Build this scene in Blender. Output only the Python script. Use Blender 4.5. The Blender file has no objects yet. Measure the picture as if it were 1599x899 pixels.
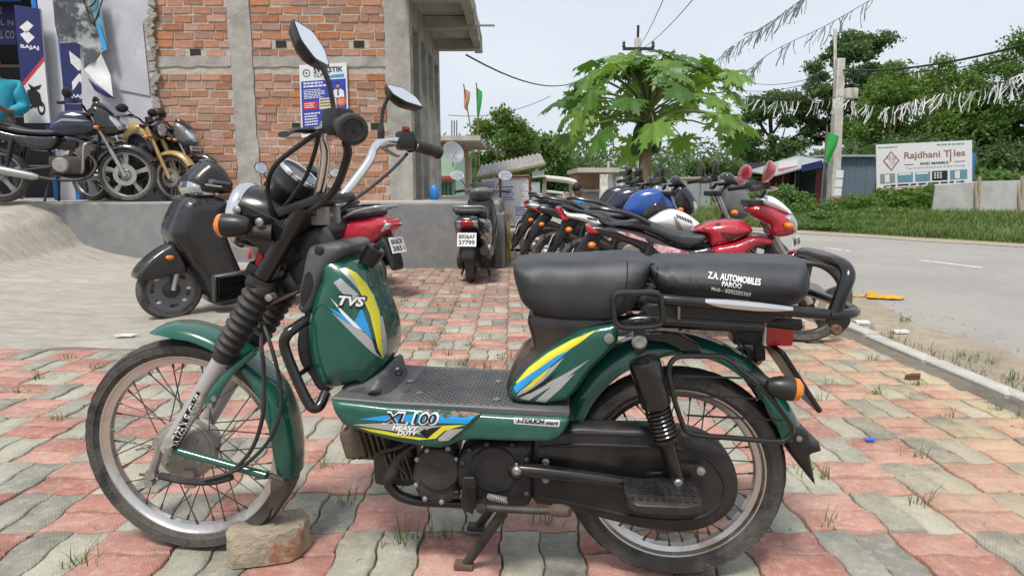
import bpy, bmesh, math, random
import numpy as np
from mathutils import Vector, Matrix, geometry
from mathutils.bvhtree import BVHTree
R_ = math.radians
random.seed(7)
SC = bpy.context.scene
COL = SC.collection

# ------------------------------------------------------------------ camera
FPX, PCX, PCY, CAMH = 960.0, 799.5, 449.5, 0.97       # photograph: 1599 x 899
PITCH = math.atan(157.5 / FPX)
cam = bpy.data.cameras.new('camera'); cam_o = bpy.data.objects.new('camera', cam); COL.objects.link(cam_o)
cam.sensor_fit = 'HORIZONTAL'; cam.sensor_width = 36.0; cam.lens = FPX / 1599 * 36.0
cam.clip_start = 0.05; cam.clip_end = 2000
cam_o.location = (0, 0, CAMH); cam_o.rotation_euler = (math.pi / 2 - PITCH, 0, 0)
SC.camera = cam_o

# ------------------------------------------------------------------ sky, sun, exposure
SUN_EL, SUN_AZ = R_(62), R_(200)       # high, hazy sun behind the camera
w = bpy.data.worlds.new('World'); SC.world = w; w.use_nodes = True
nt = w.node_tree; nt.nodes.clear()
def N(nt, t, **kw):
    n = nt.nodes.new(t)
    for k, v in kw.items():
        if k.startswith('i_'):
            key = k[2:]
            key = int(key) if key.isdigit() else key.replace('_', ' ')
            n.inputs[key].default_value = v
        else: setattr(n, k, v)
    return n
out = N(nt, 'ShaderNodeOutputWorld'); bg = N(nt, 'ShaderNodeBackground', i_Strength=0.1)
sky = N(nt, 'ShaderNodeTexSky', sky_type='NISHITA', sun_disc=False, sun_elevation=SUN_EL, sun_rotation=SUN_AZ, dust_density=3.0, air_density=1.0)
tc = N(nt, 'ShaderNodeTexCoord'); mp = N(nt, 'ShaderNodeMapping'); mp.inputs['Scale'].default_value = (1.0, 1.0, 2.6)
nz = N(nt, 'ShaderNodeTexNoise', i_Scale=1.6, i_Detail=5.0, i_Roughness=0.55)
rp = N(nt, 'ShaderNodeValToRGB')
rp.color_ramp.elements[0].position = 0.3; rp.color_ramp.elements[0].color = (5.0, 5.5, 6.2, 1)
rp.color_ramp.elements[1].position = 0.72; rp.color_ramp.elements[1].color = (6.1, 6.5, 7.0, 1)
mx = N(nt, 'ShaderNodeMixRGB', i_Fac=0.88)
nt.links.new(tc.outputs['Generated'], mp.inputs[0]); nt.links.new(mp.outputs[0], nz.inputs[0])
nt.links.new(nz.outputs[0], rp.inputs[0]); nt.links.new(sky.outputs[0], mx.inputs[1]); nt.links.new(rp.outputs[0], mx.inputs[2])
nt.links.new(mx.outputs[0], bg.inputs[0]); nt.links.new(bg.outputs[0], out.inputs[0])
sun = bpy.data.lights.new('sun', 'SUN'); sun.energy = 2.6; sun.angle = R_(11); sun.color = (1, 0.96, 0.9)
sun_o = bpy.data.objects.new('sun', sun); COL.objects.link(sun_o)
sd = Vector((math.sin(SUN_AZ) * math.cos(SUN_EL), math.cos(SUN_AZ) * math.cos(SUN_EL), math.sin(SUN_EL)))
sun_o.rotation_euler = sd.to_track_quat('Z', 'Y').to_euler(); sun_o.location = (0, 0, 30)
vs = SC.view_settings
vs.view_transform = 'Standard'; vs.look = 'None'; vs.exposure = 0.5; vs.gamma = 1.0; vs.use_curve_mapping = False

# ------------------------------------------------------------------ photo pixel -> direction -> point on a known plane
def ray(px, py):
    a = (px - PCX) / FPX; b = -(py - PCY) / FPX
    return (a, b * math.sin(PITCH) + math.cos(PITCH), b * math.cos(PITCH) - math.sin(PITCH))
def G(px, py, z=0.0):                       # on the level z
    d = ray(px, py); t = (z - CAMH) / d[2]
    return Vector((d[0] * t, d[1] * t, z))
def V(px, py, Y):                           # on the upright plane y = Y
    d = ray(px, py); t = Y / d[1]
    return Vector((d[0] * t, Y, CAMH + d[2] * t))

# ------------------------------------------------------------------ materials
MATS = {}
def mat(name, col, rough=0.5, metal=0.0, var=0.12, scale=18.0, bump=0.0, bscale=60.0, col2=None, dust=0.0, dcol=(0.36, 0.31, 0.25), coat=0.0,
        trans=0.0, emit=None, thr=0.5, soft=0.2, per=0.0, spec=0.5, subs=0.0):
    """Principled material: noise-varied base colour, optional second colour in blotches, settled dust on upward faces, bump."""
    if name in MATS: return MATS[name]
    m = bpy.data.materials.new(name); m.use_nodes = True; t = m.node_tree; t.nodes.clear(); L = t.links.new
    o = N(t, 'ShaderNodeOutputMaterial'); p = N(t, 'ShaderNodeBsdfPrincipled')
    L(p.outputs[0], o.inputs[0])
    p.inputs['Roughness'].default_value = rough; p.inputs['Metallic'].default_value = metal
    p.inputs['Coat Weight'].default_value = coat; p.inputs['Coat Roughness'].default_value = 0.08
    p.inputs['Specular IOR Level'].default_value = spec
    if trans: p.inputs['Transmission Weight'].default_value = trans
    if emit: p.inputs['Emission Color'].default_value = (*emit, 1); p.inputs['Emission Strength'].default_value = 1
    tc = N(t, 'ShaderNodeTexCoord')
    n1 = N(t, 'ShaderNodeTexNoise', i_Scale=scale, i_Detail=6.0, i_Roughness=0.62); L(tc.outputs['Object'], n1.inputs[0])
    hs = N(t, 'ShaderNodeHueSaturation'); hs.inputs['Color'].default_value = (*col, 1)
    mr = N(t, 'ShaderNodeMapRange'); mr.inputs[1].default_value = 0.25; mr.inputs[2].default_value = 0.75
    mr.inputs[3].default_value = 1 - var; mr.inputs[4].default_value = 1 + var
    L(n1.outputs[0], mr.inputs[0]); L(mr.outputs[0], hs.inputs['Value'])
    cur = hs.outputs[0]
    if col2 is not None:
        n2 = N(t, 'ShaderNodeTexNoise', i_Scale=scale * 0.45, i_Detail=8.0, i_Roughness=0.7); L(tc.outputs['Object'], n2.inputs[0])
        r2 = N(t, 'ShaderNodeMapRange'); r2.inputs[1].default_value = thr - soft / 2; r2.inputs[2].default_value = thr + soft / 2
        L(n2.outputs[0], r2.inputs[0])
        mx = N(t, 'ShaderNodeMixRGB'); mx.inputs[2].default_value = (*col2, 1); L(r2.outputs[0], mx.inputs[0]); L(cur, mx.inputs[1]); cur = mx.outputs[0]
    if per:
        oi = N(t, 'ShaderNodeObjectInfo'); ge = N(t, 'ShaderNodeNewGeometry'); ad = N(t, 'ShaderNodeMath', operation='ADD'); fr = N(t, 'ShaderNodeMath', operation='FRACT')
        L(oi.outputs['Random'], ad.inputs[0]); L(ge.outputs['Random Per Island'], ad.inputs[1]); L(ad.outputs[0], fr.inputs[0])
        h2 = N(t, 'ShaderNodeHueSaturation'); L(cur, h2.inputs['Color'])
        m2 = N(t, 'ShaderNodeMapRange'); m2.inputs[3].default_value = 1 - per; m2.inputs[4].default_value = 1 + per; L(fr.outputs[0], m2.inputs[0]); L(m2.outputs[0], h2.inputs['Value'])
        m3 = N(t, 'ShaderNodeMapRange'); m3.inputs[3].default_value = 0.75; m3.inputs[4].default_value = 1.15
        ml = N(t, 'ShaderNodeMath', operation='MULTIPLY'); ml.inputs[1].default_value = 7.31; f2 = N(t, 'ShaderNodeMath', operation='FRACT')
        L(fr.outputs[0], ml.inputs[0]); L(ml.outputs[0], f2.inputs[0]); L(f2.outputs[0], m3.inputs[0]); L(m3.outputs[0], h2.inputs['Saturation'])
        cur = h2.outputs[0]
    if dust:
        g = N(t, 'ShaderNodeNewGeometry'); sp = N(t, 'ShaderNodeSeparateXYZ'); L(g.outputs['Normal'], sp.inputs[0])
        d1 = N(t, 'ShaderNodeMapRange'); d1.inputs[1].default_value = -0.4; d1.inputs[2].default_value = 1.0; d1.inputs[3].default_value = 0.25; L(sp.outputs[2], d1.inputs[0])
        n3 = N(t, 'ShaderNodeTexNoise', i_Scale=9.0, i_Detail=9.0, i_Roughness=0.75); L(tc.outputs['Object'], n3.inputs[0])
        d2 = N(t, 'ShaderNodeMapRange'); d2.inputs[1].default_value = 0.38; d2.inputs[2].default_value = 0.72; L(n3.outputs[0], d2.inputs[0])
        mu = N(t, 'ShaderNodeMath', operation='MULTIPLY'); L(d1.outputs[0], mu.inputs[0]); L(d2.outputs[0], mu.inputs[1])
        m4 = N(t, 'ShaderNodeMath', operation='MULTIPLY'); m4.inputs[1].default_value = dust; L(mu.outputs[0], m4.inputs[0])
        mx = N(t, 'ShaderNodeMixRGB'); mx.inputs[2].default_value = (*dcol, 1); L(m4.outputs[0], mx.inputs[0]); L(cur, mx.inputs[1]); cur = mx.outputs[0]
        ra = N(t, 'ShaderNodeMapRange'); ra.inputs[3].default_value = rough; ra.inputs[4].default_value = 0.9; L(m4.outputs[0], ra.inputs[0]); L(ra.outputs[0], p.inputs['Roughness'])
    L(cur, p.inputs['Base Color'])
    if bump:
        nb = N(t, 'ShaderNodeTexNoise', i_Scale=bscale, i_Detail=6.0, i_Roughness=0.65); L(tc.outputs['Object'], nb.inputs[0])
        b = N(t, 'ShaderNodeBump', i_Strength=bump, i_Distance=0.01); L(nb.outputs[0], b.inputs['Height']); L(b.outputs[0], p.inputs['Normal'])
    MATS[name] = m
    return m
def lin(r, g, b):
    f = lambda c: (c / 255 / 12.92) if c <= 10 else ((c / 255 + 0.055) / 1.055) ** 2.4
    return (f(r), f(g), f(b))

# ------------------------------------------------------------------ objects
def link(name, data, parent=None):
    o = bpy.data.objects.new(name, data); COL.objects.link(o)
    if parent is not None: o.parent = parent
    return o
def tag(o, label=None, cat=None, group=None, kind=None):
    if label: o['label'] = label
    if cat: o['category'] = cat
    if group: o['group'] = group
    if kind: o['kind'] = kind
    return o
def thing(name, label, cat, loc=(0, 0, 0), rz=0.0, group=None, s=1.0):
    o = link(name, None); o.location = loc; o.rotation_euler = (0, 0, rz); o.scale = (s, s, s)
    o.empty_display_size = 0.1
    return tag(o, label, cat, group)
def copy_tree(o, parent=None):
    c = o.copy(); COL.objects.link(c); c.parent = parent
    for ch in KIDS.get(o.name, []): copy_tree(ch, c)
    return c

# ------------------------------------------------------------------ mesh builder
def cr(pts, k=6, closed=False):
    """Catmull-Rom through points of any dimension."""
    P = [np.array(p, float) for p in pts]; n = len(P); out = []
    rng = range(n if closed else n - 1)
    for i in rng:
        if closed: a, b, c, d = P[(i - 1) % n], P[i], P[(i + 1) % n], P[(i + 2) % n]
        else: a, b, c, d = P[max(i - 1, 0)], P[i], P[i + 1], P[min(i + 2, n - 1)]
        for j in range(k):
            t = j / k
            out.append(tuple(0.5 * ((2 * b) + (-a + c) * t + (2 * a - 5 * b + 4 * c - d) * t * t + (-a + 3 * b - 3 * c + d) * t ** 3)))
    if not closed: out.append(tuple(P[-1]))
    return out
def round_poly(pts, r, k=3):
    """Polygon with corners rounded by about r."""
    out = []; n = len(pts)
    for i in range(n):
        p = Vector(pts[i]); a = Vector(pts[i - 1]) - p; b = Vector(pts[(i + 1) % n]) - p
        ra = min(r, a.length * 0.45); rb = min(r, b.length * 0.45)
        s, e = p + a.normalized() * ra, p + b.normalized() * rb
        for j in range(k + 1):
            t = j / k; out.append(tuple((1 - t) ** 2 * s + 2 * t * (1 - t) * p + t * t * e))
    return out
def dist_inside(pts, poly):
    P = np.array(pts, float); A = np.array(poly, float); B2 = np.roll(A, -1, 0)
    d = np.full(len(P), 1e9); ins = np.zeros(len(P), bool)
    for a, b in zip(A, B2):
        ab = b - a; l2 = max(ab @ ab, 1e-12); t = np.clip(((P - a) @ ab) / l2, 0, 1)
        q = a + t[:, None] * ab; d = np.minimum(d, np.hypot(P[:, 0] - q[:, 0], P[:, 1] - q[:, 1]))
        c = ((a[1] > P[:, 1]) != (b[1] > P[:, 1])); den = (b[1] - a[1]) if abs(b[1] - a[1]) > 1e-12 else 1e-12
        ins ^= c & (P[:, 0] < (b[0] - a[0]) * (P[:, 1] - a[1]) / den + a[0])
    return d, ins
def cdt(poly, inner):
    n = len(poly)
    co = [Vector(p) for p in poly] + [Vector(p) for p in inner]
    r = geometry.delaunay_2d_cdt(co, [], [list(range(n))], 1, 1e-7)
    return [tuple(v) for v in r[0]], [list(f) for f in r[2]], r[3]
class B:
    def __init__(s): s.v = []; s.f = []
    def add(s, v, f):
        o = len(s.v); s.v += [tuple(map(float, p)) for p in v]; s.f += [[i + o for i in q] for q in f]; return s
    def box(s, c, d, rot=None, tap=1.0):
        hx, hy, hz = d[0] / 2, d[1] / 2, d[2] / 2
        v = [Vector((x * hx * (tap if z > 0 else 1), y * hy * (tap if z > 0 else 1), z * hz)) for x in (-1, 1) for y in (-1, 1) for z in (-1, 1)]
        if rot is not None: v = [rot @ p for p in v]
        v = [p + Vector(c) for p in v]
        return s.add(v, [(0, 1, 3, 2), (4, 6, 7, 5), (0, 4, 5, 1), (2, 3, 7, 6), (0, 2, 6, 4), (1, 5, 7, 3)])
    def rbox(s, c, d, r=0.01, rot=None):
        """Box with rounded edges (three-ring chamfer)."""
        bm = bmesh.new(); bmesh.ops.create_cube(bm, size=1.0); bmesh.ops.scale(bm, vec=d, verts=bm.verts)
        bmesh.ops.bevel(bm, geom=bm.edges[:], offset=r, segments=2, profile=0.6, affect='EDGES')
        if rot is not None: bmesh.ops.transform(bm, matrix=rot.to_4x4(), verts=bm.verts)
        bm.verts.index_update(); v = [tuple(p.co + Vector(c)) for p in bm.verts]; f = [[q.index for q in fa.verts] for fa in bm.faces]; bm.free()
        return s.add(v, f)
    def tube(s, pts, r, n=10, closed=False, cap=True, sm=0, flat=1.0):
        if sm: 
            rr = r
            if not isinstance(r, (int, float)): rr = [q[0] for q in cr([(x,) for x in r], sm, closed)]
            pts = cr(pts, sm, closed); r = rr
        P = [Vector(p) for p in pts]; m = len(P)
        if isinstance(r, (int, float)): r = [r] * m
        up = None; v = []
        for i in range(m):
            t = (P[(i + 1) % m] - P[i - 1]) if closed else (P[min(i + 1, m - 1)] - P[max(i - 1, 0)])
            t.normalize()
            if up is None:
                up = Vector((0, 0, 1)) if abs(t.z) < 0.9 else Vector((0, 1, 0))
            a = (up - t * up.dot(t)).normalized(); up = a; b = t.cross(a)
            for j in range(n):
                an = 2 * math.pi * j / n; v.append(P[i] + (a * math.cos(an) * flat + b * math.sin(an)) * r[i])
        f = []
        for i in range(m if closed else m - 1):
            for j in range(n):
                k = (i + 1) % m; f.append((i * n + j, i * n + (j + 1) % n, k * n + (j + 1) % n, k * n + j))
        if cap and not closed: f.append(list(range(n))[::-1]); f.append([(m - 1) * n + j for j in range(n)])
        return s.add(v, f)
    def lathe(s, prof, o, ax, n=24, ref=None, a0=0.0, a1=2 * math.pi, cap=True):
        """prof: (radius, height along ax); closed circle unless a0/a1 given."""
        ax = Vector(ax).normalized(); o = Vector(o)
        ref = Vector(ref) if ref is not None else (Vector((0, 0, 1)) if abs(ax.z) < 0.9 else Vector((1, 0, 0)))
        a = (ref - ax * ref.dot(ax)).normalized(); b = ax.cross(a); full = abs(a1 - a0 - 2 * math.pi) < 1e-6
        m = n if full else n + 1; v = []; f = []
        for r, h in prof:
            for j in range(m):
                an = a0 + (a1 - a0) * j / n; v.append(o + ax * h + (a * math.cos(an) + b * math.sin(an)) * r)
        for i in range(len(prof) - 1):
            for j in range(n):
                k = (j + 1) % m; f.append((i * m + j, i * m + k, (i + 1) * m + k, (i + 1) * m + j))
        if full and cap:
            if prof[0][0] > 1e-5: f.append(list(range(m))[::-1])
            if prof[-1][0] > 1e-5: f.append([(len(prof) - 1) * m + j for j in range(m)])
        return s.add(v, f)
    def ext(s, poly, w0, w1, ch=0.0):
        """Polygon in (x, z) extruded along y from w0 to w1, chamfer ch at the w1 side."""
        n = len(poly); A = np.array(poly, float)
        v = [(p[0], w0, p[1]) for p in poly]; rings = [list(range(n))]
        if ch:
            e = np.roll(A, -1, 0) - np.roll(A, 1, 0); l = np.maximum(np.hypot(e[:, 0], e[:, 1]), 1e-9); nn = np.stack([-e[:, 1] / l, e[:, 0] / l], 1)
            ar = 0.5 * np.sum(A[:, 0] * np.roll(A[:, 1], -1) - np.roll(A[:, 0], -1) * A[:, 1])
            if ar < 0: nn = -nn
            I = A + nn * ch; sg = 1 if w1 > w0 else -1
            v += [(p[0], w1 - sg * ch, p[1]) for p in poly]; v += [(p[0], w1, p[1]) for p in I]; k = 2
        else: v += [(p[0], w1, p[1]) for p in poly]; k = 1
        f = [list(range(n))[::-1], [k * n + j for j in range(n)]]
        for i in range(k):
            for j in range(n): f.append((i * n + j, i * n + (j + 1) % n, (i + 1) * n + (j + 1) % n, (i + 1) * n + j))
        return s.add(v, f)
    def puff(s, poly, we, wm, D, res=0.02, c=0.0, both=True, ws=None, back=None):
        """Cushion: polygon in (x, z), half width we at the rim swelling to wm at distance D inside. One-sided: rim at c, back plane."""
        dp = []; mxl = max(res * 0.8, 0.006)
        for i in range(len(poly)):
            p, q = poly[i], poly[(i + 1) % len(poly)]; k = max(1, int(math.ceil(math.hypot(q[0] - p[0], q[1] - p[1]) / mxl)))
            dp += [(p[0] + (q[0] - p[0]) * j / k, p[1] + (q[1] - p[1]) * j / k) for j in range(k)]
        poly = dp; A = np.array(poly); lo, hi = A.min(0), A.max(0)
        inner = []
        e = np.roll(A, -1, 0) - np.roll(A, 1, 0); l = np.maximum(np.hypot(e[:, 0], e[:, 1]), 1e-9); nn = np.stack([-e[:, 1] / l, e[:, 0] / l], 1)
        if 0.5 * np.sum(A[:, 0] * np.roll(A[:, 1], -1) - np.roll(A[:, 0], -1) * A[:, 1]) < 0: nn = -nn
        for fr in (0.06, 0.2, 0.45, 0.75):
            I = A + nn * (D * fr); d, ins = dist_inside(I, poly)
            inner += [tuple(q) for q, dd, k in zip(I, d, ins) if k and dd > D * fr * 0.93]
        gx = np.arange(lo[0], hi[0], res); gz = np.arange(lo[1], hi[1], res)
        gr = np.array([(x, z) for x in gx for z in gz]) if len(gx) and len(gz) else np.zeros((0, 2))
        if len(gr):
            d, ins = dist_inside(gr, poly); gr = gr[ins & (d > D * 0.8)]; inner += [tuple(q) for q in gr]
        vv, ff, orig = cdt(poly, inner)
        d, ins = dist_inside(vv, poly); d[:] = np.where(d < 1e-6, 0, d)
        h = we + (wm - we) * np.sqrt(np.clip(1 - (1 - np.minimum(d / D, 1)) ** 2, 0, 1))
        if ws is not None: h = h * np.array([ws(q[0], q[1]) for q in vv])
        n = len(vv); v = [(q[0], c + hh, q[1]) for q, hh in zip(vv, h)]; f = [list(q) for q in ff]
        bd = {}
        for q in ff:
            for i in range(len(q)):
                k = (q[i], q[(i + 1) % len(q)]); bd[k] = 1
        v += [(q[0], (c - hh) if both else (back if back is not None else c), q[1]) for q, hh in zip(vv, h)]
        f += [[i + n for i in q][::-1] for q in ff]
        for (a, b2) in list(bd):
            if (b2, a) not in bd: f.append([b2, a, a + n, b2 + n])
        return s.add(v, f)
    def ball(s, c, r, n=12, m=8):
        rr = r if isinstance(r, (tuple, list)) else (r, r, r); v = [(0, 0, rr[2])]
        for i in range(1, m):
            th = math.pi * i / m
            for j in range(n): ph = 2 * math.pi * j / n; v.append((rr[0] * math.sin(th) * math.cos(ph), rr[1] * math.sin(th) * math.sin(ph), rr[2] * math.cos(th)))
        v.append((0, 0, -rr[2])); f = [(0, 1 + j, 1 + (j + 1) % n) for j in range(n)]
        for i in range(m - 2):
            for j in range(n): f.append((1 + i * n + j, 1 + (i + 1) * n + j, 1 + (i + 1) * n + (j + 1) % n, 1 + i * n + (j + 1) % n))
        L = 1 + (m - 2) * n; f += [(L + (j + 1) % n, L + j, len(v) - 1) for j in range(n)]
        return s.add([(p[0] + c[0], p[1] + c[1], p[2] + c[2]) for p in v], f)
    def loft(s, rings, cap=True, closed=True):
        n = len(rings[0]); v = [p for r in rings for p in r]; f = []
        for i in range(len(rings) - 1):
            for j in range(n if closed else n - 1): f.append((i * n + j, i * n + (j + 1) % n, (i + 1) * n + (j + 1) % n, (i + 1) * n + j))
        if cap and closed: f.append(list(range(n))[::-1]); f.append([(len(rings) - 1) * n + j for j in range(n)])
        return s.add(v, f)
    def mir(s):
        """add the mirror image across y = 0"""
        n = len(s.v); s.v += [(x, -y, z) for x, y, z in s.v]; s.f += [[i + n for i in q][::-1] for q in s.f]; return s
    def xf(s, m):
        s.v = [tuple(m @ Vector(p)) for p in s.v]; return s
    def mesh(s, name, m=None, sharp=38, flat=False, bev=0.0):
        me = bpy.data.meshes.new(name); me.from_pydata(s.v, [], s.f)
        bm = bmesh.new(); bm.from_mesh(me)
        bmesh.ops.recalc_face_normals(bm, faces=bm.faces)
        if bev: bmesh.ops.bevel(bm, geom=bm.edges[:], offset=bev, segments=1, affect='EDGES')
        for f in bm.faces: f.smooth = not flat
        bm.to_mesh(me); bm.free()
        if not flat: me.set_sharp_from_angle(angle=R_(sharp))
        if m is not None: me.materials.append(m)
        me.update(); return me
    def obj(s, name, m, parent=None, sharp=38, flat=False, bev=0.0):
        o = link(name, s.mesh(name, m, sharp, flat, bev), parent)
        if parent is not None: KIDS.setdefault(parent.name, []).append(o)
        return o
KIDS = {}
def raw(name, v, f, m, parent=None, smooth=False):
    """big meshes straight from numpy arrays: no normal repair"""
    me = bpy.data.meshes.new(name); v = np.asarray(v, np.float32); f = np.asarray(f, np.int32); k = f.shape[1]
    me.vertices.add(len(v)); me.vertices.foreach_set('co', v.ravel()); me.loops.add(f.size); me.loops.foreach_set('vertex_index', f.ravel())
    me.polygons.add(len(f)); me.polygons.foreach_set('loop_start', np.arange(0, f.size, k, dtype=np.int32)); me.polygons.foreach_set('loop_total', np.full(len(f), k, np.int32))
    if smooth: me.polygons.foreach_set('use_smooth', np.ones(len(f), bool))
    me.update(calc_edges=True); me.materials.append(m); o = link(name, me, parent)
    if parent is not None: KIDS.setdefault(parent.name, []).append(o)
    return o
_tx = {}
def text_mesh(s, bold=0.0, shear=0.0):
    """flat text as (verts2d, faces), centred, cap height about 0.7"""
    k = (s, bold, shear)
    if k in _tx: return _tx[k]
    c = bpy.data.curves.new('lettering', 'FONT'); c.body = s; c.offset = bold; c.shear = shear; c.resolution_u = 3; c.align_x = 'CENTER'; c.align_y = 'CENTER'
    o = bpy.data.objects.new('lettering', c); COL.objects.link(o); bpy.context.view_layer.update()
    me = bpy.data.meshes.new_from_object(o.evaluated_get(bpy.context.evaluated_depsgraph_get()))
    v = [tuple(p.co[:2]) for p in me.vertices]; f = [list(p.vertices) for p in me.polygons]
    bpy.data.objects.remove(o); bpy.data.curves.remove(c); bpy.data.meshes.remove(me)
    if v:
        A = np.array(v); mid = (A.min(0) + A.max(0)) / 2; v = [tuple(p) for p in (A - mid)]
    _tx[k] = (v, f); return _tx[k]
def sign_text(s, o, ex, ez, width=None, height=None, bold=0.0, shear=0.0):
    """text mesh in 3-D at o, x along ex, up along ez, fitted to width and/or height -> B"""
    v, f = text_mesh(s, bold, shear); A = np.array(v); sz = A.max(0) - A.min(0)
    if width and height: sx, sy = width / sz[0], height / sz[1]
    elif width: sx = sy = width / sz[0]
    else: sx = sy = height / sz[1]
    o = Vector(o); ex = Vector(ex); ez = Vector(ez)
    return B().add([o + ex * (p[0] * sx) + ez * (p[1] * sy) for p in v], f)
def onto(b, host, side=1, off=0.0015, res=0.012, rayf=None):
    """lay a flat (x, z) mesh b onto the surface of host seen along -y (side=1) or +y"""
    me = host.data; tree = BVHTree.FromPolygons([tuple(p.co) for p in me.vertices], [tuple(p.vertices) for p in me.polygons])
    bm = bmesh.new(); vs_ = [bm.verts.new(p) for p in b.v]
    for q in b.f:
        try: bm.faces.new([vs_[i] for i in q])
        except ValueError: pass
    bmesh.ops.triangulate(bm, faces=bm.faces)
    for _ in range(4):
        le = [e for e in bm.edges if e.calc_length() > res]
        if not le or len(bm.faces) > 9000: break
        bmesh.ops.subdivide_edges(bm, edges=le, cuts=1); bmesh.ops.triangulate(bm, faces=[f for f in bm.faces if len(f.verts) > 3])
    last = 0.0; kill = []
    for v in bm.verts:
        h = tree.ray_cast(*rayf(v.co.x, -v.co.z)) if rayf else tree.ray_cast(Vector((v.co.x, 3.0 * side, v.co.z)), Vector((0, -side, 0)))
        if h[0] is None: kill.append(v); continue
        n = h[1] if h[1].y * side > 0 else -h[1]
        v.co = h[0] + n * off
    if kill: bmesh.ops.delete(bm, geom=kill, context='VERTS')
    bm.verts.index_update(); r = B(); r.v = [tuple(v.co) for v in bm.verts]; r.f = [[v.index for v in f.verts] for f in bm.faces]; bm.free()
    return r
def flatpoly(pts):
    return B().add([(p[0], 0, p[1]) for p in pts], [list(range(len(pts)))])
# ================================================================== THE SETTING
def noise_ground(name, c1, c2, c3, s1, s2, rough=0.9, bump=0.4, bs=40.0, thr=0.5, st=None):
    m = bpy.data.materials.new(name); m.use_nodes = True; t = m.node_tree; t.nodes.clear(); L = t.links.new
    o = N(t, 'ShaderNodeOutputMaterial'); p = N(t, 'ShaderNodeBsdfPrincipled', i_Roughness=rough); L(p.outputs[0], o.inputs[0])
    g = N(t, 'ShaderNodeNewGeometry')
    a = N(t, 'ShaderNodeTexNoise', i_Scale=s1, i_Detail=8.0, i_Roughness=0.65); b = N(t, 'ShaderNodeTexNoise', i_Scale=s2, i_Detail=10.0, i_Roughness=0.75)
    pos = g.outputs['Position']
    if st:
        mp = N(t, 'ShaderNodeMapping'); mp.inputs['Scale'].default_value = st; mp.inputs['Rotation'].default_value = (0, 0, 0.25); L(pos, mp.inputs[0]); pos = mp.outputs[0]
    L(g.outputs['Position'], a.inputs[0]); L(pos, b.inputs[0])
    r1 = N(t, 'ShaderNodeMapRange'); r1.inputs[1].default_value = thr - 0.14; r1.inputs[2].default_value = thr + 0.14; L(a.outputs[0], r1.inputs[0])
    x = N(t, 'ShaderNodeMixRGB'); x.inputs[1].default_value = (*c1, 1); x.inputs[2].default_value = (*c2, 1); L(r1.outputs[0], x.inputs[0])
    r2 = N(t, 'ShaderNodeMapRange'); r2.inputs[1].default_value = 0.42; r2.inputs[2].default_value = 0.75; r2.inputs[4].default_value = 0.75; L(b.outputs[0], r2.inputs[0])
    y = N(t, 'ShaderNodeMixRGB'); y.inputs[2].default_value = (*c3, 1); L(x.outputs[0], y.inputs[1]); L(r2.outputs[0], y.inputs[0])
    L(y.outputs[0], p.inputs['Base Color'])
    n = N(t, 'ShaderNodeTexNoise', i_Scale=bs, i_Detail=9.0, i_Roughness=0.75); L(pos, n.inputs[0])
    bu = N(t, 'ShaderNodeBump', i_Strength=bump, i_Distance=0.02); L(n.outputs[0], bu.inputs['Height']); L(bu.outputs[0], p.inputs['Normal'])
    MATS[name] = m; return m
def sheet(name, pts, z, m, t=0.0):
    """flat sheet from a polygon, triangulated"""
    b = B(); n = len(pts)
    b.add([(p[0], p[1], z) for p in pts], [list(range(n))])
    o = b.obj(name, m, None, flat=True); return tag(o, kind='structure')
M_dirt = noise_ground('dirt', (0.30, 0.25, 0.19), (0.22, 0.19, 0.15), (0.14, 0.15, 0.08), 0.35, 6.0)
M_road = noise_ground('asphalt', (0.315, 0.295, 0.27), (0.255, 0.245, 0.23), (0.37, 0.34, 0.30), 0.7, 16.0, 0.85, 0.35, 90.0)
M_shoulder = noise_ground('shoulder_dirt', (0.40, 0.335, 0.25), (0.32, 0.27, 0.20), (0.20, 0.17, 0.13), 1.6, 7.0, 0.95, 0.9, 14.0)
M_verge = noise_ground('verge_grass', (0.075, 0.125, 0.025), (0.11, 0.155, 0.04), (0.17, 0.15, 0.075), 0.5, 4.0, 0.95, 0.8, 30.0)
M_conc = noise_ground('ramp_concrete', (0.47, 0.43, 0.365), (0.39, 0.36, 0.31), (0.22, 0.20, 0.17), 0.9, 4.5, 0.92, 1.0, 9.0, st=(0.8, 3.2, 2.0))
M_plinth = noise_ground('grey_render', (0.235, 0.235, 0.235), (0.17, 0.172, 0.175), (0.30, 0.29, 0.27), 0.8, 7.0, 0.85, 0.25, 40.0)
M_bed = noise_ground('joint_sand', (0.17, 0.145, 0.11), (0.1, 0.088, 0.07), (0.23, 0.2, 0.15), 2.0, 20.0)

sheet('ground', [(-400, -200), (400, -200), (400, 500), (-400, 500)], -0.07, M_dirt)
near_e = [(3.7, -6), (3.25, 0), (3.02, 3.4), (3.02, 5), (3.0, 8), (2.2, 12), (-0.2, 17), (-5, 26), (-13, 40)]
far_e = [(-6, 46), (1, 27), (4, 18.6), (6.66, 13.9), (8.93, 10.7), (11.7, 6.5), (16.5, -2)]
NE = [(p[0] + 0.07 * math.sin(p[1] * 2.7) + 0.04 * math.sin(p[1] * 7.1), p[1]) for p in cr(near_e, 14)]; FE = cr(far_e, 5)
sheet('road', NE + FE, -0.030, M_road)
sheet('road_shoulder', [(2.35, -2)] + [(2.35, y) for y in (3, 6, 8.4)] + [(1.2, 9.4), (-0.6, 10.4), (-3, 16), (-8, 26)] + [(p[0] + 0.08 * math.sin(p[1] * 5.1) + 0.06, p[1]) for p in reversed(NE) if p[1] < 27], -0.034 + 0.008, M_shoulder)
vp = [(p[0] - 0.25, p[1] + 0.1) for p in FE]
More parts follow.
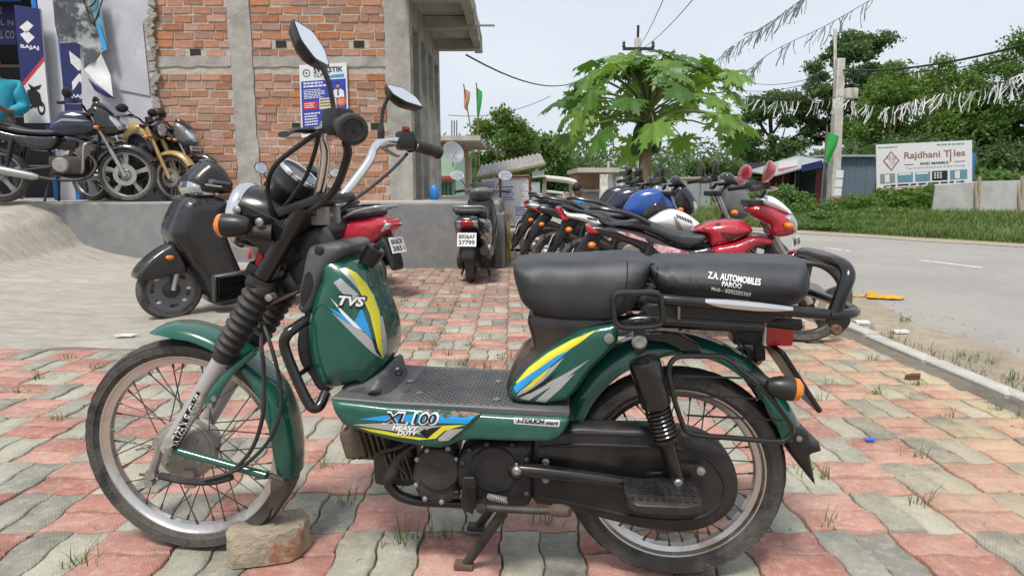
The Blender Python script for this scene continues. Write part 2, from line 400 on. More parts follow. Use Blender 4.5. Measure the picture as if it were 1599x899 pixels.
sheet('verge_edge_dirt', [(p[0] - 0.55 + 0.12 * math.sin(i * 1.9), p[1]) for i, p in enumerate(vp)] + [(p[0] + 0.7, p[1] + 0.3) for p in reversed(vp)], -0.022, M_shoulder)
# grassy verge rising gently away from the road
b = B(); rows = []
rnd = random.Random(4)
for i, p in enumerate(FE):
    row = []
    for j, (d, z) in enumerate([(0.25, -0.02), (0.9, 0.06), (2.2, 0.16), (4.5, 0.2), (9, 0.22), (20, 0.25), (60, 0.3), (140, 0.3)]):
        row.append((p[0] + d * 0.86, p[1] + d * 0.5, z + (rnd.uniform(-0.03, 0.03) if 0 < j < 5 else 0)))
    rows.append(row)
b.loft(rows, cap=False, closed=False)
tag(b.obj('grass_verge', M_verge, None, sharp=180), kind='structure')
def verge_z(x, y):
    # height of the verge at a ground position (distance past the road edge)
    best = min(((p[0] - x) ** 2 + (p[1] - y) ** 2, p) for p in FE)[0] ** 0.5
    return float(np.interp(best, [0, 0.25, 1, 2.5, 5, 10, 30], [-0.03, -0.02, 0.06, 0.16, 0.2, 0.22, 0.25]))
# painted dashes of the centre line
M_paint = mat('road_paint', (0.62, 0.62, 0.6), 0.8, var=0.15, scale=30, col2=(0.25, 0.25, 0.24), thr=0.56, soft=0.1)
b = B()
for (x0, y0, x1, y1) in [(1435, 406, 1535, 418), (1288, 387, 1328, 392)]:
    a, c = G(x0, y0, -0.026), G(x1, y1, -0.026); d = (c - a).normalized(); nrm = Vector((-d.y, d.x, 0)) * 0.05
    b.add([a - nrm, c - nrm, c + nrm, a + nrm], [(0, 1, 2, 3)])
tag(b.obj('road_marking', M_paint, None, flat=True), kind='structure')

# ------------------------------------------------------------------ interlocking pavers
def paver_mat(name, ca, cb, cc):
    m = bpy.data.materials.new(name); m.use_nodes = True; t = m.node_tree; t.nodes.clear(); L = t.links.new
    o = N(t, 'ShaderNodeOutputMaterial'); p = N(t, 'ShaderNodeBsdfPrincipled', i_Roughness=0.82); L(p.outputs[0], o.inputs[0])
    oi = N(t, 'ShaderNodeObjectInfo'); ge = N(t, 'ShaderNodeNewGeometry'); ad = N(t, 'ShaderNodeMath', operation='ADD'); fr = N(t, 'ShaderNodeMath', operation='FRACT')
    L(oi.outputs['Random'], ad.inputs[0]); L(ge.outputs['Random Per Island'], ad.inputs[1]); L(ad.outputs[0], fr.inputs[0])
    x = N(t, 'ShaderNodeMixRGB'); x.inputs[1].default_value = (*ca, 1); x.inputs[2].default_value = (*cb, 1); L(fr.outputs[0], x.inputs[0])
    def nz(s, d, ro, lo, hi, top=1.0):
        n = N(t, 'ShaderNodeTexNoise', i_Scale=s, i_Detail=d, i_Roughness=ro); L(ge.outputs['Position'], n.inputs[0])
        r = N(t, 'ShaderNodeMapRange'); r.inputs[1].default_value = lo; r.inputs[2].default_value = hi; r.inputs[4].default_value = top; L(n.outputs[0], r.inputs[0]); return r.outputs[0]
    def mixc(fac, c, prev):
        q = N(t, 'ShaderNodeMixRGB'); q.inputs[2].default_value = (*c, 1); L(fac, q.inputs[0]); L(prev, q.inputs[1]); return q.outputs[0]
    c = mixc(nz(7.0, 9, 0.7, 0.44, 0.78, 0.6), cc, x.outputs[0])            # worn, pale patches
    c = mixc(nz(38.0, 6, 0.7, 0.5, 0.75, 0.45), (0.62, 0.55, 0.47), c)       # fine dust
    c = mixc(nz(2.3, 7, 0.62, 0.56, 0.72, 0.5), (0.47, 0.38, 0.24), c)       # drifts of sand
    c = mixc(nz(4.1, 9, 0.78, 0.50, 0.68, 0.6), (0.13, 0.108, 0.082), c)     # grime
    c = mixc(nz(120.0, 4, 0.6, 0.55, 0.72, 0.4), (0.10, 0.085, 0.07), c)     # pores
    # sand blown in beside the kerb: a strip with a ragged border
    sp = N(t, 'ShaderNodeSeparateXYZ'); L(ge.outputs['Position'], sp.inputs[0])
    r = N(t, 'ShaderNodeMapRange'); r.inputs[1].default_value = 1.0; r.inputs[2].default_value = 2.4; L(sp.outputs[0], r.inputs[0])
    mu = N(t, 'ShaderNodeMath', operation='MULTIPLY'); L(r.outputs[0], mu.inputs[0]); L(nz(3.1, 8, 0.7, 0.4, 0.58, 0.95), mu.inputs[1])
    c = mixc(mu.outputs[0], (0.52, 0.40, 0.24), c)
    c = mixc(nz(9.0, 3, 0.5, 0.71, 0.735, 0.8), (0.06, 0.05, 0.045), c)      # oil spots
    L(c, p.inputs['Base Color'])
    # cast diamond grip pattern + pitting
    wv = []
    for an in (R_(38), R_(-38)):
        mp = N(t, 'ShaderNodeMapping'); mp.inputs['Rotation'].default_value = (0, 0, an); L(ge.outputs['Position'], mp.inputs[0])
        w1 = N(t, 'ShaderNodeTexWave', i_Scale=38.0); L(mp.outputs[0], w1.inputs[0]); wv.append(w1)
    mm = N(t, 'ShaderNodeMath', operation='MAXIMUM'); L(wv[0].outputs[1], mm.inputs[0]); L(wv[1].outputs[1], mm.inputs[1])
    b1 = N(t, 'ShaderNodeBump', i_Strength=0.30, i_Distance=0.003); L(mm.outputs[0], b1.inputs['Height'])
    nb = N(t, 'ShaderNodeTexNoise', i_Scale=70.0, i_Detail=8.0, i_Roughness=0.7); L(ge.outputs['Position'], nb.inputs[0])
    b2 = N(t, 'ShaderNodeBump', i_Strength=0.5, i_Distance=0.006); L(nb.outputs[0], b2.inputs['Height']); L(b1.outputs[0], b2.inputs['Normal']); L(b2.outputs[0], p.inputs['Normal'])
    return m
M_pred = paver_mat('paver_red', (0.30, 0.108, 0.082), (0.45, 0.235, 0.185), (0.53, 0.385, 0.315))
M_pgrey = paver_mat('paver_grey', (0.15, 0.152, 0.132), (0.385, 0.37, 0.295), (0.44, 0.40, 0.29))
PC, PX0, PY0, PA = 0.222, 0.857, 1.624, 0.0066
hb = [(0, 0), (0.15, 0.05), (0.25, 1), (0.43, 0.7), (0.57, -0.7), (0.75, -1), (0.85, -0.05), (1, 0)]
def hw(t): return float(np.interp(t, [q[0] for q in hb], [q[1] for q in hb])) * PA
def edge_ts(a, c): return [a] + [q[0] for q in hb if a < q[0] < c] + [c]
def paver_outline(kind):
    """0/1: lower and upper half of a red cell, 2/3: left and right half of a grey cell"""
    if kind < 2: x0, x1, y0, y1 = 0, 1, 0.5 * kind, 0.5 + 0.5 * kind
    else: x0, x1, y0, y1 = 0.5 * (kind - 2), 0.5 + 0.5 * (kind - 2), 0, 1
    pts = [(t * PC, y0 * PC + hw(t)) for t in edge_ts(x0, x1)][:-1]
    pts += [(x1 * PC + hw(t), t * PC) for t in edge_ts(y0, y1)][:-1]
    pts += [(t * PC, y1 * PC + hw(t)) for t in reversed(edge_ts(x0, x1))][:-1]
    pts += [(x0 * PC + hw(t), t * PC) for t in reversed(edge_ts(y0, y1))][:-1]
    return pts
def inset(poly, d):
    A = np.array(poly, float); e = np.roll(A, -1, 0) - np.roll(A, 1, 0); l = np.maximum(np.hypot(e[:, 0], e[:, 1]), 1e-9)
    return A + np.stack([-e[:, 1] / l, e[:, 0] / l], 1) * d
def paver_geo(kind):
    o = paver_outline(kind); n = len(o); b = B(); a1, a2 = inset(o, 0.0026), inset(o, 0.0056)
    v = [(p[0], p[1], -0.04) for p in a1] + [(p[0], p[1], -0.0032) for p in a1] + [(p[0], p[1], 0.0) for p in a2]
    f = [[2 * n + j for j in range(n)]]
    for i in range(2):
        for j in range(n): f.append((i * n + j, i * n + (j + 1) % n, (i + 1) * n + (j + 1) % n, (i + 1) * n + j))
    return b.add(v, f)
pave = link('paving', None); tag(pave, kind='structure')
pg = [paver_geo(k) for k in range(4)]
pm = [g.mesh('paver', M_pred if k < 2 else M_pgrey, 50) for k, g in enumerate(pg)]
cells = []
for i in range(-21, 8):
    for j in range(-6, 34):
        x, y = PX0 + i * PC, PY0 + j * PC
        if x + PC > 2.34: continue
        if y > 3.55 and x < -2.2 - 0.1 * math.sin(j * 1.7): continue
        if y + PC > 7.58 and x < 0.05: continue
        if y > 8.6 - 0.4 * (x - 0.5): continue
        red = (i + j) % 2 == 0
        for k in ((0, 1) if red else (2, 3)): cells.append((x, y, k))
def in_view(x, y):
    if y < 1.36: return False
    return abs(x + 0.1) < y * 0.87 + 0.15
near = sorted([c for c in cells if in_view(c[0], c[1])], key=lambda c: c[1])[:300]; ns = set(near)
rnd = random.Random(11); far_b = {0: B(), 1: B()}
for c in cells:
    x, y, k = c; dz = rnd.uniform(-0.006, 0.004); ta = (rnd.uniform(-0.008, 0.008), rnd.uniform(-0.008, 0.008))
    if c in ns:
        o = link('paver', pm[k], pave); o.location = (x, y, dz); o.rotation_euler = (ta[0], ta[1], rnd.uniform(-0.012, 0.012))
    else:
        q = far_b[0 if k < 2 else 1]
        q.add([(p[0] + x, p[1] + y, p[2] + dz + ta[0] * p[1]) for p in pg[k].v], pg[k].f)
for k in (0, 1):
    o = far_b[k].obj('paver_field', M_pred if k == 0 else M_pgrey, pave, 50); o['kind'] = 'stuff'
sheet('paver_bed', [(-4.0, 0.2), (2.34, 0.2), (2.34, 8.0), (-0.2, 9.4), (-2.4, 7.6), (-2.4, 3.8), (-4.0, 3.8)], -0.017, M_bed)
# kerb stones
M_kerb = mat('kerb_concrete', (0.47, 0.45, 0.41), 0.9, var=0.18, scale=14, bump=0.5, bscale=60, col2=(0.33, 0.31, 0.27), thr=0.58)
kerb = link('kerb', None); tag(kerb, kind='structure')
km = B().box((0, 0, 0), (0.10, 0.585, 0.1)).mesh('kerb_stone', M_kerb, 30, bev=0.009)
rnd = random.Random(3)
for i in range(15):
    o = link('kerb_stone', km, kerb); o.location = (2.402 + rnd.uniform(-0.006, 0.006), 0.1 + i * 0.6, -0.042 + rnd.uniform(-0.006, 0.004)); o.rotation_euler = (0, rnd.uniform(-0.02, 0.02), rnd.uniform(-0.012, 0.012))

# ------------------------------------------------------------------ plinth and ramp
PLY, PLZ = 7.6, 0.775
b = B()
b.box((-5.6, 10.6, PLZ / 2 - 0.05), (10.9, 6.0, PLZ + 0.1))                  # the raised platform the shops stand on
tag(b.obj('shop_plinth', M_plinth, None, flat=True, bev=0.012), kind='structure')
M_top = mat('platform_top', (0.40, 0.38, 0.34), 0.9, var=0.15, scale=6, bump=0.3)
tag(B().box((-5.6, 10.6, PLZ + 0.006), (10.86, 5.96, 0.012)).obj('platform_floor', M_top, None, flat=True), kind='structure')
tag(B().box((-0.155, 7.9, 0.3), (0.12, 0.72, 0.7)).obj('plinth_return', M_plinth, None, flat=True, bev=0.01), kind='structure')
def ramp_h(x, y):
    side = np.interp(x, [-5.82, -5.6, -5.31, -4.95, -4.58, -3.9, -3.2], [1.0, 0.83, 0.33, 0.17, 0.075, 0.02, 0.0])
    t = min(max((y - 3.62) / (7.6 - 3.62), 0), 1)
    far = 0.5 * t * t + 0.5 * t
    # nearer the toe the ramp spreads out sideways, as poured
    spread = np.interp(x + (7.6 - y) * 0.62, [-5.82, -5.4, -4.9, -4.3, -3.6, -2.6, -1.7], [1.0, 0.9, 0.72, 0.5, 0.28, 0.08, 0.0])
    k = max(side * far, 0.62 * spread * far * (1 - 0.75 * max(0, t - 0.45) / 0.55))
    return PLZ * min(k, 1.0)
gx = np.linspace(-9.5, -1.75, 250); gy = np.linspace(3.45, 7.63, 170); rows = []
rnd = random.Random(5)
from mathutils import noise as mnoise
for y in gy:
    row = []
    for x in gx:
        toe = 3.62 + 0.10 * math.sin(x * 2.3) + 0.06 * math.sin(x * 6.1)
        if x > -2.3: toe += (x + 2.3) * 3.0
        z = ramp_h(x, y) + 0.010 * mnoise.noise((x * 3, y * 5, 0)) + 0.022
        z += 0.012 * mnoise.noise((x * 1.2, y * 1.2, 3)) + 0.009 * mnoise.noise((x * 4 + y * 2, y * 13 - x * 3, 7)) + 0.005 * mnoise.noise((x * 11, y * 25, 9)) - 0.02 * max(0.0, 0.09 - abs(y - 5.6 - 0.25 * x - 1.5 + 0.15 * mnoise.noise((x * 2, 0, 1)))) / 0.09 * (1 if x < -3.6 else 0)
        e = min(max((y - toe) / 0.12, -1), 1); z = z * max(e, 0) - 0.05 * (1 - max(e, 0))
        xe = min(max((-1.98 - x + 0.06 * math.sin(y * 3)) / 0.1, 0), 1); z = z * xe - 0.05 * (1 - xe)
        row.append((x, y, z))
    rows.append(row)
b = B(); b.loft(rows, cap=False, closed=False); tag(b.obj('concrete_ramp', M_conc, None, sharp=60), kind='structure')

# ------------------------------------------------------------------ brick building under construction
WY = 8.6
M_mortar = mat('mortar', (0.44, 0.40, 0.34), 0.95, var=0.25, scale=25, bump=1.0, bscale=45)
M_brick = mat('brick', (0.385, 0.175, 0.10), 0.9, var=0.3, scale=12, bump=0.8, bscale=70, col2=(0.36, 0.23, 0.16), thr=0.62, soft=0.15, per=0.22, dust=0.5, dcol=(0.36, 0.31, 0.25))
M_rc = mat('raw_concrete', (0.36, 0.345, 0.31), 0.92, var=0.22, scale=5, bump=0.7, bscale=30, col2=(0.24, 0.225, 0.195), thr=0.57, soft=0.2)
M_rc2 = mat('soffit_concrete', (0.42, 0.40, 0.355), 0.92, var=0.2, scale=4, bump=0.4, bscale=20, col2=(0.27, 0.24, 0.2), thr=0.6, soft=0.2)
bld = thing('brick_building', 'unfinished red brick building with raw concrete columns and overhanging slabs', 'building', (0, WY, PLZ))
X = lambda px, y=150: V(px, y, WY).x
Z = lambda py, px=500: V(px, py, WY).z - PLZ
xl, c1a, c1b, c2a, c2b = X(222), X(364), X(398), X(604), X(642)
zb0, zb1, ztop = Z(104), Z(88), 3.9
B().box(((xl + c2b) / 2, 0.125, ztop / 2), (c2b - xl, 0.22, ztop)).obj('mortar_wall', M_mortar, bld, flat=True)
def rough_box(b, x0, x1, y0, y1, z0, z1, n=14, a=0.012, seed=0, ax=2):
    """cast-concrete member with slightly wandering edges, long axis ax (0 or 2)"""
    r = random.Random(seed); rings = []
    for i in range(n + 1):
        t = i / n; j = lambda: r.uniform(-a, a)
        if ax == 2: z = z0 + (z1 - z0) * t; rings.append([(x0 + j(), y0 + j() * 0.5, z), (x1 + j(), y0 + j() * 0.5, z), (x1, y1, z), (x0, y1, z)])
        elif ax == 0: x = x0 + (x1 - x0) * t; rings.append([(x, y0 + j() * 0.5, z0 + j()), (x, y0 + j() * 0.5, z1 + j()), (x, y1, z1), (x, y1, z0)])
        else: y = y0 + (y1 - y0) * t; rings.append([(x0 + j(), y, z0 + j()), (x1 + j(), y, z0 + j()), (x1 + j(), y, z1), (x0, y, z1)])
    return b.loft(rings)
rough_box(B(), c1a, c1b, -0.012, 0.2, 0, ztop, 26, 0.012, 1).obj('column', M_rc, bld, flat=True)
rough_box(B(), c2a, c2b, -0.02, 0.24, 0, ztop, 26, 0.006, 2).obj('column', M_rc, bld, flat=True)
rough_box(B(), X(240), c1a - 0.002, 0.0, 0.18, zb0, zb1, 12, 0.010, 3, 0).obj('beam', M_rc, bld, flat=True)
rough_box(B(), c1b + 0.002, c2a - 0.002, 0.0, 0.18, zb0, zb1, 18, 0.010, 4, 0).obj('beam', M_rc, bld, flat=True)
def brick_geo(seed, L_=0.236, Hh=0.094, D=0.06):
    r = random.Random(seed); j = lambda a=0.005: r.uniform(-a, a); c = 0.010
    x, z = L_ / 2, Hh / 2
    bk = [(-x, D, -z), (x, D, -z), (x, D, z), (-x, D, z)]
    md = [(-x + j(), c + j(0.004), -z + j()), (x + j(), c + j(0.004), -z + j()), (x + j(), c + j(0.004), z + j()), (-x + j(), c + j(0.004), z + j())]
    ft = [(p[0] * 0.95 + j(0.003), j(0.004), p[2] * 0.86 + j(0.003)) for p in md]
    return B().loft([bk, md, ft])
bgs = [brick_geo(s) for s in range(7)]; bmesh_s = [g.mesh('brick', M_brick, 25) for g in bgs]
holes_at = []; rnd = random.Random(21); stuffb = B(); placed = 0; CH = 0.1062
holes = [(297, 88), (448, 75), (566, 75), (456, 192), (575, 195)]
for (pa, pb) in ((X(234), c1a), (c1b, c2a)):
    zz = 0.0; k = 0
    while zz < ztop:
        zc = zz + CH / 2
        if zb0 - 0.035 < zc < zb1 + 0.035: zz += CH / 2; continue
        x = pa - (0.0 if k % 2 else 0.125) + rnd.uniform(-0.02, 0.02)
        while x < pb - 0.03:
            Lb = 0.256 * rnd.choice([1, 1, 1, 1, 1, 0.52, 0.8]) * rnd.uniform(0.95, 1.06)
            x0, x1 = max(x, pa + (rnd.uniform(-0.03, 0.05) if pa == X(234) else 0.004)), min(x + Lb, pb - 0.004); x += Lb
            if x1 - x0 < 0.06: continue
            xc = (x0 + x1) / 2
            if any(abs(X(h[0], h[1]) - xc) < 0.12 and abs(Z(h[1], h[0]) - zc) < 0.054 for h in holes): holes_at.append((x0, x1, zc)); continue
            i = rnd.randrange(7); sx = (x1 - x0 - 0.011) / 0.236; sz = rnd.uniform(0.92, 1.02); dy = rnd.uniform(-0.004, 0.012); ro = rnd.uniform(-0.02, 0.02)
            pz = zc + rnd.uniform(-0.006, 0.006)
            if 0.42 < pz < 2.9 and placed < 300:
                o = link('brick', bmesh_s[i], bld); o.location = (xc, dy, pz); o.scale = (sx * rnd.choice((1, -1)), 1, sz); o.rotation_euler = (0, ro, 0); placed += 1
            else: stuffb.add([(q[0] * sx + xc, q[1] + dy, q[2] * sz + pz) for q in bgs[i].v], bgs[i].f)
        zz += CH; k += 1
o = stuffb.obj('brick_courses', M_brick, bld, 25); o['kind'] = 'stuff'
# putlog holes: near-black blocks where bricks are left out, colour standing in for shade
M_hole_shade = mat('hole_shade', (0.03, 0.025, 0.02), 0.95)
for h in holes_at: B().box(((h[0] + h[1]) / 2, 0.012, h[2]), (min(h[1] - h[0] - 0.02, 0.14), 0.012, 0.088)).obj('putlog_hole_shade', M_hole_shade, bld, flat=True)
# right-hand side: columns, beams and the cantilevered slabs
sx_ = c2b - 0.02
for i, (y0, dw) in enumerate([(0.95, 0.22), (1.75, 0.2), (2.6, 0.2), (3.4, 0.22)]):
    rough_box(B(), sx_ - 0.25, sx_, y0, y0 + dw, 0, 2.75, 16, 0.006, 30 + i).obj('column', M_rc, bld, flat=True)
rough_box(B(), sx_ - 0.23, sx_ - 0.004, 0.245, 3.62, 2.42, 2.80, 10, 0.006, 40, 1).obj('beam', M_rc, bld, flat=True)
B().box((sx_ - 1.0, 2.0, 1.4), (0.1, 3.4, 2.8)).obj('inner_wall', M_mortar, bld, flat=True)
rough_box(B(), sx_ - 0.06, sx_ + 0.82, -2.0, 3.7, 2.83, 2.98, 16, 0.012, 41, 1).obj('slab', M_rc2, bld, flat=True)
for i, y0 in enumerate((-1.1, 0.05, 1.55, 3.1)):
    rough_box(B(), sx_ - 0.05, sx_ + 0.80, y0, y0 + 0.2, 2.66, 2.828, 5, 0.008, 50 + i, 0).obj('beam', M_rc2, bld, flat=True)
rough_box(B(), sx_ + 0.68, sx_ + 0.815, -2.0, 3.7, 2.70, 2.826, 18, 0.01, 57, 1).obj('slab_lip', M_rc2, bld, flat=True)
B().tube([(sx_ + 0.8, 1.2, 2.6), (sx_ + 1.12, 1.2, 2.6)], 0.018, 6).obj('projecting_bar', M_rc, bld)
# ================================================================== THE GREEN MOPED
RC, FC = G(1070, 890), G(285, 848)            # where its tyres stand
ml_ = (FC - RC).length; EU = (FC - RC) / ml_; EW = Vector((-EU.y, EU.x, 0))
def M(px, py, w=0.0):
    """pixel -> moped coordinates (x forward, y to its left, z up) on the plane y = w of the moped"""
    d = Vector(ray(px, py)); t = (w + RC.dot(EW)) / d.dot(EW); q = d * t - RC
    return Vector((q.dot(EU), w, CAMH + d.z * t))
def M2(pts, w): return [(lambda q: (q.x, q.z))(M(p[0], p[1], w)) for p in pts]
def MS(pts, near, far, ytop=None, xr=None, soft=24.0):
    """silhouette of a thick body: edges that show its far flank (above ytop, right of xr) are read on the far plane"""
    out = []
    for x, y in pts:
        k = 0.0
        if ytop is not None: k = max(k, min(1.0, max(0.0, (ytop + soft - y) / soft)))
        if xr is not None: k = max(k, min(1.0, max(0.0, (x - xr) / soft)))
        q = M(x, y, near + (far - near) * k); out.append((q.x, q.z))
    return out
def M3(pts): return [M(*p) for p in pts]
mop = thing('moped', 'dark green moped with black seats standing on its centre stand', 'moped', RC, math.atan2(EU.y, EU.x))
GRN = lin(12, 78, 62)
M_green = mat('green_paint', (0.003, 0.080, 0.056), 0.2, var=0.10, scale=7, coat=0.6, dust=0.13, dcol=(0.2, 0.19, 0.15))
M_green2 = mat('green_paint_worn', (0.003, 0.085, 0.060), 0.26, var=0.12, scale=9, coat=0.4, dust=0.28, dcol=(0.2, 0.18, 0.14), bump=0.04, bscale=25)
M_blackp = mat('black_plastic', (0.010, 0.010, 0.011), 0.38, var=0.2, scale=12, dust=0.12)
M_blackg = mat('black_gloss', (0.006, 0.006, 0.007), 0.2, var=0.2, scale=9, coat=0.3, dust=0.07)
M_case = mat('case_black', (0.009, 0.0095, 0.011), 0.40, var=0.3, scale=22, dust=0.4, dcol=(0.11, 0.10, 0.09), bump=0.1, bscale=70)
M_rubber = mat('rubber', (0.012, 0.012, 0.0125), 0.6, var=0.2, scale=20, dust=0.2, bump=0.15, bscale=120)
M_tyre = mat('tyre', (0.085, 0.078, 0.068), 0.85, var=0.3, scale=30, col2=(0.026, 0.026, 0.026), thr=0.57, soft=0.16, bump=0.5, bscale=130)
M_tread = mat('tyre_tread', (0.020, 0.020, 0.021), 0.85, var=0.3, scale=40, dust=0.18)
M_chrome = mat('chrome', (0.78, 0.78, 0.78), 0.13, 1.0, var=0.05, scale=12, col2=(0.45, 0.36, 0.27), thr=0.72, soft=0.08)
M_rim = mat('rim_steel', (0.66, 0.65, 0.63), 0.25, 1.0, var=0.12, scale=9, col2=(0.40, 0.32, 0.25), thr=0.62, soft=0.12, dust=0.45, dcol=(0.42, 0.36, 0.29))
M_alu = mat('cast_alu', (0.33, 0.315, 0.285), 0.55, 0.55, var=0.2, scale=16, bump=0.25, bscale=80, dust=0.5, dcol=(0.36, 0.31, 0.24))
M_fork = mat('fork_silver', (0.46, 0.455, 0.44), 0.42, 0.35, var=0.08, scale=10, dust=0.3)
M_spoke = mat('spoke_steel', (0.10, 0.095, 0.09), 0.5, 0.6, var=0.3, scale=30)
M_seat = mat('seat_vinyl', (0.030, 0.032, 0.037), 0.5, var=0.14, scale=9, bump=0.06, bscale=350, dust=0.16, dcol=(0.22, 0.21, 0.2))
M_grey = mat('grey_plastic', (0.070, 0.076, 0.084), 0.48, var=0.12, scale=10, dust=0.32, bump=0.1, bscale=140)
M_engine = mat('engine_dark', (0.042, 0.039, 0.036), 0.55, 0.3, var=0.3, scale=22, dust=0.75, dcol=(0.16, 0.13, 0.10), bump=0.3, bscale=60)
M_fin = mat('oily_fins', (0.10, 0.075, 0.055), 0.75, 0.2, var=0.4, scale=28, dust=0.6, dcol=(0.2, 0.15, 0.10), bump=0.5, bscale=60)
M_bolt = mat('bolt_zinc', (0.34, 0.33, 0.31), 0.45, 0.8, var=0.2, scale=40)
M_rust = mat('rust', (0.14, 0.065, 0.035), 0.9, var=0.4, scale=30, bump=0.6, col2=(0.10, 0.095, 0.085), thr=0.48)
M_amber = mat('amber_lens', (0.75, 0.20, 0.012), 0.2, var=0.1, scale=20, coat=0.5)
M_redlens = mat('red_lens', (0.42, 0.012, 0.02), 0.18, var=0.1, scale=14, coat=0.6)
M_mirror = mat('mirror_glass', (0.93, 0.94, 0.95), 0.02, 1.0, var=0.0)
M_white = mat('white_print', (0.75, 0.75, 0.73), 0.5, var=0.06, scale=30)
M_silver = mat('silver_print', (0.42, 0.43, 0.43), 0.35, 0.3, var=0.06, scale=12)
M_yellow = mat('yellow_print', (0.66, 0.60, 0.03), 0.35, var=0.06, scale=12, coat=0.3)
M_blue = mat('blue_print', (0.02, 0.30, 0.66), 0.35, var=0.06, scale=12, coat=0.3)
M_ink = mat('black_print', (0.008, 0.008, 0.01), 0.4, var=0.1)
M_glass = mat('lamp_glass', (0.50, 0.52, 0.54), 0.12, 0.75, var=0.25, scale=30, coat=0.6)

def wheel(parent, cx, cz, r, tw=0.066, rim_r=0.815, nsp=36, hub_r=0.082, name='front_wheel'):
    w_ = link(name, None, parent); KIDS.setdefault(parent.name, []).append(w_); w_.location = (cx, 0, cz)
    hwid = tw / 2; ri = r * rim_r
    # tyre: side walls and shoulder, tread blocks cut into the crown
    seg = 132; rings = []
    prof = [(ri - 0.004, 0.56), (ri + 0.003, 0.74), (ri + 0.009, 0.86), (ri + 0.0105, 0.95), (ri + 0.0135, 0.94), (ri + (r - ri) * 0.5, 1.0), (ri + (r - ri) * 0.68, 0.96), (ri + (r - ri) * 0.71, 1.0), (ri + (r - ri) * 0.80, 0.90), (r - 0.004, 0.60), (r, 0.24)]
    full = [(a, -b_) for a, b_ in prof] + [(r + 0.0008, 0)] + [(a, b_) for a, b_ in reversed(prof)]
    b1 = B(); v = []
    for i in range(seg):
        an = 2 * math.pi * i / seg
        for k, (a, q) in enumerate(full):
            g = 0.0
            if 9 <= k <= len(full) - 10: g = 0.0045 if (i + (k % 2)) % 3 == 0 else 0.0
            if k in (8, len(full) - 9) and i % 3 == 0: g = 0.0035
            v.append(((a - g) * math.cos(an), q * hwid, (a - g) * math.sin(an)))
    m = len(full); f = []; ft = []
    for i in range(seg):
        for k in range(m - 1): (ft if 7 <= k <= m - 9 else f).append((i * m + k, ((i + 1) % seg) * m + k, ((i + 1) % seg) * m + k + 1, i * m + k + 1))
    def part_of(fs):
        us = sorted({i for q in fs for i in q}); ix = {u: n for n, u in enumerate(us)}; return B().add([v[u] for u in us], [[ix[i] for i in q] for q in fs])
    ty = part_of(f).obj('tyre', M_tyre, w_, 30); part_of(ft).obj('tread', M_tread, w_, 30)
    # rim channel
    rp = [(ri + 0.006, -0.62), (ri + 0.004, -0.68), (ri - 0.004, -0.62), (ri - 0.010, -0.42), (ri - 0.022, -0.30), (ri - 0.026, 0), (ri - 0.022, 0.30), (ri - 0.010, 0.42), (ri - 0.004, 0.62), (ri + 0.004, 0.68), (ri + 0.006, 0.62), (ri - 0.004, 0.4), (ri - 0.012, 0), (ri - 0.004, -0.4), (ri + 0.006, -0.62)]
    B().lathe([(a, q * hwid) for a, q in rp], (0, 0, 0), (0, 1, 0), 72, cap=False).obj('rim', M_rim, w_, 30)
    # hub
    B().lathe([(0.012, -0.052), (0.028, -0.052), (0.03, -0.046), (hub_r * 0.72, -0.040), (hub_r * 0.75, -0.034), (0.05, -0.028), (hub_r * 0.9, 0.005), (hub_r, 0.012), (hub_r, 0.034), (hub_r * 0.93, 0.038), (0.012, 0.038)], (0, 0, 0), (0, 1, 0), 40).obj('hub', M_alu, w_, 25)
    sm = {}
    for i in range(nsp):
        side = 1 if i % 2 else -1; a = 2 * math.pi * i / nsp; lead = (1 if (i // 2) % 2 else -1) * 0.62
        hr = hub_r * 0.93 if side > 0 else hub_r * 0.70; hy = 0.022 * side if side > 0 else -0.034
        p0 = (hr * math.cos(a + lead), hy, hr * math.sin(a + lead)); p1 = ((ri - 0.020) * math.cos(a), 0.006 * side, (ri - 0.020) * math.sin(a))
        pm_ = tuple(p1[k] + (p0[k] - p1[k]) * 0.09 for k in range(3))
        B().tube([p0, pm_], 0.0017, 5, cap=False).tube([pm_, p1], 0.0031, 6).obj('spoke', M_spoke, w_)
    return w_
fw = wheel(mop, 1.305, 0.291, 0.291, 0.062, 0.855, name='front_wheel')
rw = wheel(mop, 0.042, 0.270, 0.270, 0.074, 0.815, hub_r=0.07, name='rear_wheel')
AX = Vector((1.305, 0, 0.291)); RX = Vector((0.042, 0, 0.270))

# --- front brake plate, arm and axle on the near side
fb = B().lathe([(0.0, 0.060), (0.02, 0.060), (0.022, 0.054), (0.05, 0.050), (0.068, 0.045), (0.074, 0.039), (0.074, 0.036)], AX, (0, 1, 0), 36)
for a in range(6): fb.lathe([(0.006, 0.036), (0.006, 0.055), (0.0, 0.056)], AX + Vector((0.055 * math.cos(a * 1.05 + 0.4), 0, 0.055 * math.sin(a * 1.05 + 0.4))), (0, 1, 0), 6)
fb.rbox(AX + Vector((-0.02, 0.05, -0.07)), (0.03, 0.02, 0.05), 0.004)
fbo = fb.obj('brake_plate', M_alu, mop)
ar = B(); pts = M3([(250, 690, .085), (246, 712, .087), (238, 738, .087)])
ar.tube(pts, 0.011, 8); ar.lathe([(0.016, -0.008), (0.016, 0.008)], pts[0], (0, 1, 0), 14); ar.lathe([(0.014, -0.007), (0.014, 0.01)], pts[-1], (0, 1, 0), 12); ar.lathe([(0.012, -0.007), (0.012, 0.01)], M(235, 752, .087), (0, 1, 0), 12)
ar.obj('brake_arm', M_alu, mop)
B().tube([M(218, 740, .09), M(250, 742, .09)], 0.004, 6).obj('cable_adjuster', M_spoke, mop)
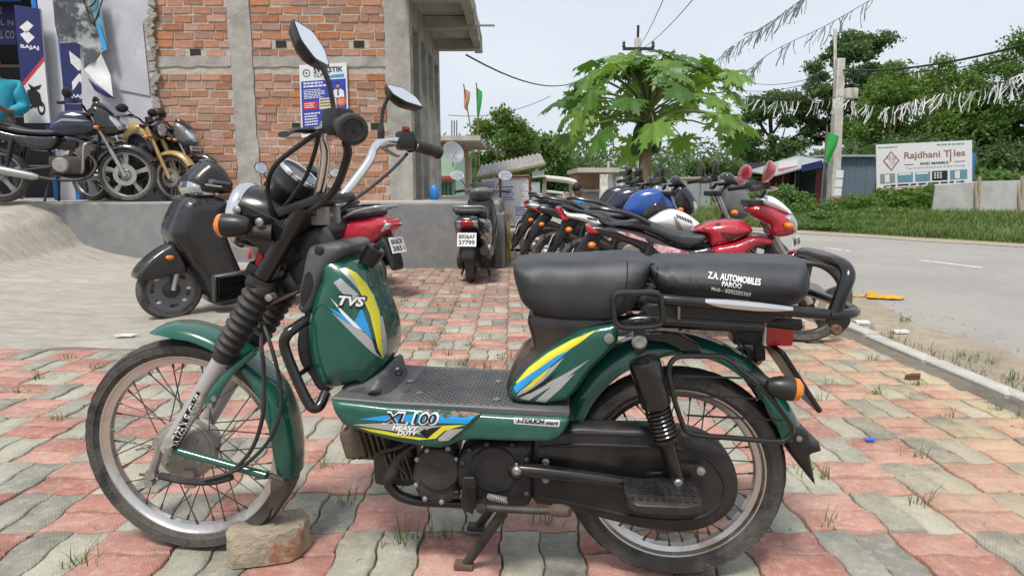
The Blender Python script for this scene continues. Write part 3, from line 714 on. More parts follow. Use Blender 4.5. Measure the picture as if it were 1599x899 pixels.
B().tube(M3([(250, 742, .09), (285, 750, .095), (330, 752, .1), (362, 744, .1)]), 0.009, 8, sm=4).obj('cable_sleeve', M_rubber, mop)
B().tube([M(262, 692, .06), M(262, 692, .115)], 0.014, 6).obj('axle_nut', M_alu, mop)
# --- fork legs (near and far), gaiters, upper tubes
fd = (M(471, 333, .083) - M(270, 690, .083)); fd.normalize()
def fork_at(w, px, py): return M(px, py, w)
A0, A1, A2, A3 = M(268, 692, .083), M(350, 553, .083), M(406, 440, .083), M(474, 322, .083)
for s in (1, -1):
    c = lambda p: Vector((p.x, p.y * s, p.z))
    low = B().tube([c(A0 - fd * 0.03), c(A0 - fd * 0.02), c(A0 + fd * 0.012), c(A1)], [0.012, 0.02, 0.0205, 0.0205], 16).obj('fork_leg', M_fork, mop)
    if s == 1: FORK = low
    g = []; rr = []; nseg = 9
    g.append(c(A1 - fd * 0.014)); rr.append(0.024); g.append(c(A1 + fd * 0.004)); rr.append(0.026)
    Lg = (A2 - A1).length
    for i in range(nseg):
        t0 = 0.008 + i / nseg * (Lg - 0.012); st = (Lg - 0.012) / nseg; rad = 0.0285 + 0.006 * i / nseg
        for q, ra in ((0.1, -0.004), (0.35, 0.003), (0.6, 0.004), (0.9, -0.003)): g.append(c(A1 + fd * (t0 + st * q))); rr.append(rad + ra)
    g.append(c(A2)); rr.append(0.034); g.append(c(A2 + fd * 0.012)); rr.append(0.034)
    B().tube(g, rr, 18).obj('fork_gaiter', M_rubber, mop, 55)
    B().tube([c(A2 + fd * 0.005), c(A3)], 0.0235, 16).obj('fork_tube', M_blackg, mop)
# sticker on the near leg
st = B(); o_, e1 = A0 + fd * 0.022, fd
perp = Vector((-fd.z, 0, fd.x)) * -1
def on_leg(t, a): # t along leg, a angle around leg facing the camera
    return A0 + fd * t + perp * (0.0212 * math.sin(a)) + Vector((0, 1, 0)) * (0.0212 * math.cos(a))
vv = []; nn_ = 16
for i in range(nn_ + 1):
    for a in range(9): vv.append(on_leg(0.004 + 0.118 * i / nn_ * 1.45, -1.45 + 1.5 * a / 8))
st.add(vv, [(i * 9 + j, i * 9 + j + 1, (i + 1) * 9 + j + 1, (i + 1) * 9 + j) for i in range(nn_) for j in range(8)])
st.obj('fork_sticker', M_ink, mop)
def leg_text(s, t0, t1, a0, a1, name):
    v, f = text_mesh(s, 0.02); A = np.array(v); lo, hi = A.min(0), A.max(0); b = B()
    vv = []
    for p in v:
        tt = t1 - (p[0] - lo[0]) / (hi[0] - lo[0]) * (t1 - t0); aa = a1 - (p[1] - lo[1]) / (hi[1] - lo[1]) * (a1 - a0)
        q = on_leg(tt, aa); ax = A0 + fd * tt; q = ax + (q - ax) * 1.05; vv.append(q)
    return b.add(vv, f).obj(name, M_white, mop)
leg_text('BUD BIKES', 0.045, 0.168, 0.0, -1.15, 'sticker_lettering')
leg_text('STAR', 0.010, 0.042, 0.0, -1.15, 'sticker_lettering')
# lower clamp (bottom bridge) and upper bridge
B().rbox((A2 + Vector((0, -A2.y, 0.02))), (0.06, 0.20, 0.04), 0.008, Matrix.Rotation(-0.5, 3, 'Y')).obj('lower_bridge', M_blackp, mop)
ub = A3 + fd * 0.004
B().rbox((ub.x, 0, ub.z), (0.12, 0.215, 0.02), 0.006, Matrix.Rotation(0.32, 3, 'Y')).obj('upper_bridge', M_blackp, mop)
B().tube([Vector((A2.x, 0, A2.z)), Vector((A3.x, 0, A3.z))], 0.026, 12).obj('steering_head', M_blackp, mop)
B().lathe([(0.009, -0.01), (0.009, 0.016), (0, 0.018)], M(424, 463, .107), (0, 1, 0), 8).obj('clamp_bolt', M_bolt, mop)

# --- front mudguard: section swept along the wheel
def mudguard(name, mid, edge, wid, m, k=3, lip=0.006, th=0.003):
    mid = cr([tuple(M(p[0], p[1], 0.0)) for p in mid], k); edge = cr([tuple(M(p[0], p[1], wid)) for p in edge], k); n = min(len(mid), len(edge)); rings = []
    for i in range(n):
        t1 = i / (n - 1); P = Vector(mid[min(int(round(t1 * (len(mid) - 1))), len(mid) - 1)]); Q = Vector(edge[min(int(round(t1 * (len(edge) - 1))), len(edge) - 1)])
        D = Vector((Q.x - P.x, 0, Q.z - P.z)); sec = []
        prof = [(0.0, 0.0), (0.35, 0.03), (0.62, 0.11), (0.82, 0.26), (0.94, 0.48), (0.985, 0.75), (1.0, 0.97), (1.0, 1.0), (0.96, 1.0), (0.93, 0.76), (0.88, 0.5), (0.76, 0.30), (0.58, 0.16), (0.33, 0.08), (0.0, 0.05)]
        half = [P + D * h + Vector((0, wid * q, 0)) for q, h in prof]
        other = [Vector((p.x, -p.y, p.z)) for p in reversed(half[1:-1])]
        rings.append(half + other)
    return B().loft(rings).obj(name, m, mop, 50)
FM = mudguard('front_mudguard', [(246, 513), (262, 503), (285, 501), (312, 505), (344, 517), (370, 533), (393, 553), (414, 573), (437, 595), (455, 626), (465, 660), (470, 700), (468, 738)],
         [(250, 524), (270, 529), (295, 533), (316, 541), (334, 550), (350, 559), (366, 572), (380, 586), (393, 603), (407, 629), (416, 655), (423, 690), (432, 738)], 0.060, M_green)
# ragged rusty flap at its lower end
fl = [(432, 739), (446, 738), (461, 738), (459, 754), (452, 770), (442, 786), (430, 801), (436, 782), (428, 790), (432, 762)]
b = B(); b.puff(M2(fl, 0.0), 0.034, 0.040, 0.01, 0.02); b.obj('mud_flap', M_rust, mop, 50)
B().tube(M3([(398, 744, .09), (425, 742, .075), (440, 748, .06)]), 0.012, 8, flat=0.5).obj('stay_end', M_rust, mop)
B().tube([M(272, 702, .093), M(416, 742, .09)], 0.0105, 10).obj('mudguard_stay', M_green, mop)
B().tube(M3([(327, 634, .10), (336, 612, .10), (362, 578, .085), (396, 549, .06)]), [0.013, 0.014, 0.010, 0.010], 8, sm=3, flat=0.45).obj('mudguard_stay', M_green, mop)
for p in ((330, 632), (336, 621)): B().lathe([(0.007, 0), (0.007, 0.008), (0, 0.009)], M(p[0], p[1], .106), (0, 1, 0), 8).obj('stay_bolt', M_bolt, mop)

# --- headlamp, bracket, indicators
hc = M(392, 338, 0.0); hax = Vector((0.97, 0, 0.16)).normalized()
hr_ = 0.080
B().lathe([(0.0, -0.12), (0.03, -0.118), (0.058, -0.10), (0.072, -0.065), (hr_ - 0.003, -0.02), (hr_ - 0.003, 0.0)], hc, hax, 32).obj('headlamp_bowl', M_blackg, mop)
B().lathe([(hr_ - 0.002, -0.004), (hr_ + 0.003, 0.002), (hr_ + 0.004, 0.012), (hr_ + 0.001, 0.022), (hr_ - 0.008, 0.024)], hc, hax, 36, cap=False).obj('headlamp_rim', M_chrome, mop)
B().lathe([(hr_ - 0.007, 0.022), (0.05, 0.036), (0.0, 0.042)], hc, hax, 28).obj('headlamp_lens', M_glass, mop)
for s in (1, -1):
    o2 = round_poly(M2([(366, 322), (378, 318), (452, 352), (422, 404), (384, 372)], .10), 0.008)
    B().ext(o2, 0.094 * s, 0.101 * s, 0.0015).obj('lamp_bracket', M_blackg, mop)
    b = B(); p0, p1 = M(424, 364, .108), M(385, 362, .128)
    b.tube([Vector((p.x, p.y * s, p.z)) for p in (p0, (p0 + p1) / 2, p1)], [0.020, 0.015, 0.0145], 12, sm=2).obj('indicator_stalk', M_rubber, mop)
    ic = M(360, 352, .14); ic.y *= s
    # pod: rounded, lens at the front
    B().lathe([(0.0, -0.048), (0.012, -0.046), (0.021, -0.034), (0.026, -0.012), (0.0275, 0.010), (0.0275, 0.014)], ic, (1, 0, 0), 20).obj('indicator_pod', M_blackp, mop)
    B().lathe([(0.0272, 0.0142), (0.026, 0.024), (0.018, 0.031), (0.0, 0.033)], ic, (1, 0, 0), 20).obj('indicator_lens', M_amber, mop)
B().lathe([(0.010, 0), (0.010, 0.005), (0.005, 0.008), (0, 0.008)], M(371, 328, .102), (0, 1, 0), 10).obj('bracket_bolt', M_bolt, mop)
B().lathe([(0.010, 0), (0.010, 0.005), (0.005, 0.008), (0, 0.008)], M(406, 347, .128), (0, 1, 0), 10).obj('bracket_bolt', M_bolt, mop)
# registration plate holder facing forward, seen from behind
pq = [M(332, 430, .04), M(397, 420, -.04), M(390, 462, -.04), M(334, 472, .04)]
n_ = (pq[1] - pq[0]).cross(pq[3] - pq[0]).normalized() * 0.012
B().loft([[p - n_ for p in pq], [p + n_ for p in pq]]).obj('number_plate_holder', M_blackp, mop, bev=0.003)
cc = sum(pq, Vector()) / 4
b = B()
for k, (a, c) in enumerate([(0.12, 0.12), (0.88, 0.88)]):
    pass
fr_ = [pq[0].lerp(pq[2], 0.1), pq[1].lerp(pq[3], 0.1), pq[2].lerp(pq[0], 0.1), pq[3].lerp(pq[1], 0.1)]
for s in (-1, 1): b.tube([p + n_ * 1.15 * s for p in fr_], 0.003, 6, closed=True)
for t in (0.33, 0.66):
    for s in (-1, 1): b.tube([fr_[0].lerp(fr_[3], t) + n_ * 1.1 * s, fr_[1].lerp(fr_[2], t) + n_ * 1.1 * s], 0.0025, 5)
b.obj('plate_rib', M_blackg, mop)
B().tube(M3([(404, 396, .09), (408, 404, .085), (404, 412, .09), (410, 398, .095)]), 0.008, 8, sm=3).obj('red_thread', mat('red_cloth', (0.5, 0.03, 0.05), 0.9, bump=0.5), mop)

# --- speedometer pod
sc_, sax = M(468, 272, 0.0), Vector((-0.66, 0, 0.75)).normalized()
B().lathe([(0.0, -0.105), (0.030, -0.105), (0.040, -0.09), (0.052, -0.045), (0.054, -0.042), (0.054, -0.034), (0.0525, -0.032), (0.053, 0.0)], sc_, sax, 32).obj('speedometer_cup', M_blackp, mop)
B().lathe([(0.0535, -0.004), (0.0545, 0.004), (0.0525, 0.007), (0.045, 0.006)], sc_, sax, 32, cap=False).obj('speedometer_bezel', M_chrome, mop)
B().lathe([(0.0455, 0.0055), (0.0, 0.0065)], sc_, sax, 24).obj('speedometer_glass', mat('dial_glass', (0.03, 0.03, 0.035), 0.1, coat=0.2), mop)
b = B(); q = sc_ + Vector((0, -0.085, 0.01))
b.lathe([(0, -0.05), (0.018, -0.05), (0.022, 0.0), (0.02, 0.006), (0, 0.007)], q, sax, 18).obj('indicator_lamp_pod', M_blackp, mop)
# --- handlebar (one bent chrome tube, mirrored), clamp, grips, levers
HB = [(0.905, -0.03, 0.905), *[tuple(M(*p)) for p in ((518, 326, -.055), (548, 290, -.10), (576, 252, -.15), (586, 229, -.185), (604, 219, -.215), (630, 222, -.25), (650, 228, -.28))]]
HBm = [(x, -y, z) for x, y, z in reversed(HB)]
B().tube(HBm + [(0.905, 0, 0.90)] + HB, 0.0115, 14, sm=4).obj('handlebar', M_chrome, mop)
for s in (1, -1):
    B().rbox((0.905, 0.035 * s, 0.902), (0.04, 0.028, 0.045), 0.006).obj('bar_clamp', M_alu, mop)
    g0, g1 = M(640, 225, -.268), M(685, 238, -.375); g0.y *= -s; g1.y *= -s
    d = (g1 - g0)
    B().tube([g0, g0 + d * 0.03, g0 + d * 0.05, g0 + d * 0.12, g0 + d * 0.94, g0 + d * 0.96, g1], [0.019, 0.024, 0.019, 0.0175, 0.0175, 0.0205, 0.0195], 18).obj('grip', M_rubber, mop)
    if s == 1:
        dn = d.normalized(); B().lathe([(0.0, -0.02), (0.024, -0.02), (0.0275, -0.014), (0.028, 0.006), (0.025, 0.012), (0.019, 0.013), (0.018, 0.010), (0.0, 0.010)], g1, d, 26).obj('grip_end', M_rubber, mop); B().lathe([(0.0045, 0.0), (0.004, 0.001), (0, 0.001)], g1 + dn * 0.0105, d, 10).obj('grip_hole_shade', M_ink, mop)  # hole is a black disc, its shade put into the colour
    h0 = M(632, 222, -.25); h0.y *= -s
    B().rbox(h0 + Vector((0.0, 0.005 * s, 0.004)), (0.050, 0.05, 0.052), 0.012, Matrix.Rotation(-0.5 * s, 3, 'Z')).obj('switch_housing', M_blackp, mop)
    lv = [h0 + Vector((0.02, -0.01 * s, -0.005)), h0 + Vector((0.06, 0.0, -0.012)), h0 + Vector((0.072, 0.05 * s, -0.016)), h0 + Vector((0.06, 0.115 * s, -0.03)), h0 + Vector((0.056, 0.13 * s, -0.03))]
    B().tube(lv, [0.010, 0.010, 0.008, 0.007, 0.010], 8, sm=4, flat=0.6).obj('lever', M_blackp if s == 1 else M_alu, mop)
hL = M(632, 222, -.25)
B().rbox((hL.x - 0.005, hL.y, hL.z + 0.036), (0.02, 0.022, 0.012), 0.004).obj('kill_switch', M_redlens, mop)
# mirrors: black shell with a real glass
def mirror(stem, quad, back, s_r=0.0055):
    mr = link('mirror', None, mop); KIDS.setdefault(mop.name, []).append(mr)
    B().tube(stem, [0.010, 0.010, 0.0055] + [s_r] * (len(stem) - 3), 8, sm=3).obj('mirror_stem', M_blackp, mr)
    q = [Vector(p) for p in round_poly(quad, 0.010, 3)]; c = sum(q, Vector()) / len(q); nrm = (Vector(quad[1]) - Vector(quad[0])).cross(Vector(quad[-1]) - Vector(quad[0])).normalized()
    if nrm.dot(Vector(back)) < 0: nrm = -nrm
    B().loft([q, [p + nrm * 0.004 for p in q], [c + (p - c) * 0.82 + nrm * 0.022 for p in q], [c + (p - c) * 0.4 + nrm * 0.032 for p in q]]).obj('mirror_shell', M_blackp, mr, 50)
    B().add([c + (p - c) * 0.90 - nrm * 0.0012 for p in q], [list(range(len(q)))]).obj('mirror_glass', M_mirror, mr)
    return mr
# near-side mirror
mirror(M3([(521, 196, .245), (521, 182, .245), (521, 170, .245), (513, 128, .25), (500, 100, .255)]),
       M3([(455, 28, .275), (487, 48, .225), (508, 80, .205), (516, 107, .21), (492, 94, .27), (468, 62, .30)]), (1, 0.3, -0.1))
mirror(M3([(595, 217, -.205), (595, 204, -.205), (596, 192, -.207), (598, 172, -.21), (606, 152, -.215)]),
       M3([(600, 131, -.20), (628, 137, -.265), (650, 152, -.30), (663, 169, -.29), (634, 160, -.22), (612, 147, -.18)]), (0.6, -0.1, -1))
# cables
for pts, r in [([(500, 205, .26), (470, 225, .24), (430, 258, .16), (418, 290, .10), (424, 325, .08), (436, 352, .06)], 0.0055),
               ([(498, 205, .26), (492, 235, .2), (478, 275, .12), (455, 310, .09), (432, 340, .06), (430, 360, .04)], 0.0048),
               ([(540, 222, .24), (542, 245, .2), (520, 300, .12), (480, 330, .09), (440, 350, .07)], 0.009),
               ([(636, 240, -.25), (612, 265, -.2), (580, 292, -.14), (555, 310, -.1), (520, 338, -.05)], 0.0045),
               ([(410, 500, .05), (408, 540, .10), (412, 580, .10), (410, 650, .10), (390, 706, .10), (350, 742, .10), (300, 752, .097)], 0.0052),
               ([(400, 480, .05), (420, 530, .10), (436, 590, .10), (438, 640, .10), (418, 690, .11), (372, 732, .11), (318, 749, .11)], 0.0048),
               ([(428, 360, .05), (424, 400, .05), (416, 440, .04), (404, 490, .05)], 0.0052), ([(420, 365, .04), (404, 400, .03), (396, 430, .03), (398, 482, .05)], 0.005),
               ([(508, 335, .03), (498, 300, .02), (508, 285, .0), (505, 330, -.02)], 0.003)]:
    B().tube(M3(pts), r, 7, sm=5).obj('cable', M_rubber, mop)
for p, q in [((404, 470), .0), ((455, 440), .0), ((440, 410), -.02), ((462, 400), .0)]:
    B().rbox(M(p[0] + 30, p[1] - 20, q), (0.07, 0.10, 0.06), 0.015, Matrix.Rotation(0.5, 3, 'Y')).obj('steering_harness', M_blackp, mop)

# --- tank
tk = [(538, 390), (527, 399), (516, 409), (505, 426), (496, 444), (489, 466), (484, 488), (481, 508), (482, 528), (485, 551), (491, 574), (502, 597), (516, 605), (537, 602), (560, 596), (588, 584), (612, 562), (624, 538), (625, 516), (623, 500), (618, 482), (610, 462), (602, 444), (590, 424), (578, 408), (566, 397), (553, 390)]
WT = 0.115
TK = B().puff(MS(cr([(*p,) for p in tk], 2, True), 0.07, -0.055, 392, 560, 40), 0.060, WT, 0.065, 0.018).obj('tank', M_green, mop, 60)
# dark ribbed backing along its front edge
b = B(); b.puff(M2(cr([(484, 470), (478, 500), (470, 516), (468, 540), (474, 566), (488, 584), (500, 604), (520, 600), (520, 480)], 3, True), 0.04), 0.05, 0.065, 0.02, 0.02).obj('tank_backing', M_blackp, mop)
# path of the styling crease on the tank flank (lower edge of the badge field)
cre = onto(B().tube([(p[0], 0, p[1]) for p in M2([(492, 492), (502, 478), (520, 490), (545, 512), (578, 540), (606, 560)], .11)], 0.0022, 5, sm=4), TK, 1, 0.0)
def strip(pts, wdt, m, name, host, off=0.001):
    P = cr(M2(pts, .11), 5); b = B(); v = []
    for i, p in enumerate(P):
        a = Vector(P[min(i + 1, len(P) - 1)]) - Vector(P[max(i - 1, 0)]); a.normalize(); nn = Vector((-a.y, a.x)) * wdt
        v += [(p[0] - nn.x, 0, p[1] - nn.y), (p[0] + nn.x, 0, p[1] + nn.y)]
    b.add(v, [(2 * i, 2 * i + 1, 2 * i + 3, 2 * i + 2) for i in range(len(P) - 1)])
    return onto(b, host, 1, off).obj(name, m, mop)
M_crease_shade = mat('green_crease_shade', (0.004, 0.05, 0.036), 0.3, coat=0.5)  # darker green strip: shade along the tank crease put into the colour
strip([(484, 500), (492, 484), (503, 476), (522, 488), (548, 514), (582, 548), (606, 566)], 0.0012, M_crease_shade, 'tank_crease_shade', TK)
# decals on the tank: measured in pixels, laid on the real surface
CAML = Vector(((Vector((0, 0, CAMH)) - RC).dot(EU), (Vector((0, 0, CAMH)) - RC).dot(EW), CAMH))
def mop_ray(px, py):
    d = Vector(ray(px, py)); return CAML, Vector((d.dot(EU), d.dot(EW), d.z)).normalized()
def dec(pts, m, name, host=None, w=.11, off=0.0014):
    """print measured in photo pixels and laid on the body it is stuck to"""
    return onto(flatpoly([(p[0], -p[1]) for p in pts]), host or TK, 1, off, 6.0, mop_ray).obj(name, m, mop, 60)
dec([(530, 420), (540, 418), (553, 431), (568, 452), (578, 478), (572, 470), (556, 448)], M_silver, 'decal')
dec([(521, 441), (532, 434), (548, 449), (566, 466), (566, 478), (551, 471), (534, 457)], M_silver, 'decal', off=0.0012)
dec([(541, 418), (556, 426), (570, 441), (583, 462), (592, 490), (598, 522), (599, 548), (597, 560), (590, 545), (584, 518), (577, 490), (568, 470), (556, 442)], M_yellow, 'decal', off=0.0018)
dec([(583, 462), (588, 470), (596, 492), (602, 522), (603, 548), (597, 560), (599, 546), (598, 522), (592, 490)], M_silver, 'decal', off=0.0019)
dec([(513, 479), (522, 483), (538, 492), (552, 504), (566, 499), (558, 472), (564, 480), (574, 506), (580, 528), (570, 518), (553, 510), (535, 499)], M_blue, 'decal', off=0.002)
dec([(516, 464), (536, 485), (556, 505), (566, 516), (552, 509), (534, 489)], M_white, 'decal', off=0.0023)
dec([(517, 486), (538, 501), (556, 511), (572, 521), (580, 530), (588, 547), (597, 561), (581, 550), (560, 530), (538, 508)], M_silver, 'decal', off=0.0016)
dec([(580, 528), (585, 530), (590, 545), (597, 561), (586, 548)], M_ink, 'decal', off=0.0024)
def dec_text(s, cpx, wpx, hpx, host, w, m, name, ang=0.0, bold=0.02, shear=0.0, off=0.003, res=0.012):
    """lettering centred at a pixel, width/height in pixels, laid on host"""
    ex = Vector((math.cos(ang), 0, -math.sin(ang))); ez = Vector((math.sin(ang), 0, math.cos(ang)))
    return onto(sign_text(s, (cpx[0], 0, -cpx[1]), ex, ez, wpx, hpx, bold, shear), host, 1, off, 6.0, mop_ray).obj(name, m, mop, 60)
dec_text('TVS', (549.5, 471), 46, 22, TK, .115, M_ink, 'badge_outline', 0.09, 0.07, 0.25, 0.0030)
dec_text('TVS', (549, 470), 40, 15, TK, .115, M_white, 'badge_lettering', 0.09, 0.035, 0.25, 0.0040)
# filler cap
cp = M(576, 402, 0.05); cax = Vector((-0.55, 0.0, 0.83)).normalized(); b = B()
cn = 20; pr = [(0.0, 0.028), (0.020, 0.028), (0.024, 0.024), (0.024, 0.0), (0.021, -0.02)]
cp = Vector((cp.x, 0.035, cp.z)); b.lathe(pr, cp, cax, cn); b.rbox(cp + cax * 0.031, (0.04, 0.014, 0.014), 0.003, Matrix.Rotation(0.6, 3, 'Y')).obj('filler_cap', M_blackp, mop, 25)
# grey front cowl between tank and fork
cw = [(484, 386), (500, 381), (520, 379), (536, 381), (541, 392), (524, 408), (508, 428), (497, 452), (488, 480), (476, 490), (466, 482), (468, 455), (473, 428), (478, 402)]
CW = B().puff(M2(cr(cw, 2, True), 0.09), 0.085, 0.104, 0.022, 0.018).obj('front_cowl', M_grey, mop, 60)
b = onto(flatpoly(M2(cr([(486, 425), (490, 440), (484, 462), (474, 478), (470, 470), (472, 448), (478, 428)], 3, True), .1)), CW, 1, 0.001); b.obj('cowl_recess_patch', M_blackp, mop)  # flat black patch in place of a sunk recess
B().lathe([(0.012, 0), (0.012, 0.002), (0.007, 0.005), (0, 0.005)], M(499, 391, .102), (0, 1, 0), 14).obj('cowl_rivet', M_blackp, mop)
# crash bar: bent tube, both sides
cb = M3([(478, 500, .09), (462, 511, .115), (449, 522, .13), (444, 540, .13), (462, 588, .13), (480, 626, .13), (490, 637, .13), (500, 632, .12), (509, 612, .10)])
for s in (1, -1): B().tube([Vector((p.x, p.y * s, p.z)) for p in cb], 0.0125, 12, sm=4).obj('crash_bar', M_blackg, mop)
B().tube([cb[4] * 1.0, Vector((cb[4].x, -cb[4].y, cb[4].z))], 0.006, 8).obj('crash_bar_brace', M_blackg, mop)

# --- floorboard
FZ = M(688, 633, .145).z; ff = M(516, 622, .145).x; fr2 = M(890, 641, .145).x
fl_ = M2([(517, 620), (600, 627), (700, 632), (800, 637), (889, 642), (890, 652), (800, 648), (700, 642), (600, 637), (520, 630)], .148)
B().ext(fl_, -0.148, 0.148).obj('floor_tray', M_grey, mop, bev=0.003)
b = B(); ftop = cr(M2([(600, 626), (700, 631), (800, 636), (885, 641)], .148), 6)
nd = 0
for i in range(30):
    for j in range(13):
        x = M(632, 628, .1).x - i * (M(632, 628, .1).x - M(800, 630, .1).x) / 29; y = -0.12 + j * 0.02 + (0.01 if i % 2 else 0)
        z = float(np.interp(-x, [-p[0] for p in ftop], [p[1] for p in ftop])); b.lathe([(0.0042, 0), (0.003, 0.0022), (0, 0.0026)], (x, y, z), (0, 0, 1), 6); nd += 1
b.obj('floor_studs', M_grey, mop)['kind'] = 'stuff'
for p in ((655, 618), (640, 600), (775, 626), (778, 598)):
    q = G(p[0], p[1], 0.0); d = Vector(ray(*p)); t = (FZ - CAMH) / d.z; q = d * t - RC; q = Vector((q.dot(EU), q.dot(EW), FZ + 0.004))
    z = float(np.interp(-q.x, [-r[0] for r in ftop], [r[1] for r in ftop])); B().lathe([(0.009, 0), (0.009, 0.003), (0.004, 0.004), (0, 0.003)], (q.x, q.y, z), (0, 0, 1), 12).obj('floor_screw', M_bolt, mop)
# raised hump of the floor under the tank
hp = MS([(518, 618), (535, 606), (556, 601), (580, 590), (606, 570), (622, 560), (627, 566), (638, 590), (648, 606), (652, 612), (640, 628), (580, 627), (540, 624)], .12, -.06, None, 590, 40)
HP = B().puff(hp, 0.05, 0.140, 0.06, 0.012).obj('floor_hump', M_grey, mop, 60)
B().lathe([(0.011, 0), (0.011, 0.003), (0.006, 0.006), (0, 0.004)], M(622, 580, .10), (-0.3, 1, 0.2), 14).obj('hump_clip', M_blackp, mop)
# green side skirts (near and far)
sk = [(515, 624), (600, 634), (690, 641), (790, 648), (889, 652), (890, 660), (884, 672), (874, 684), (858, 691), (800, 690), (741, 688), (718, 690), (703, 697), (688, 701), (666, 699), (630, 693), (594, 684), (560, 674), (534, 664), (520, 643)]
skp = M2(sk, .155)
SK = B().puff(round_poly(skp, 0.006, 2), 0.0, 0.02, 0.012, 0.02, c=0.14, both=False, back=0.130).obj('side_skirt', M_green2, mop, 40)
B().add([(x, -y, z) for x, y, z in [tuple(v.co) for v in SK.data.vertices]], [list(p.vertices)[::-1] for p in SK.data.polygons]).obj('side_skirt', M_green2, mop, 40)
# step in the skirt: forward half stands proud of the rear half
stp = M2([(516, 626), (600, 636), (752, 647), (735, 664), (712, 684), (688, 699), (666, 697), (594, 682), (536, 662), (521, 643)], .165)
SK2 = B().puff(round_poly(stp, 0.008, 2), 0.0, 0.010, 0.016, 0.02, c=0.158, both=False, back=0.150).obj('skirt_front', M_green2, mop, 45)
D2 = lambda p, m, n, off=0.0012: dec(p, m, n, SK2, .165, off)
D2([(560, 654), (600, 648), (690, 645), (742, 649), (730, 661), (690, 660), (640, 660)], M_blue, 'decal')
D2([(548, 662), (600, 660), (650, 664), (690, 664), (676, 678), (640, 676), (600, 670)], M_silver, 'decal')
D2([(560, 666), (600, 672), (640, 680), (668, 684), (690, 664), (728, 662), (694, 672), (680, 684), (655, 686), (615, 680), (580, 673)], M_yellow, 'decal', 0.0016)
D2([(684, 684), (700, 670), (724, 668), (700, 687), (686, 688)], M_silver, 'decal', 0.0014)
D2([(668, 683), (690, 665), (672, 668), (655, 674), (664, 668)], M_ink, 'decal', 0.0019)
dec_text('XL', (617, 652), 42, 20, SK2, .165, M_white, 'skirt_lettering_outline', 0.03, 0.05, 0.3, 0.0024)
dec_text('100', (664, 653), 44, 20, SK2, .165, M_white, 'skirt_lettering_outline', 0.03, 0.05, 0.25, 0.0026)
dec_text('XL', (617, 652), 36, 15, SK2, .165, M_ink, 'skirt_lettering', 0.03, 0.02, 0.3, 0.0036)
dec_text('100', (664, 653), 37, 15, SK2, .165, M_ink, 'skirt_lettering', 0.03, 0.015, 0.25, 0.0038)
dec_text('HEAVY', (634, 667), 42, 7.5, SK2, .165, M_white, 'skirt_lettering', 0.04, 0.05, 0.25, 0.0040)
dec_text('DUTY', (637, 674.5), 32, 7, SK2, .165, M_white, 'skirt_lettering', 0.04, 0.05, 0.25, 0.0040)
# scraped, rusty patch on the top edge of the skirt
D2([(658, 641), (670, 640), (700, 642), (735, 644), (752, 647), (748, 650), (735, 649), (722, 651), (706, 648), (698, 652), (690, 647), (668, 645)], mat('scraped_paint', (0.26, 0.17, 0.12), 0.9, var=0.4, scale=60, col2=(0.02, 0.09, 0.065), thr=0.52, soft=0.06, bump=0.5), 'scrape', 0.0022)
dec(round_poly([(802, 652), (874, 656), (873, 666), (803, 661)], 1.5, 2), M_white, 'badge_plate', SK, .16, 0.0012)
dec(round_poly([(803.5, 653.2), (872.5, 657.2), (871.8, 664.8), (804, 659.9)], 1.2, 2), M_silver, 'badge_plate', SK, .16, 0.0016)
dec_text('i-TOUCH', (829, 657), 43, 7, SK, .16, M_ink, 'badge_lettering', 0.06, 0.05, 0.3, 0.0024)
dec_text('start', (862, 660), 20, 4.5, SK, .16, M_ink, 'badge_lettering', 0.06, 0.02, 0.3, 0.0024)
# --- engine, chain case, stand
b = B()
for i in range(7):
    x = M(548 + i * 9, 690, .05); b.rbox((x.x, 0, x.z), (0.006, 0.13, 0.085 - 0.002 * i), 0.002, Matrix.Rotation(0.25, 3, 'Y'))
b.rbox(M(574, 690, 0.0), (0.085, 0.09, 0.06), 0.01).obj('cylinder_fins', M_fin, mop, 30)['kind'] = 'stuff'
B().rbox(M(556, 688, .05), (0.055, 0.06, 0.07), 0.01, Matrix.Rotation(0.25, 3, 'Y')).obj('cylinder_head', M_fin, mop)
B().rbox(M(622, 716, 0.0), (0.11, 0.10, 0.11), 0.02).obj('crankcase', M_engine, mop)
B().tube(M3([(640, 704, .06), (624, 716, .07), (612, 738, .08), (606, 748, .08)]), [0.016, 0.015, 0.018, 0.016], 10, sm=3).obj('carburettor_boot', M_rubber, mop)
B().tube(M3([(607, 742, .075), (608, 756, .075), (622, 772, .07), (650, 781, .06), (700, 784, .03), (760, 786, .0)]), 0.0135, 12, sm=5).obj('exhaust_pipe', M_blackg, mop)
# magneto cover with raised maker lettering
mc = cr([(645, 735), (652, 712), (668, 700), (688, 694), (706, 697), (713, 712), (710, 730), (716, 750), (718, 770), (700, 783), (676, 782), (655, 773), (647, 755)], 3, True)
MC = B().puff(M2(mc, .09), 0.0, 0.022, 0.02, 0.02, c=0.085, both=False, back=0.0).obj('magneto_cover', M_engine, mop, 50)
q = M(685, 730, .1); B().lathe([(0.053, 0.0), (0.053, 0.008), (0.048, 0.012), (0.0, 0.012)], Vector((q.x, 0.104, q.z)), (0, 1, 0), 40).obj('cover_disc', M_engine, mop)
b = sign_text('TVS', (q.x, 0.1175, q.z + 0.002), (-1, 0, 0), (0, 0, 1), 0.045, 0.016, 0.03, 0.15); b.obj('cast_lettering', M_bolt if False else M_engine, mop)
B().lathe([(0.0105, 0), (0.0105, 0.006), (0.006, 0.009), (0, 0.006)], M(713, 770, .11), (0, 1, 0), 12).obj('cover_bolt', M_blackp, mop)
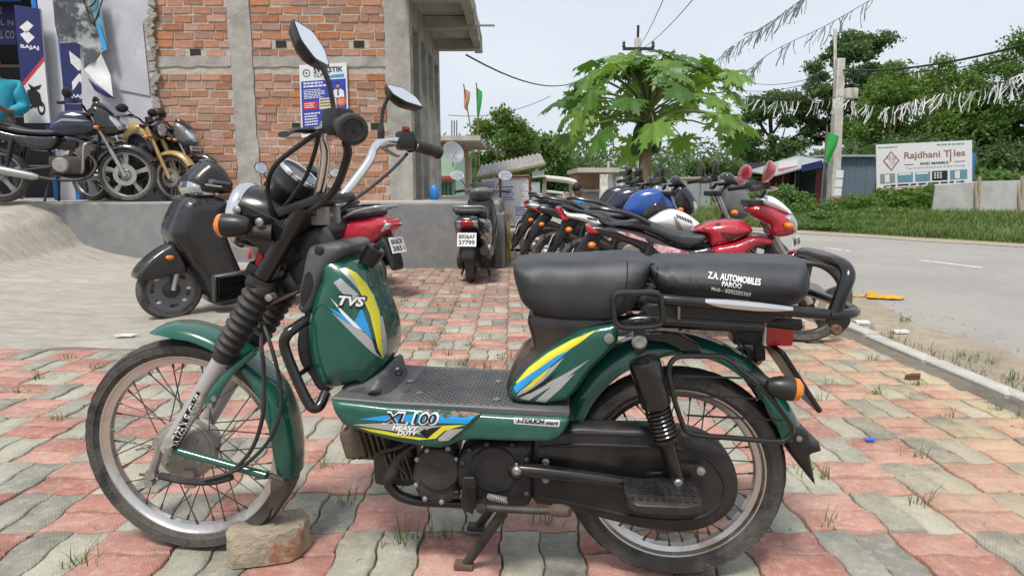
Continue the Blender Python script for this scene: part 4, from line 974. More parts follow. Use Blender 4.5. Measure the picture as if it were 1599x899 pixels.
for (x, y) in ((652, 716), (668, 703), (700, 699), (712, 716), (650, 756), (664, 777), (690, 782)): B().lathe([(0.0065, 0), (0.0065, 0.006), (0.003, 0.008), (0, 0.007)], M(x, y, .106), (0, 1, 0), 8).obj('cover_bolt', M_bolt, mop)
for (x, y) in ((733, 702), (760, 693), (800, 694), (822, 716), (822, 770), (790, 784), (748, 780), (722, 722)): B().lathe([(0.006, 0), (0.006, 0.005), (0.003, 0.007), (0, 0.006)], M(x, y, .12), (0, 1, 0), 8).obj('housing_bolt', M_engine, mop)
for k in range(5): B().rbox(M(610 + k * 8, 722, .055), (0.004, 0.05, 0.07), 0.001, Matrix.Rotation(0.3, 3, 'Y')).obj('crankcase_fin', M_fin, mop)
B().tube(M3([(640, 690, .08), (618, 700, .085), (600, 704, .08), (585, 712, .075)]), 0.005, 7, sm=4).obj('fuel_hose', M_rubber, mop)
B().tube(M3([(648, 695, .09), (630, 708, .095), (622, 724, .095), (634, 740, .09)]), 0.004, 7, sm=4).obj('fuel_hose', M_rubber, mop)
# clutch housing: round drum that runs into the chain case
ch = cr([(712, 735), (716, 712), (730, 697), (752, 689), (790, 688), (828, 690), (830, 720), (831, 760), (826, 786), (800, 790), (762, 788), (735, 778), (718, 758)], 3, True)
CH_ = B().puff(M2(ch, .10), 0.0, 0.022, 0.018, 0.02, c=0.098, both=False, back=0.03).obj('clutch_housing', M_case, mop, 50)
q = M(772, 732, .12); B().lathe([(0.058, 0.0), (0.055, 0.006), (0.0, 0.007)], Vector((q.x, 0.1195, q.z)), (0, 1, 0), 40).obj('housing_boss', M_case, mop)
# chain case: long black pressing with two pressed beads, rounded rear end
cc_ = cr([(828, 700), (840, 676), (880, 668), (905, 664), (960, 667), (1020, 668), (1070, 672), (1108, 684), (1135, 706), (1150, 735), (1154, 765), (1145, 793), (1122, 814), (1090, 827), (1050, 830), (1000, 824), (950, 812), (905, 800), (860, 790), (830, 782), (826, 740)], 3, True)
CCs = B().puff(M2(cc_, .09), 0.0, 0.026, 0.012, 0.02, c=0.074, both=False, back=0.045).obj('chain_case', M_case, mop, 50)
def bead(pts, r, name, m, host, w=.1, sm=5):
    P = cr(M2(pts, w), sm); tree = BVHTree.FromPolygons([tuple(p.co) for p in host.data.vertices], [tuple(p.vertices) for p in host.data.polygons]); out = []
    for p in P:
        h = tree.ray_cast(Vector((p[0], 3, p[1])), Vector((0, -1, 0)))
        if h[0] is not None: out.append(h[0] + Vector((0, r * 0.2, 0)))
    return B().tube(out, r, 6).obj(name, m, mop)
bead([(842, 698), (905, 694), (1000, 697), (1060, 700), (1100, 712), (1124, 738), (1132, 765), (1118, 792), (1090, 808), (1050, 812), (990, 806), (900, 786), (845, 775)], 0.004, 'case_bead', M_case, CCs)
bead([(842, 683), (905, 676), (990, 679), (1050, 682)], 0.003, 'case_bead', M_case, CCs)
# lighter scuffed flat of the upper cover, ending on a slant
dec([(840, 700), (920, 696), (1040, 700), (1050, 706), (1044, 720), (1028, 746), (940, 740), (840, 722)], M_blackg, 'case_panel', CCs, .1, 0.0015)
for p in ((852, 720), (852, 747)): B().lathe([(0.009, 0), (0.009, 0.006), (0.005, 0.009), (0, 0.008)], M(p[0], p[1], .103), (0, 1, 0), 10).obj('case_bolt', M_bolt, mop)
# swingarm tube on the near side with its pivot
B().tube(M3([(808, 732, .128), (850, 736, .128), (930, 746, .128), (1010, 756, .12), (1060, 748, .112)]), [0.016, 0.016, 0.0145, 0.014, 0.015], 12, sm=3).obj('swingarm', M_blackg, mop)
B().lathe([(0.021, -0.02), (0.021, 0.004), (0.014, 0.012), (0.0, 0.013)], M(807, 734, .125), (0, 1, 0), 18).obj('pivot_bush', M_blackg, mop)
B().lathe([(0.011, 0), (0.011, 0.008), (0.006, 0.012), (0, 0.012)], M(807, 733, .139), (0, 1, 0), 12).obj('pivot_nut', M_bolt, mop)
B().tube([Vector((p.x, -p.y, p.z)) for p in M3([(808, 732, .10), (930, 746, .10), (1060, 748, .10)])], 0.015, 10).obj('swingarm', M_blackg, mop)
B().rbox(M(1078, 733, .115), (0.055, 0.012, 0.03), 0.004).obj('chain_adjuster', M_blackg, mop)
B().lathe([(0.010, 0), (0.010, 0.006), (0, 0.008)], M(1094, 734, .122), (0, 1, 0), 8).obj('axle_nut', M_bolt, mop)
# pillion foot board
fp = [(970, 764), (980, 755), (1050, 757), (1096, 764), (1092, 776), (1078, 788), (1020, 789), (980, 785)]
P3 = [M(x, y, .19) for x, y in [(978, 783), (1078, 788), (1094, 770)]]
b = B(); px0, px1 = M(975, 775, .17).x, M(1090, 778, .17).x; zf = M(1030, 775, .18).z
pl = round_poly([(px0, 0.125), (px1, 0.125), (px1 - 0.003, 0.205), (px1 + 0.03, 0.222), (px0 - 0.02, 0.222), (px0, 0.2)], 0.012, 3)
b.loft([[(x, y, zf + (y - 0.17) * -0.15 - 0.010) for x, y in pl], [(x, y, zf + (y - 0.17) * -0.15 + 0.006) for x, y in pl], [(px0 + (x - px0) * 0.96 + 0.001, 0.17 + (y - 0.17) * 0.9, zf + (y - 0.17) * -0.15 + 0.010) for x, y in pl]])
b.obj('pillion_footboard', M_blackp, mop, 40)
b = B(); rr = random.Random(2)
for i in range(9):
    for j in range(4): b.rbox((px0 + (px1 - px0) * (0.09 + i * 0.103), 0.14 + j * 0.021, zf + (0.14 + j * 0.021 - 0.17) * -0.15 + 0.011), (0.009, 0.012, 0.003), 0.001)
b.obj('footboard_grip', M_blackp, mop)['kind'] = 'stuff'
B().tube(M3([(1078, 792, .20), (1083, 784, .16), (1072, 760, .11)]), 0.008, 8, sm=3).obj('footboard_bracket', M_alu, mop)
# gear/brake pedal with rubber, spring and foot peg rod
B().loft([[M(722, 744, .15), M(742, 744, .15), M(744, 762, .15), M(722, 760, .15)], [M(722, 744, .20), M(742, 744, .20), M(744, 762, .20), M(722, 760, .20)]]).obj('pedal_rubber', M_blackp, mop, bev=0.004)
B().ext(M2([(722, 760), (742, 760), (744, 778), (738, 803), (722, 796), (719, 784)], .15), 0.135, 0.150, 0.002).obj('pedal_plate', M_case, mop)
B().tube(M3([(750, 791, .15), (800, 795, .155), (850, 797, .16), (868, 797, .165)]), 0.0085, 10).obj('foot_peg', M_engine, mop)
B().tube(M3([(862, 797, .16), (868, 796, .168), (880, 797, .178), (890, 799, .186)]), [0.012, 0.015, 0.0145, 0.011], 10).obj('peg_sleeve', M_fin, mop)
B().lathe([(0.013, -0.01), (0.013, 0.01), (0.007, 0.013), (0, 0.012)], M(752, 790, .155), (0, 1, 0), 12).obj('peg_bolt', M_engine, mop)
sp = []
for i in range(90):
    t = i / 89; a = t * 2 * math.pi * 11; c0 = M(762, 775, .15).lerp(M(792, 781, .15), t); sp.append(c0 + Vector((0, math.cos(a), math.sin(a))) * 0.007)
B().tube(sp, 0.0016, 5).obj('stand_spring', M_alu, mop)
# centre stand: two splayed legs with feet
def ground_local(px, py):
    q = G(px, py, 0.0) - RC; return Vector((q.dot(EU), q.dot(EW), 0.004))
f1, f2 = ground_local(728, 888), ground_local(747, 828)
top = M(785, 800, .08)
for fpt, tp in ((f1, top), (f2, Vector((top.x, -0.06, top.z)))):
    B().tube([tp, tp.lerp(fpt, 0.85) + Vector((0, 0, 0.008)), fpt + Vector((0, 0, 0.014))], [0.013, 0.012, 0.010], 10).obj('stand_leg', M_engine, mop)
    B().rbox(fpt + Vector((0.006, 0, 0.008)), (0.05, 0.03, 0.016), 0.005).obj('stand_foot', M_rust if fpt is f1 else M_engine, mop)
B().tube([Vector((top.x, -0.08, top.z)), Vector((top.x, 0.09, top.z))], 0.013, 10).obj('stand_axle', M_engine, mop)

# --- rear mudguard, shock, guard
RM = mudguard('rear_mudguard', [(884, 690), (880, 655), (888, 618), (908, 580), (938, 550), (970, 532), (1010, 521), (1060, 518), (1100, 525), (1140, 540), (1172, 560), (1202, 592), (1226, 622), (1240, 646), (1250, 672)],
              [(904, 694), (906, 672), (914, 652), (926, 630), (944, 608), (966, 588), (992, 573), (1026, 560), (1064, 554), (1104, 560), (1140, 576), (1170, 600), (1198, 636), (1212, 662), (1222, 690)], 0.062, M_green)
b = B(); b.puff(M2(round_poly([(1202, 640), (1250, 660), (1254, 676), (1266, 676), (1270, 690), (1252, 695), (1262, 744), (1246, 724), (1222, 692)], 3, 2), 0.0), 0.045, 0.06, 0.012, 0.02).obj('rear_mud_flap', M_blackp, mop, 50)
B().lathe([(0.007, 0), (0.007, 0.005), (0, 0.007)], M(1247, 684, .062), (0, 1, 0), 10).obj('flap_bolt', M_bolt, mop)
# side frame rails under the seat
for s in (1, -1):
    rl = [Vector((p.x, p.y * s, p.z)) for p in M3([(962, 505, .085), (1000, 500, .09), (1060, 502, .09), (1120, 506, .09), (1190, 510, .09)])]
    B().tube(rl, 0.016, 10, sm=3).obj('subframe_rail', M_blackg, mop)
b = B(); b.ext(round_poly(M2([(1008, 520), (1040, 519), (1062, 522), (1092, 538), (1100, 556), (1078, 560), (1060, 546), (1040, 536), (1008, 532)], .105), 0.006, 2), 0.085, 0.106, 0.003).obj('guard_bracket', M_blackg, mop)
B().tube(M3([(1100, 556, .115), (1064, 556, .125), (1049, 564, .13), (1044, 582, .13), (1052, 620, .13), (1064, 656, .13), (1072, 672, .13), (1090, 679, .13), (1140, 683, .13), (1196, 688, .13), (1222, 688, .13), (1234, 680, .13), (1237, 668, .13), (1230, 654, .13), (1200, 616, .13), (1166, 586, .13), (1142, 564, .125), (1124, 556, .115)]), 0.0062, 8, sm=3, closed=True).obj('saree_guard', M_blackg, mop)
for y0, x0, x1, y1 in ((586, 1052, 1158, 590), (618, 1062, 1192, 622), (648, 1072, 1222, 656)): B().tube([M(x0, y0, .13), M(x1, y1, .13)], 0.0024, 6).obj('guard_wire', M_blackg, mop)
# shock absorber
S0, S1 = M(1000, 542, .142), M(1057, 748, .132); sdv = (S1 - S0).normalized(); sl = (S1 - S0).length
B().lathe([(0.0, 0.02), (0.012, 0.02), (0.020, 0.026), (0.0325, 0.03), (0.035, 0.036), (0.034, 0.135), (0.030, 0.142), (0.0, 0.143)], S0, sdv, 28).obj('shock_cover', M_blackg, mop)
B().tube([S0 + sdv * 0.14, S0 + sdv * (sl - 0.085)], 0.019, 16).obj('shock_body', M_blackp, mop)
B().tube([S0 + sdv * (sl - 0.09), S1], [0.0195, 0.016], 16).obj('shock_lower', M_blackg, mop)
B().lathe([(0.019, 0), (0.030, 0.003), (0.030, 0.008), (0.019, 0.012)], S0 + sdv * (sl - 0.11), sdv, 24).obj('spring_seat', M_blackg, mop)
u1 = sdv.cross(Vector((0, 1, 0))).normalized(); u2 = sdv.cross(u1); sp = []
for i in range(15 * 8 + 1):
    t = i / (15 * 8); a = t * 2 * math.pi * 7.5; sp.append(S0 + sdv * (0.143 + t * (sl - 0.143 - 0.108)) + (u1 * math.cos(a) + u2 * math.sin(a)) * 0.0265)
B().tube(sp, 0.0034, 7).obj('shock_spring', M_blackg, mop)
B().lathe([(0.016, -0.014), (0.016, 0.012), (0.009, 0.014), (0.0, 0.015)], S1, (0, 1, 0), 16).obj('shock_eye', M_blackp, mop)
B().lathe([(0.010, 0), (0.010, 0.006), (0.006, 0.009), (0, 0.009)], S1 + Vector((0, 0.014, 0)), (0, 1, 0), 10).obj('shock_bolt', M_bolt, mop)
B().ext(round_poly(M2([(988, 500), (1008, 499), (1009, 545), (1003, 553), (990, 552)], .15), 0.005, 2), 0.138, 0.150, 0.002).obj('shock_hanger', M_blackg, mop)
B().lathe([(0.0165, 0), (0.0165, 0.006), (0.012, 0.010), (0, 0.008)], M(998, 533, .15), (0, 1, 0), 14).obj('shock_bolt', M_bolt, mop)
# --- side cover under the rider's seat with its stripes
sc2 = round_poly([(794, 618), (796, 606), (804, 592), (826, 570), (852, 548), (880, 530), (907, 515), (935, 507), (961, 503), (967, 512), (965, 533), (948, 552), (925, 574), (912, 592), (900, 609), (886, 624), (852, 630), (809, 627)], 3, 2)
SCV = B().puff(M2(sc2, .11), 0.105, 0.128, 0.02, 0.018).obj('side_cover', M_green, mop, 55)
# seat column (dusty black plastic, leaning)
M_col = mat('column_plastic', (0.02, 0.017, 0.016), 0.3, var=0.3, scale=6, dust=0.35, dcol=(0.25, 0.17, 0.12), coat=0.4)
B().puff(M2(cr([(826, 488), (832, 540), (812, 560), (796, 582), (791, 604), (796, 622), (820, 624), (880, 600), (930, 560), (960, 520), (964, 490), (900, 484)], 3, True), .08), 0.075, 0.10, 0.035, 0.02).obj('seat_column', M_col, mop, 60)
for pts, m, off in [([(806, 597), (826, 574), (856, 551), (892, 531), (930, 516), (904, 536), (870, 557), (840, 581), (812, 605)], M_yellow, .0014), ([(803, 605), (808, 598), (838, 577), (868, 556), (892, 544), (866, 566), (838, 588), (806, 613)], M_blue, .0022),
                    ([(806, 618), (812, 610), (840, 589), (882, 556), (866, 576), (848, 594), (826, 610)], M_silver, .0014), ([(812, 621), (850, 600), (884, 582), (922, 560), (884, 590), (850, 609), (826, 624)], M_silver, .0016), ([(836, 625), (862, 602), (898, 582), (876, 606), (852, 627)], M_silver, .0018),
                    ([(816, 610), (834, 592), (860, 572), (848, 588), (830, 604)], M_yellow, .0019), ([(812, 617), (842, 600), (872, 578), (852, 600), (828, 613)], M_ink, .0022)]:
    dec(pts, m, 'decal', SCV, .128, off)
B().lathe([(0.0115, 0), (0.0115, 0.003), (0.005, 0.005), (0, 0.004)], M(951, 528, .128), (0, 1, 0), 12).obj('cover_screw', M_bolt, mop)
# --- seats
s1_ = cr([(800, 428), (802, 411), (814, 400), (850, 394), (889, 394), (930, 392), (961, 390), (990, 391), (1008, 398), (1018, 412), (1018, 428), (1012, 446), (1000, 470), (984, 488), (968, 497), (940, 503), (889, 502), (850, 497), (830, 489), (814, 474), (806, 452)], 3, True)
SE1 = B().puff(MS(s1_, .11, -.085, 398, None, 18), 0.085, 0.138, 0.060, 0.012, ws=lambda x, z: 1.0 + 0.012 * math.sin(x * 60 + z * 20) + 0.02 * mnoise.noise((x * 9, z * 14, 0))).obj('rider_seat', M_seat, mop, 70)
s2_ = cr([(1014, 416), (1018, 402), (1034, 397), (1080, 397), (1143, 397), (1200, 398), (1240, 400), (1258, 410), (1267, 431), (1265, 456), (1252, 473), (1232, 479), (1190, 476), (1143, 472), (1090, 469), (1056, 467), (1034, 458), (1020, 440)], 3, True)
SE2 = B().puff(MS(s2_, .11, -.06, 402, None, 10), 0.09, 0.147, 0.055, 0.012, ws=lambda x, z: 1.0 + 0.02 * mnoise.noise((x * 8, z * 12, 4))).obj('pillion_seat', M_seat, mop, 70)
bead([(985, 392), (981, 410), (978, 440), (974, 470), (966, 494)], 0.0016, 'seat_seam', M_ink, SE1, .13)
bead([(1040, 399), (1032, 410), (1026, 432), (1028, 450), (1036, 461)], 0.0018, 'seat_seam', M_ink, SE2, .13)
dec_text('Z.A. AUTOMOBILES', (1146.5, 435), 83, 10.5, SE2, .14, M_white, 'seat_lettering', 0.135, 0.03, 0.0, 0.0016)
dec_text('PAROO', (1142.5, 444.5), 31, 7, SE2, .14, M_white, 'seat_lettering', 0.135, 0.03, 0.0, 0.0016)
dec_text('Mob - 8292255369', (1141.5, 454.5), 62, 6.2, SE2, .14, M_white, 'seat_lettering', 0.16, 0.02, 0.0, 0.0016)
B().ext(M2([(1036, 468), (1240, 486), (1190, 508), (1120, 506), (1010, 498), (1000, 480)], .1), -0.1, 0.1).obj('seat_pan', M_blackp, mop, bev=0.006)
# --- carrier
for s in (1, -1):
    c = lambda L_: [Vector((p.x, p.y * s, p.z)) for p in M3(L_)]
    B().tube(c([(1012, 463, .14), (1040, 468, .15), (1100, 473, .155), (1180, 480, .155), (1240, 486, .155), (1292, 491, .155)]), 0.0125, 12, sm=2).obj('carrier_rail', M_blackg, mop)
    b = B().ext(round_poly(M2([(1288, 482), (1316, 484), (1326, 492), (1324, 504), (1310, 520), (1296, 517), (1288, 502)], .15), 0.006, 2), 0.150 * s, 0.163 * s, 0.002).obj('carrier_plate', M_blackg, mop)
B().lathe([(0.012, 0), (0.012, 0.008), (0.008, 0.012), (0, 0.010)], M(1304, 514, .163), (0, 1, 0), 8).obj('carrier_bolt', M_rust, mop)
# worn bright patch on the near rail
B().tube(M3([(1100, 471.5, .158), (1128, 474, .158), (1180, 478.5, .158), (1236, 484, .158)]), [0.009, 0.0115, 0.0118, 0.009], 10, sm=2).obj('rail_wear', M_chrome, mop)
# back hoop
hp_ = [(1268, 478, .13), (1300, 482, .15), (1326, 444, .14), (1325, 424, .12), (1312, 410, .08), (1285, 405, .03)]
hl = M3([(1304, 486, .15), (1316, 454, .15), (1324, 432, .145), (1320, 418, .125), (1304, 408, .085)])
hoop = hl + [Vector((hl[-1].x, 0, hl[-1].z))] + [Vector((p.x, -p.y, p.z)) for p in reversed(hl)]
B().tube(hoop, 0.0145, 12, sm=4).obj('carrier_hoop', M_blackg, mop)
e0 = M(1324, 490, .15); B().tube([M(1296, 492, .155), e0, Vector((e0.x - 0.03, 0.1, e0.z)), Vector((e0.x - 0.03, -0.1, e0.z)), Vector((e0.x, -e0.y, e0.z)), Vector((M(1296, 492, .155).x, -0.155, M(1296, 492, .155).z))], 0.0115, 10, sm=3).obj('carrier_end', M_blackg, mop)
# grab loop beside the rider's seat
gl = [(958, 480, .165), (958, 466, .165), (966, 458, .165), (990, 457, .165), (1022, 457, .165), (1032, 464, .165), (1034, 480, .165), (1034, 500, .165), (1028, 508, .165), (1004, 511, .165), (974, 511, .165), (962, 504, .165), (959, 492, .165)]
B().tube(M3(gl), 0.0062, 8, sm=3, closed=True).obj('grab_loop', M_blackg, mop)
B().tube(M3([(1060, 474, .12), (1060, 498, .11)]), 0.003, 6).obj('carrier_pin', M_bolt, mop)
# --- tail lamp, lock, plate, rear indicators
B().rbox(M(1176, 512, .0), (0.10, 0.07, 0.07), 0.008).obj('lamp_bracket', M_blackp, mop)
b = B(); q = M(1218, 521, .05); b.rbox((q.x, 0, q.z), (0.066, 0.10, 0.062), 0.010).obj('tail_lamp', M_redlens, mop)
q = M(1197, 521, .05); B().rbox((q.x, 0, q.z), (0.008, 0.096, 0.060), 0.003).obj('lamp_gasket', M_white, mop)
B().tube([M(1196, 503, .04), M(1250, 507, .045)], 0.014, 12).obj('seat_lock', M_blackp, mop)
B().lathe([(0.0085, -0.002), (0.0085, 0.003), (0.0, 0.004)], M(1254, 508, .045), (-1, 0.5, 0), 12).obj('lock_barrel', M_bolt, mop)
B().ext(M2([(1170, 516), (1190, 518), (1192, 560), (1176, 560)], .0), -0.02, 0.02).obj('plate_stay', M_blackp, mop, bev=0.003)
p0, p1 = M(1202, 535, .0), M(1264, 628, .0)
dv = (p1 - p0).normalized(); nv = Vector((dv.z, 0, -dv.x)) * 0.006
pl4 = [p0 + Vector((0, 0.09, 0)), p1 + Vector((0, 0.07, 0)), p1 + Vector((0, -0.07, 0)), p0 + Vector((0, -0.09, 0))]
B().loft([[p - nv for p in pl4], [p + nv for p in pl4]]).obj('number_plate', M_blackp, mop, bev=0.003)
for s in (1, -1):
    c = lambda p: Vector((p.x, p.y * s, p.z))
    B().tube([c(M(1176, 592, .08)), c(M(1186, 594, .095)), c(M(1206, 604, .12))], [0.022, 0.018, 0.014], 12, sm=2).obj('indicator_stalk', M_rubber, mop)
    ic = c(M(1222, 605, .135)); ax = Vector((-1, 0, -0.12)).normalized()
    B().lathe([(0.0, -0.036), (0.012, -0.034), (0.020, -0.024), (0.0255, -0.006), (0.0265, 0.016), (0.0265, 0.020)], ic, ax, 20).obj('indicator_pod', M_blackp, mop)
    B().lathe([(0.0262, 0.0205), (0.0245, 0.032), (0.016, 0.040), (0.0, 0.043)], ic, ax, 20).obj('indicator_lens', M_amber, mop)
for pts in ([(1140, 512, .05), (1150, 530, .05), (1166, 545, .05), (1172, 560, .05)], [(1156, 512, .06), (1150, 528, .06), (1160, 552, .05)]): B().tube(M3(pts), 0.0028, 6, sm=4).obj('wire', M_rubber, mop)
B().rbox(M(1085, 545, .0), (0.12, 0.08, 0.05), 0.01).obj('battery_tray', M_blackp, mop) if False else None

# half a clay brick chocking the front wheel
bq = G(408, 880); hb_ = B(); r = random.Random(9)
base = [(-0.085, -0.062), (0.055, -0.062), (0.10, -0.01), (0.088, 0.058), (-0.06, 0.062), (-0.10, 0.02)]
rings = []
for z, k in ((0, 1.0), (0.03, 1.01), (0.06, 0.99), (0.078, 0.96), (0.086, 0.86)): rings.append([(x * k + r.uniform(-0.005, 0.005), y * k + r.uniform(-0.005, 0.005), z + (r.uniform(-0.008, 0.004) if z > 0.07 else 0)) for x, y in cr(base, 3, True)])
M_halfb = mat('old_brick', (0.36, 0.30, 0.22), 0.95, var=0.3, scale=22, bump=1.0, bscale=60, col2=(0.33, 0.15, 0.08), thr=0.57, soft=0.08)
o = hb_.loft(rings).obj('half_brick', M_halfb, None, 30); o.location = (bq.x, bq.y + 0.06, 0.0); o.rotation_euler = (0, 0, 0.25)
tag(o, 'broken half brick wedged behind the front wheel of the green moped', 'brick')
# ================================================================== OTHER TWO-WHEELERS
M_alloy = mat('alloy_grey', (0.33, 0.33, 0.32), 0.4, 0.5, var=0.1, scale=12, dust=0.35)
M_alloyb = mat('alloy_black', (0.02, 0.02, 0.022), 0.35, 0.2, var=0.1, scale=12, dust=0.4)
M_steel = mat('dull_steel', (0.42, 0.41, 0.39), 0.35, 0.8, var=0.15, scale=20)
M_plate = mat('plate_white', (0.72, 0.72, 0.70), 0.5, var=0.08, scale=20)
M_pbk = mat('paint_black', (0.010, 0.010, 0.014), 0.16, var=0.1, scale=6, coat=0.6, dust=0.12)
M_pnavy = mat('paint_navy', (0.010, 0.016, 0.045), 0.16, var=0.1, scale=6, coat=0.6, dust=0.1)
M_pred = M_pred; M_red = mat('paint_red', (0.40, 0.012, 0.030), 0.2, var=0.08, scale=6, coat=0.7, dust=0.12)
M_pwh = mat('paint_white', (0.72, 0.72, 0.71), 0.25, var=0.05, scale=6, coat=0.5, dust=0.12)
M_pbl = mat('paint_blue', (0.012, 0.07, 0.32), 0.2, var=0.08, scale=6, coat=0.6, dust=0.1)
M_pgr = mat('paint_silver', (0.33, 0.34, 0.35), 0.3, 0.4, var=0.06, scale=6, coat=0.4)
M_tan = mat('paint_tan', (0.36, 0.235, 0.085), 0.3, 0.2, var=0.1, scale=7, coat=0.4, dust=0.2)
M_smoke = mat('smoked_screen', (0.02, 0.022, 0.028), 0.06, var=0.05, coat=0.8)
M_screen = mat('clear_screen', (0.75, 0.78, 0.80), 0.08, var=0.03, coat=0.7)
M_grys = mat('body_grey', (0.115, 0.118, 0.125), 0.35, var=0.08, scale=6, coat=0.3, dust=0.2)
M_maroonp = mat('paint_maroon', (0.09, 0.01, 0.02), 0.3, coat=0.4); M_pinkw = mat('decal_pink_white', (0.62, 0.38, 0.42), 0.35, var=0.3, scale=40, col2=(0.35, 0.03, 0.06), thr=0.55, soft=0.1)
def grp(name, parent, loc=(0, 0, 0)):
    g = link(name, None, parent); g.location = loc; KIDS.setdefault(parent.name, []).append(g); return g
def bike_wheel(p, x, r, tw, m_rim, spokes=5, name='wheel', disc=False):
    w_ = grp(name, p, (x, 0, r)); ri = r - tw * 0.62; h = tw / 2
    B().lathe([(ri - 0.005, -h * 0.6), (ri + 0.01, -h * 0.85), (ri + 0.03, -h), (r - 0.02, -h * 0.86), (r - 0.004, -h * 0.45), (r, 0), (r - 0.004, h * 0.45), (r - 0.02, h * 0.86), (ri + 0.03, h), (ri + 0.01, h * 0.85), (ri - 0.005, h * 0.6)], (0, 0, 0), (0, 1, 0), 48, cap=False).obj('tyre', M_tyre, w_, 35)
    B().lathe([(ri + 0.008, -h * 0.66), (ri - 0.012, -h * 0.6), (ri - 0.024, -h * 0.3), (ri - 0.024, h * 0.3), (ri - 0.012, h * 0.6), (ri + 0.008, h * 0.66), (ri + 0.002, 0), (ri + 0.008, -h * 0.66)], (0, 0, 0), (0, 1, 0), 48, cap=False).obj('rim', m_rim, w_, 35)
    B().lathe([(0.0, -0.06), (0.03, -0.06), (0.06, -0.04), (0.06, 0.04), (0.03, 0.06), (0.0, 0.06)], (0, 0, 0), (0, 1, 0), 20).obj('hub', m_rim, w_, 35)
    if spokes > 12:
        for i in range(spokes):
            a = 2 * math.pi * i / spokes; s = 1 if i % 2 else -1; l = (1 if (i // 2) % 2 else -1) * 0.55
            B().tube([(0.055 * math.cos(a + l), 0.03 * s, 0.055 * math.sin(a + l)), ((ri - 0.02) * math.cos(a), 0, (ri - 0.02) * math.sin(a))], 0.0025, 4, cap=False).obj('spoke', M_steel, w_)
    else:
        for i in range(spokes):
            a = 2 * math.pi * i / spokes + 0.3; d = Vector((math.cos(a), 0, math.sin(a))); q = Vector((-d.z, 0, d.x))
            r0, r1 = 0.045, ri - 0.018; sec = []
            for rr_, ww in ((r0, 0.030), ((r0 + r1) / 2, 0.019), (r1, 0.030)):
                c = d * rr_; sec.append([c + q * ww + Vector((0, 0.014, 0)), c - q * ww + Vector((0, 0.014, 0)), c - q * ww - Vector((0, 0.014, 0)), c + q * ww - Vector((0, 0.014, 0))])
            B().loft(sec).obj('alloy_spoke', m_rim, w_, bev=0.003)
    if disc: B().lathe([(0.07, -0.002), (0.12, -0.002), (0.12, 0.002), (0.07, 0.002), (0.07, -0.002)], (0, -0.075, 0), (0, 1, 0), 32, cap=False).obj('brake_disc', M_steel, w_)
    return w_
def P2(b, pts, we, wm, D, name, m, p, k=4, res=0.03, c=0.0, sharp=55, ws=None, dx=0.0):
    pts = [(x + dx, z) for x, z in pts]
    return B().puff(cr(pts, k, True), we, wm, D, res, c, ws=ws).obj(name, m, p, sharp)
def plate(p, c, ex, ez, w, h, text, name='number_plate', m=None):
    c, ex, ez = Vector(c), Vector(ex).normalized(), Vector(ez).normalized(); n = ex.cross(ez); g = grp(name, p)
    q = [c + ex * a * w / 2 + ez * b * h / 2 for a, b in ((-1, -1), (1, -1), (1, 1), (-1, 1))]
    B().loft([[v - n * 0.004 for v in q], [v + n * 0.001 for v in q]]).obj('plate_panel', m or M_plate, g)
    k = len(text)
    for i, t in enumerate(text):
        sign_text(t, c + n * 0.0035 + ez * h * ((k - 1) / 2 - i) * (0.86 / k), ex, ez, w * 0.84, h * 0.66 / k, 0.02).obj('plate_lettering', M_ink, g)
    return g
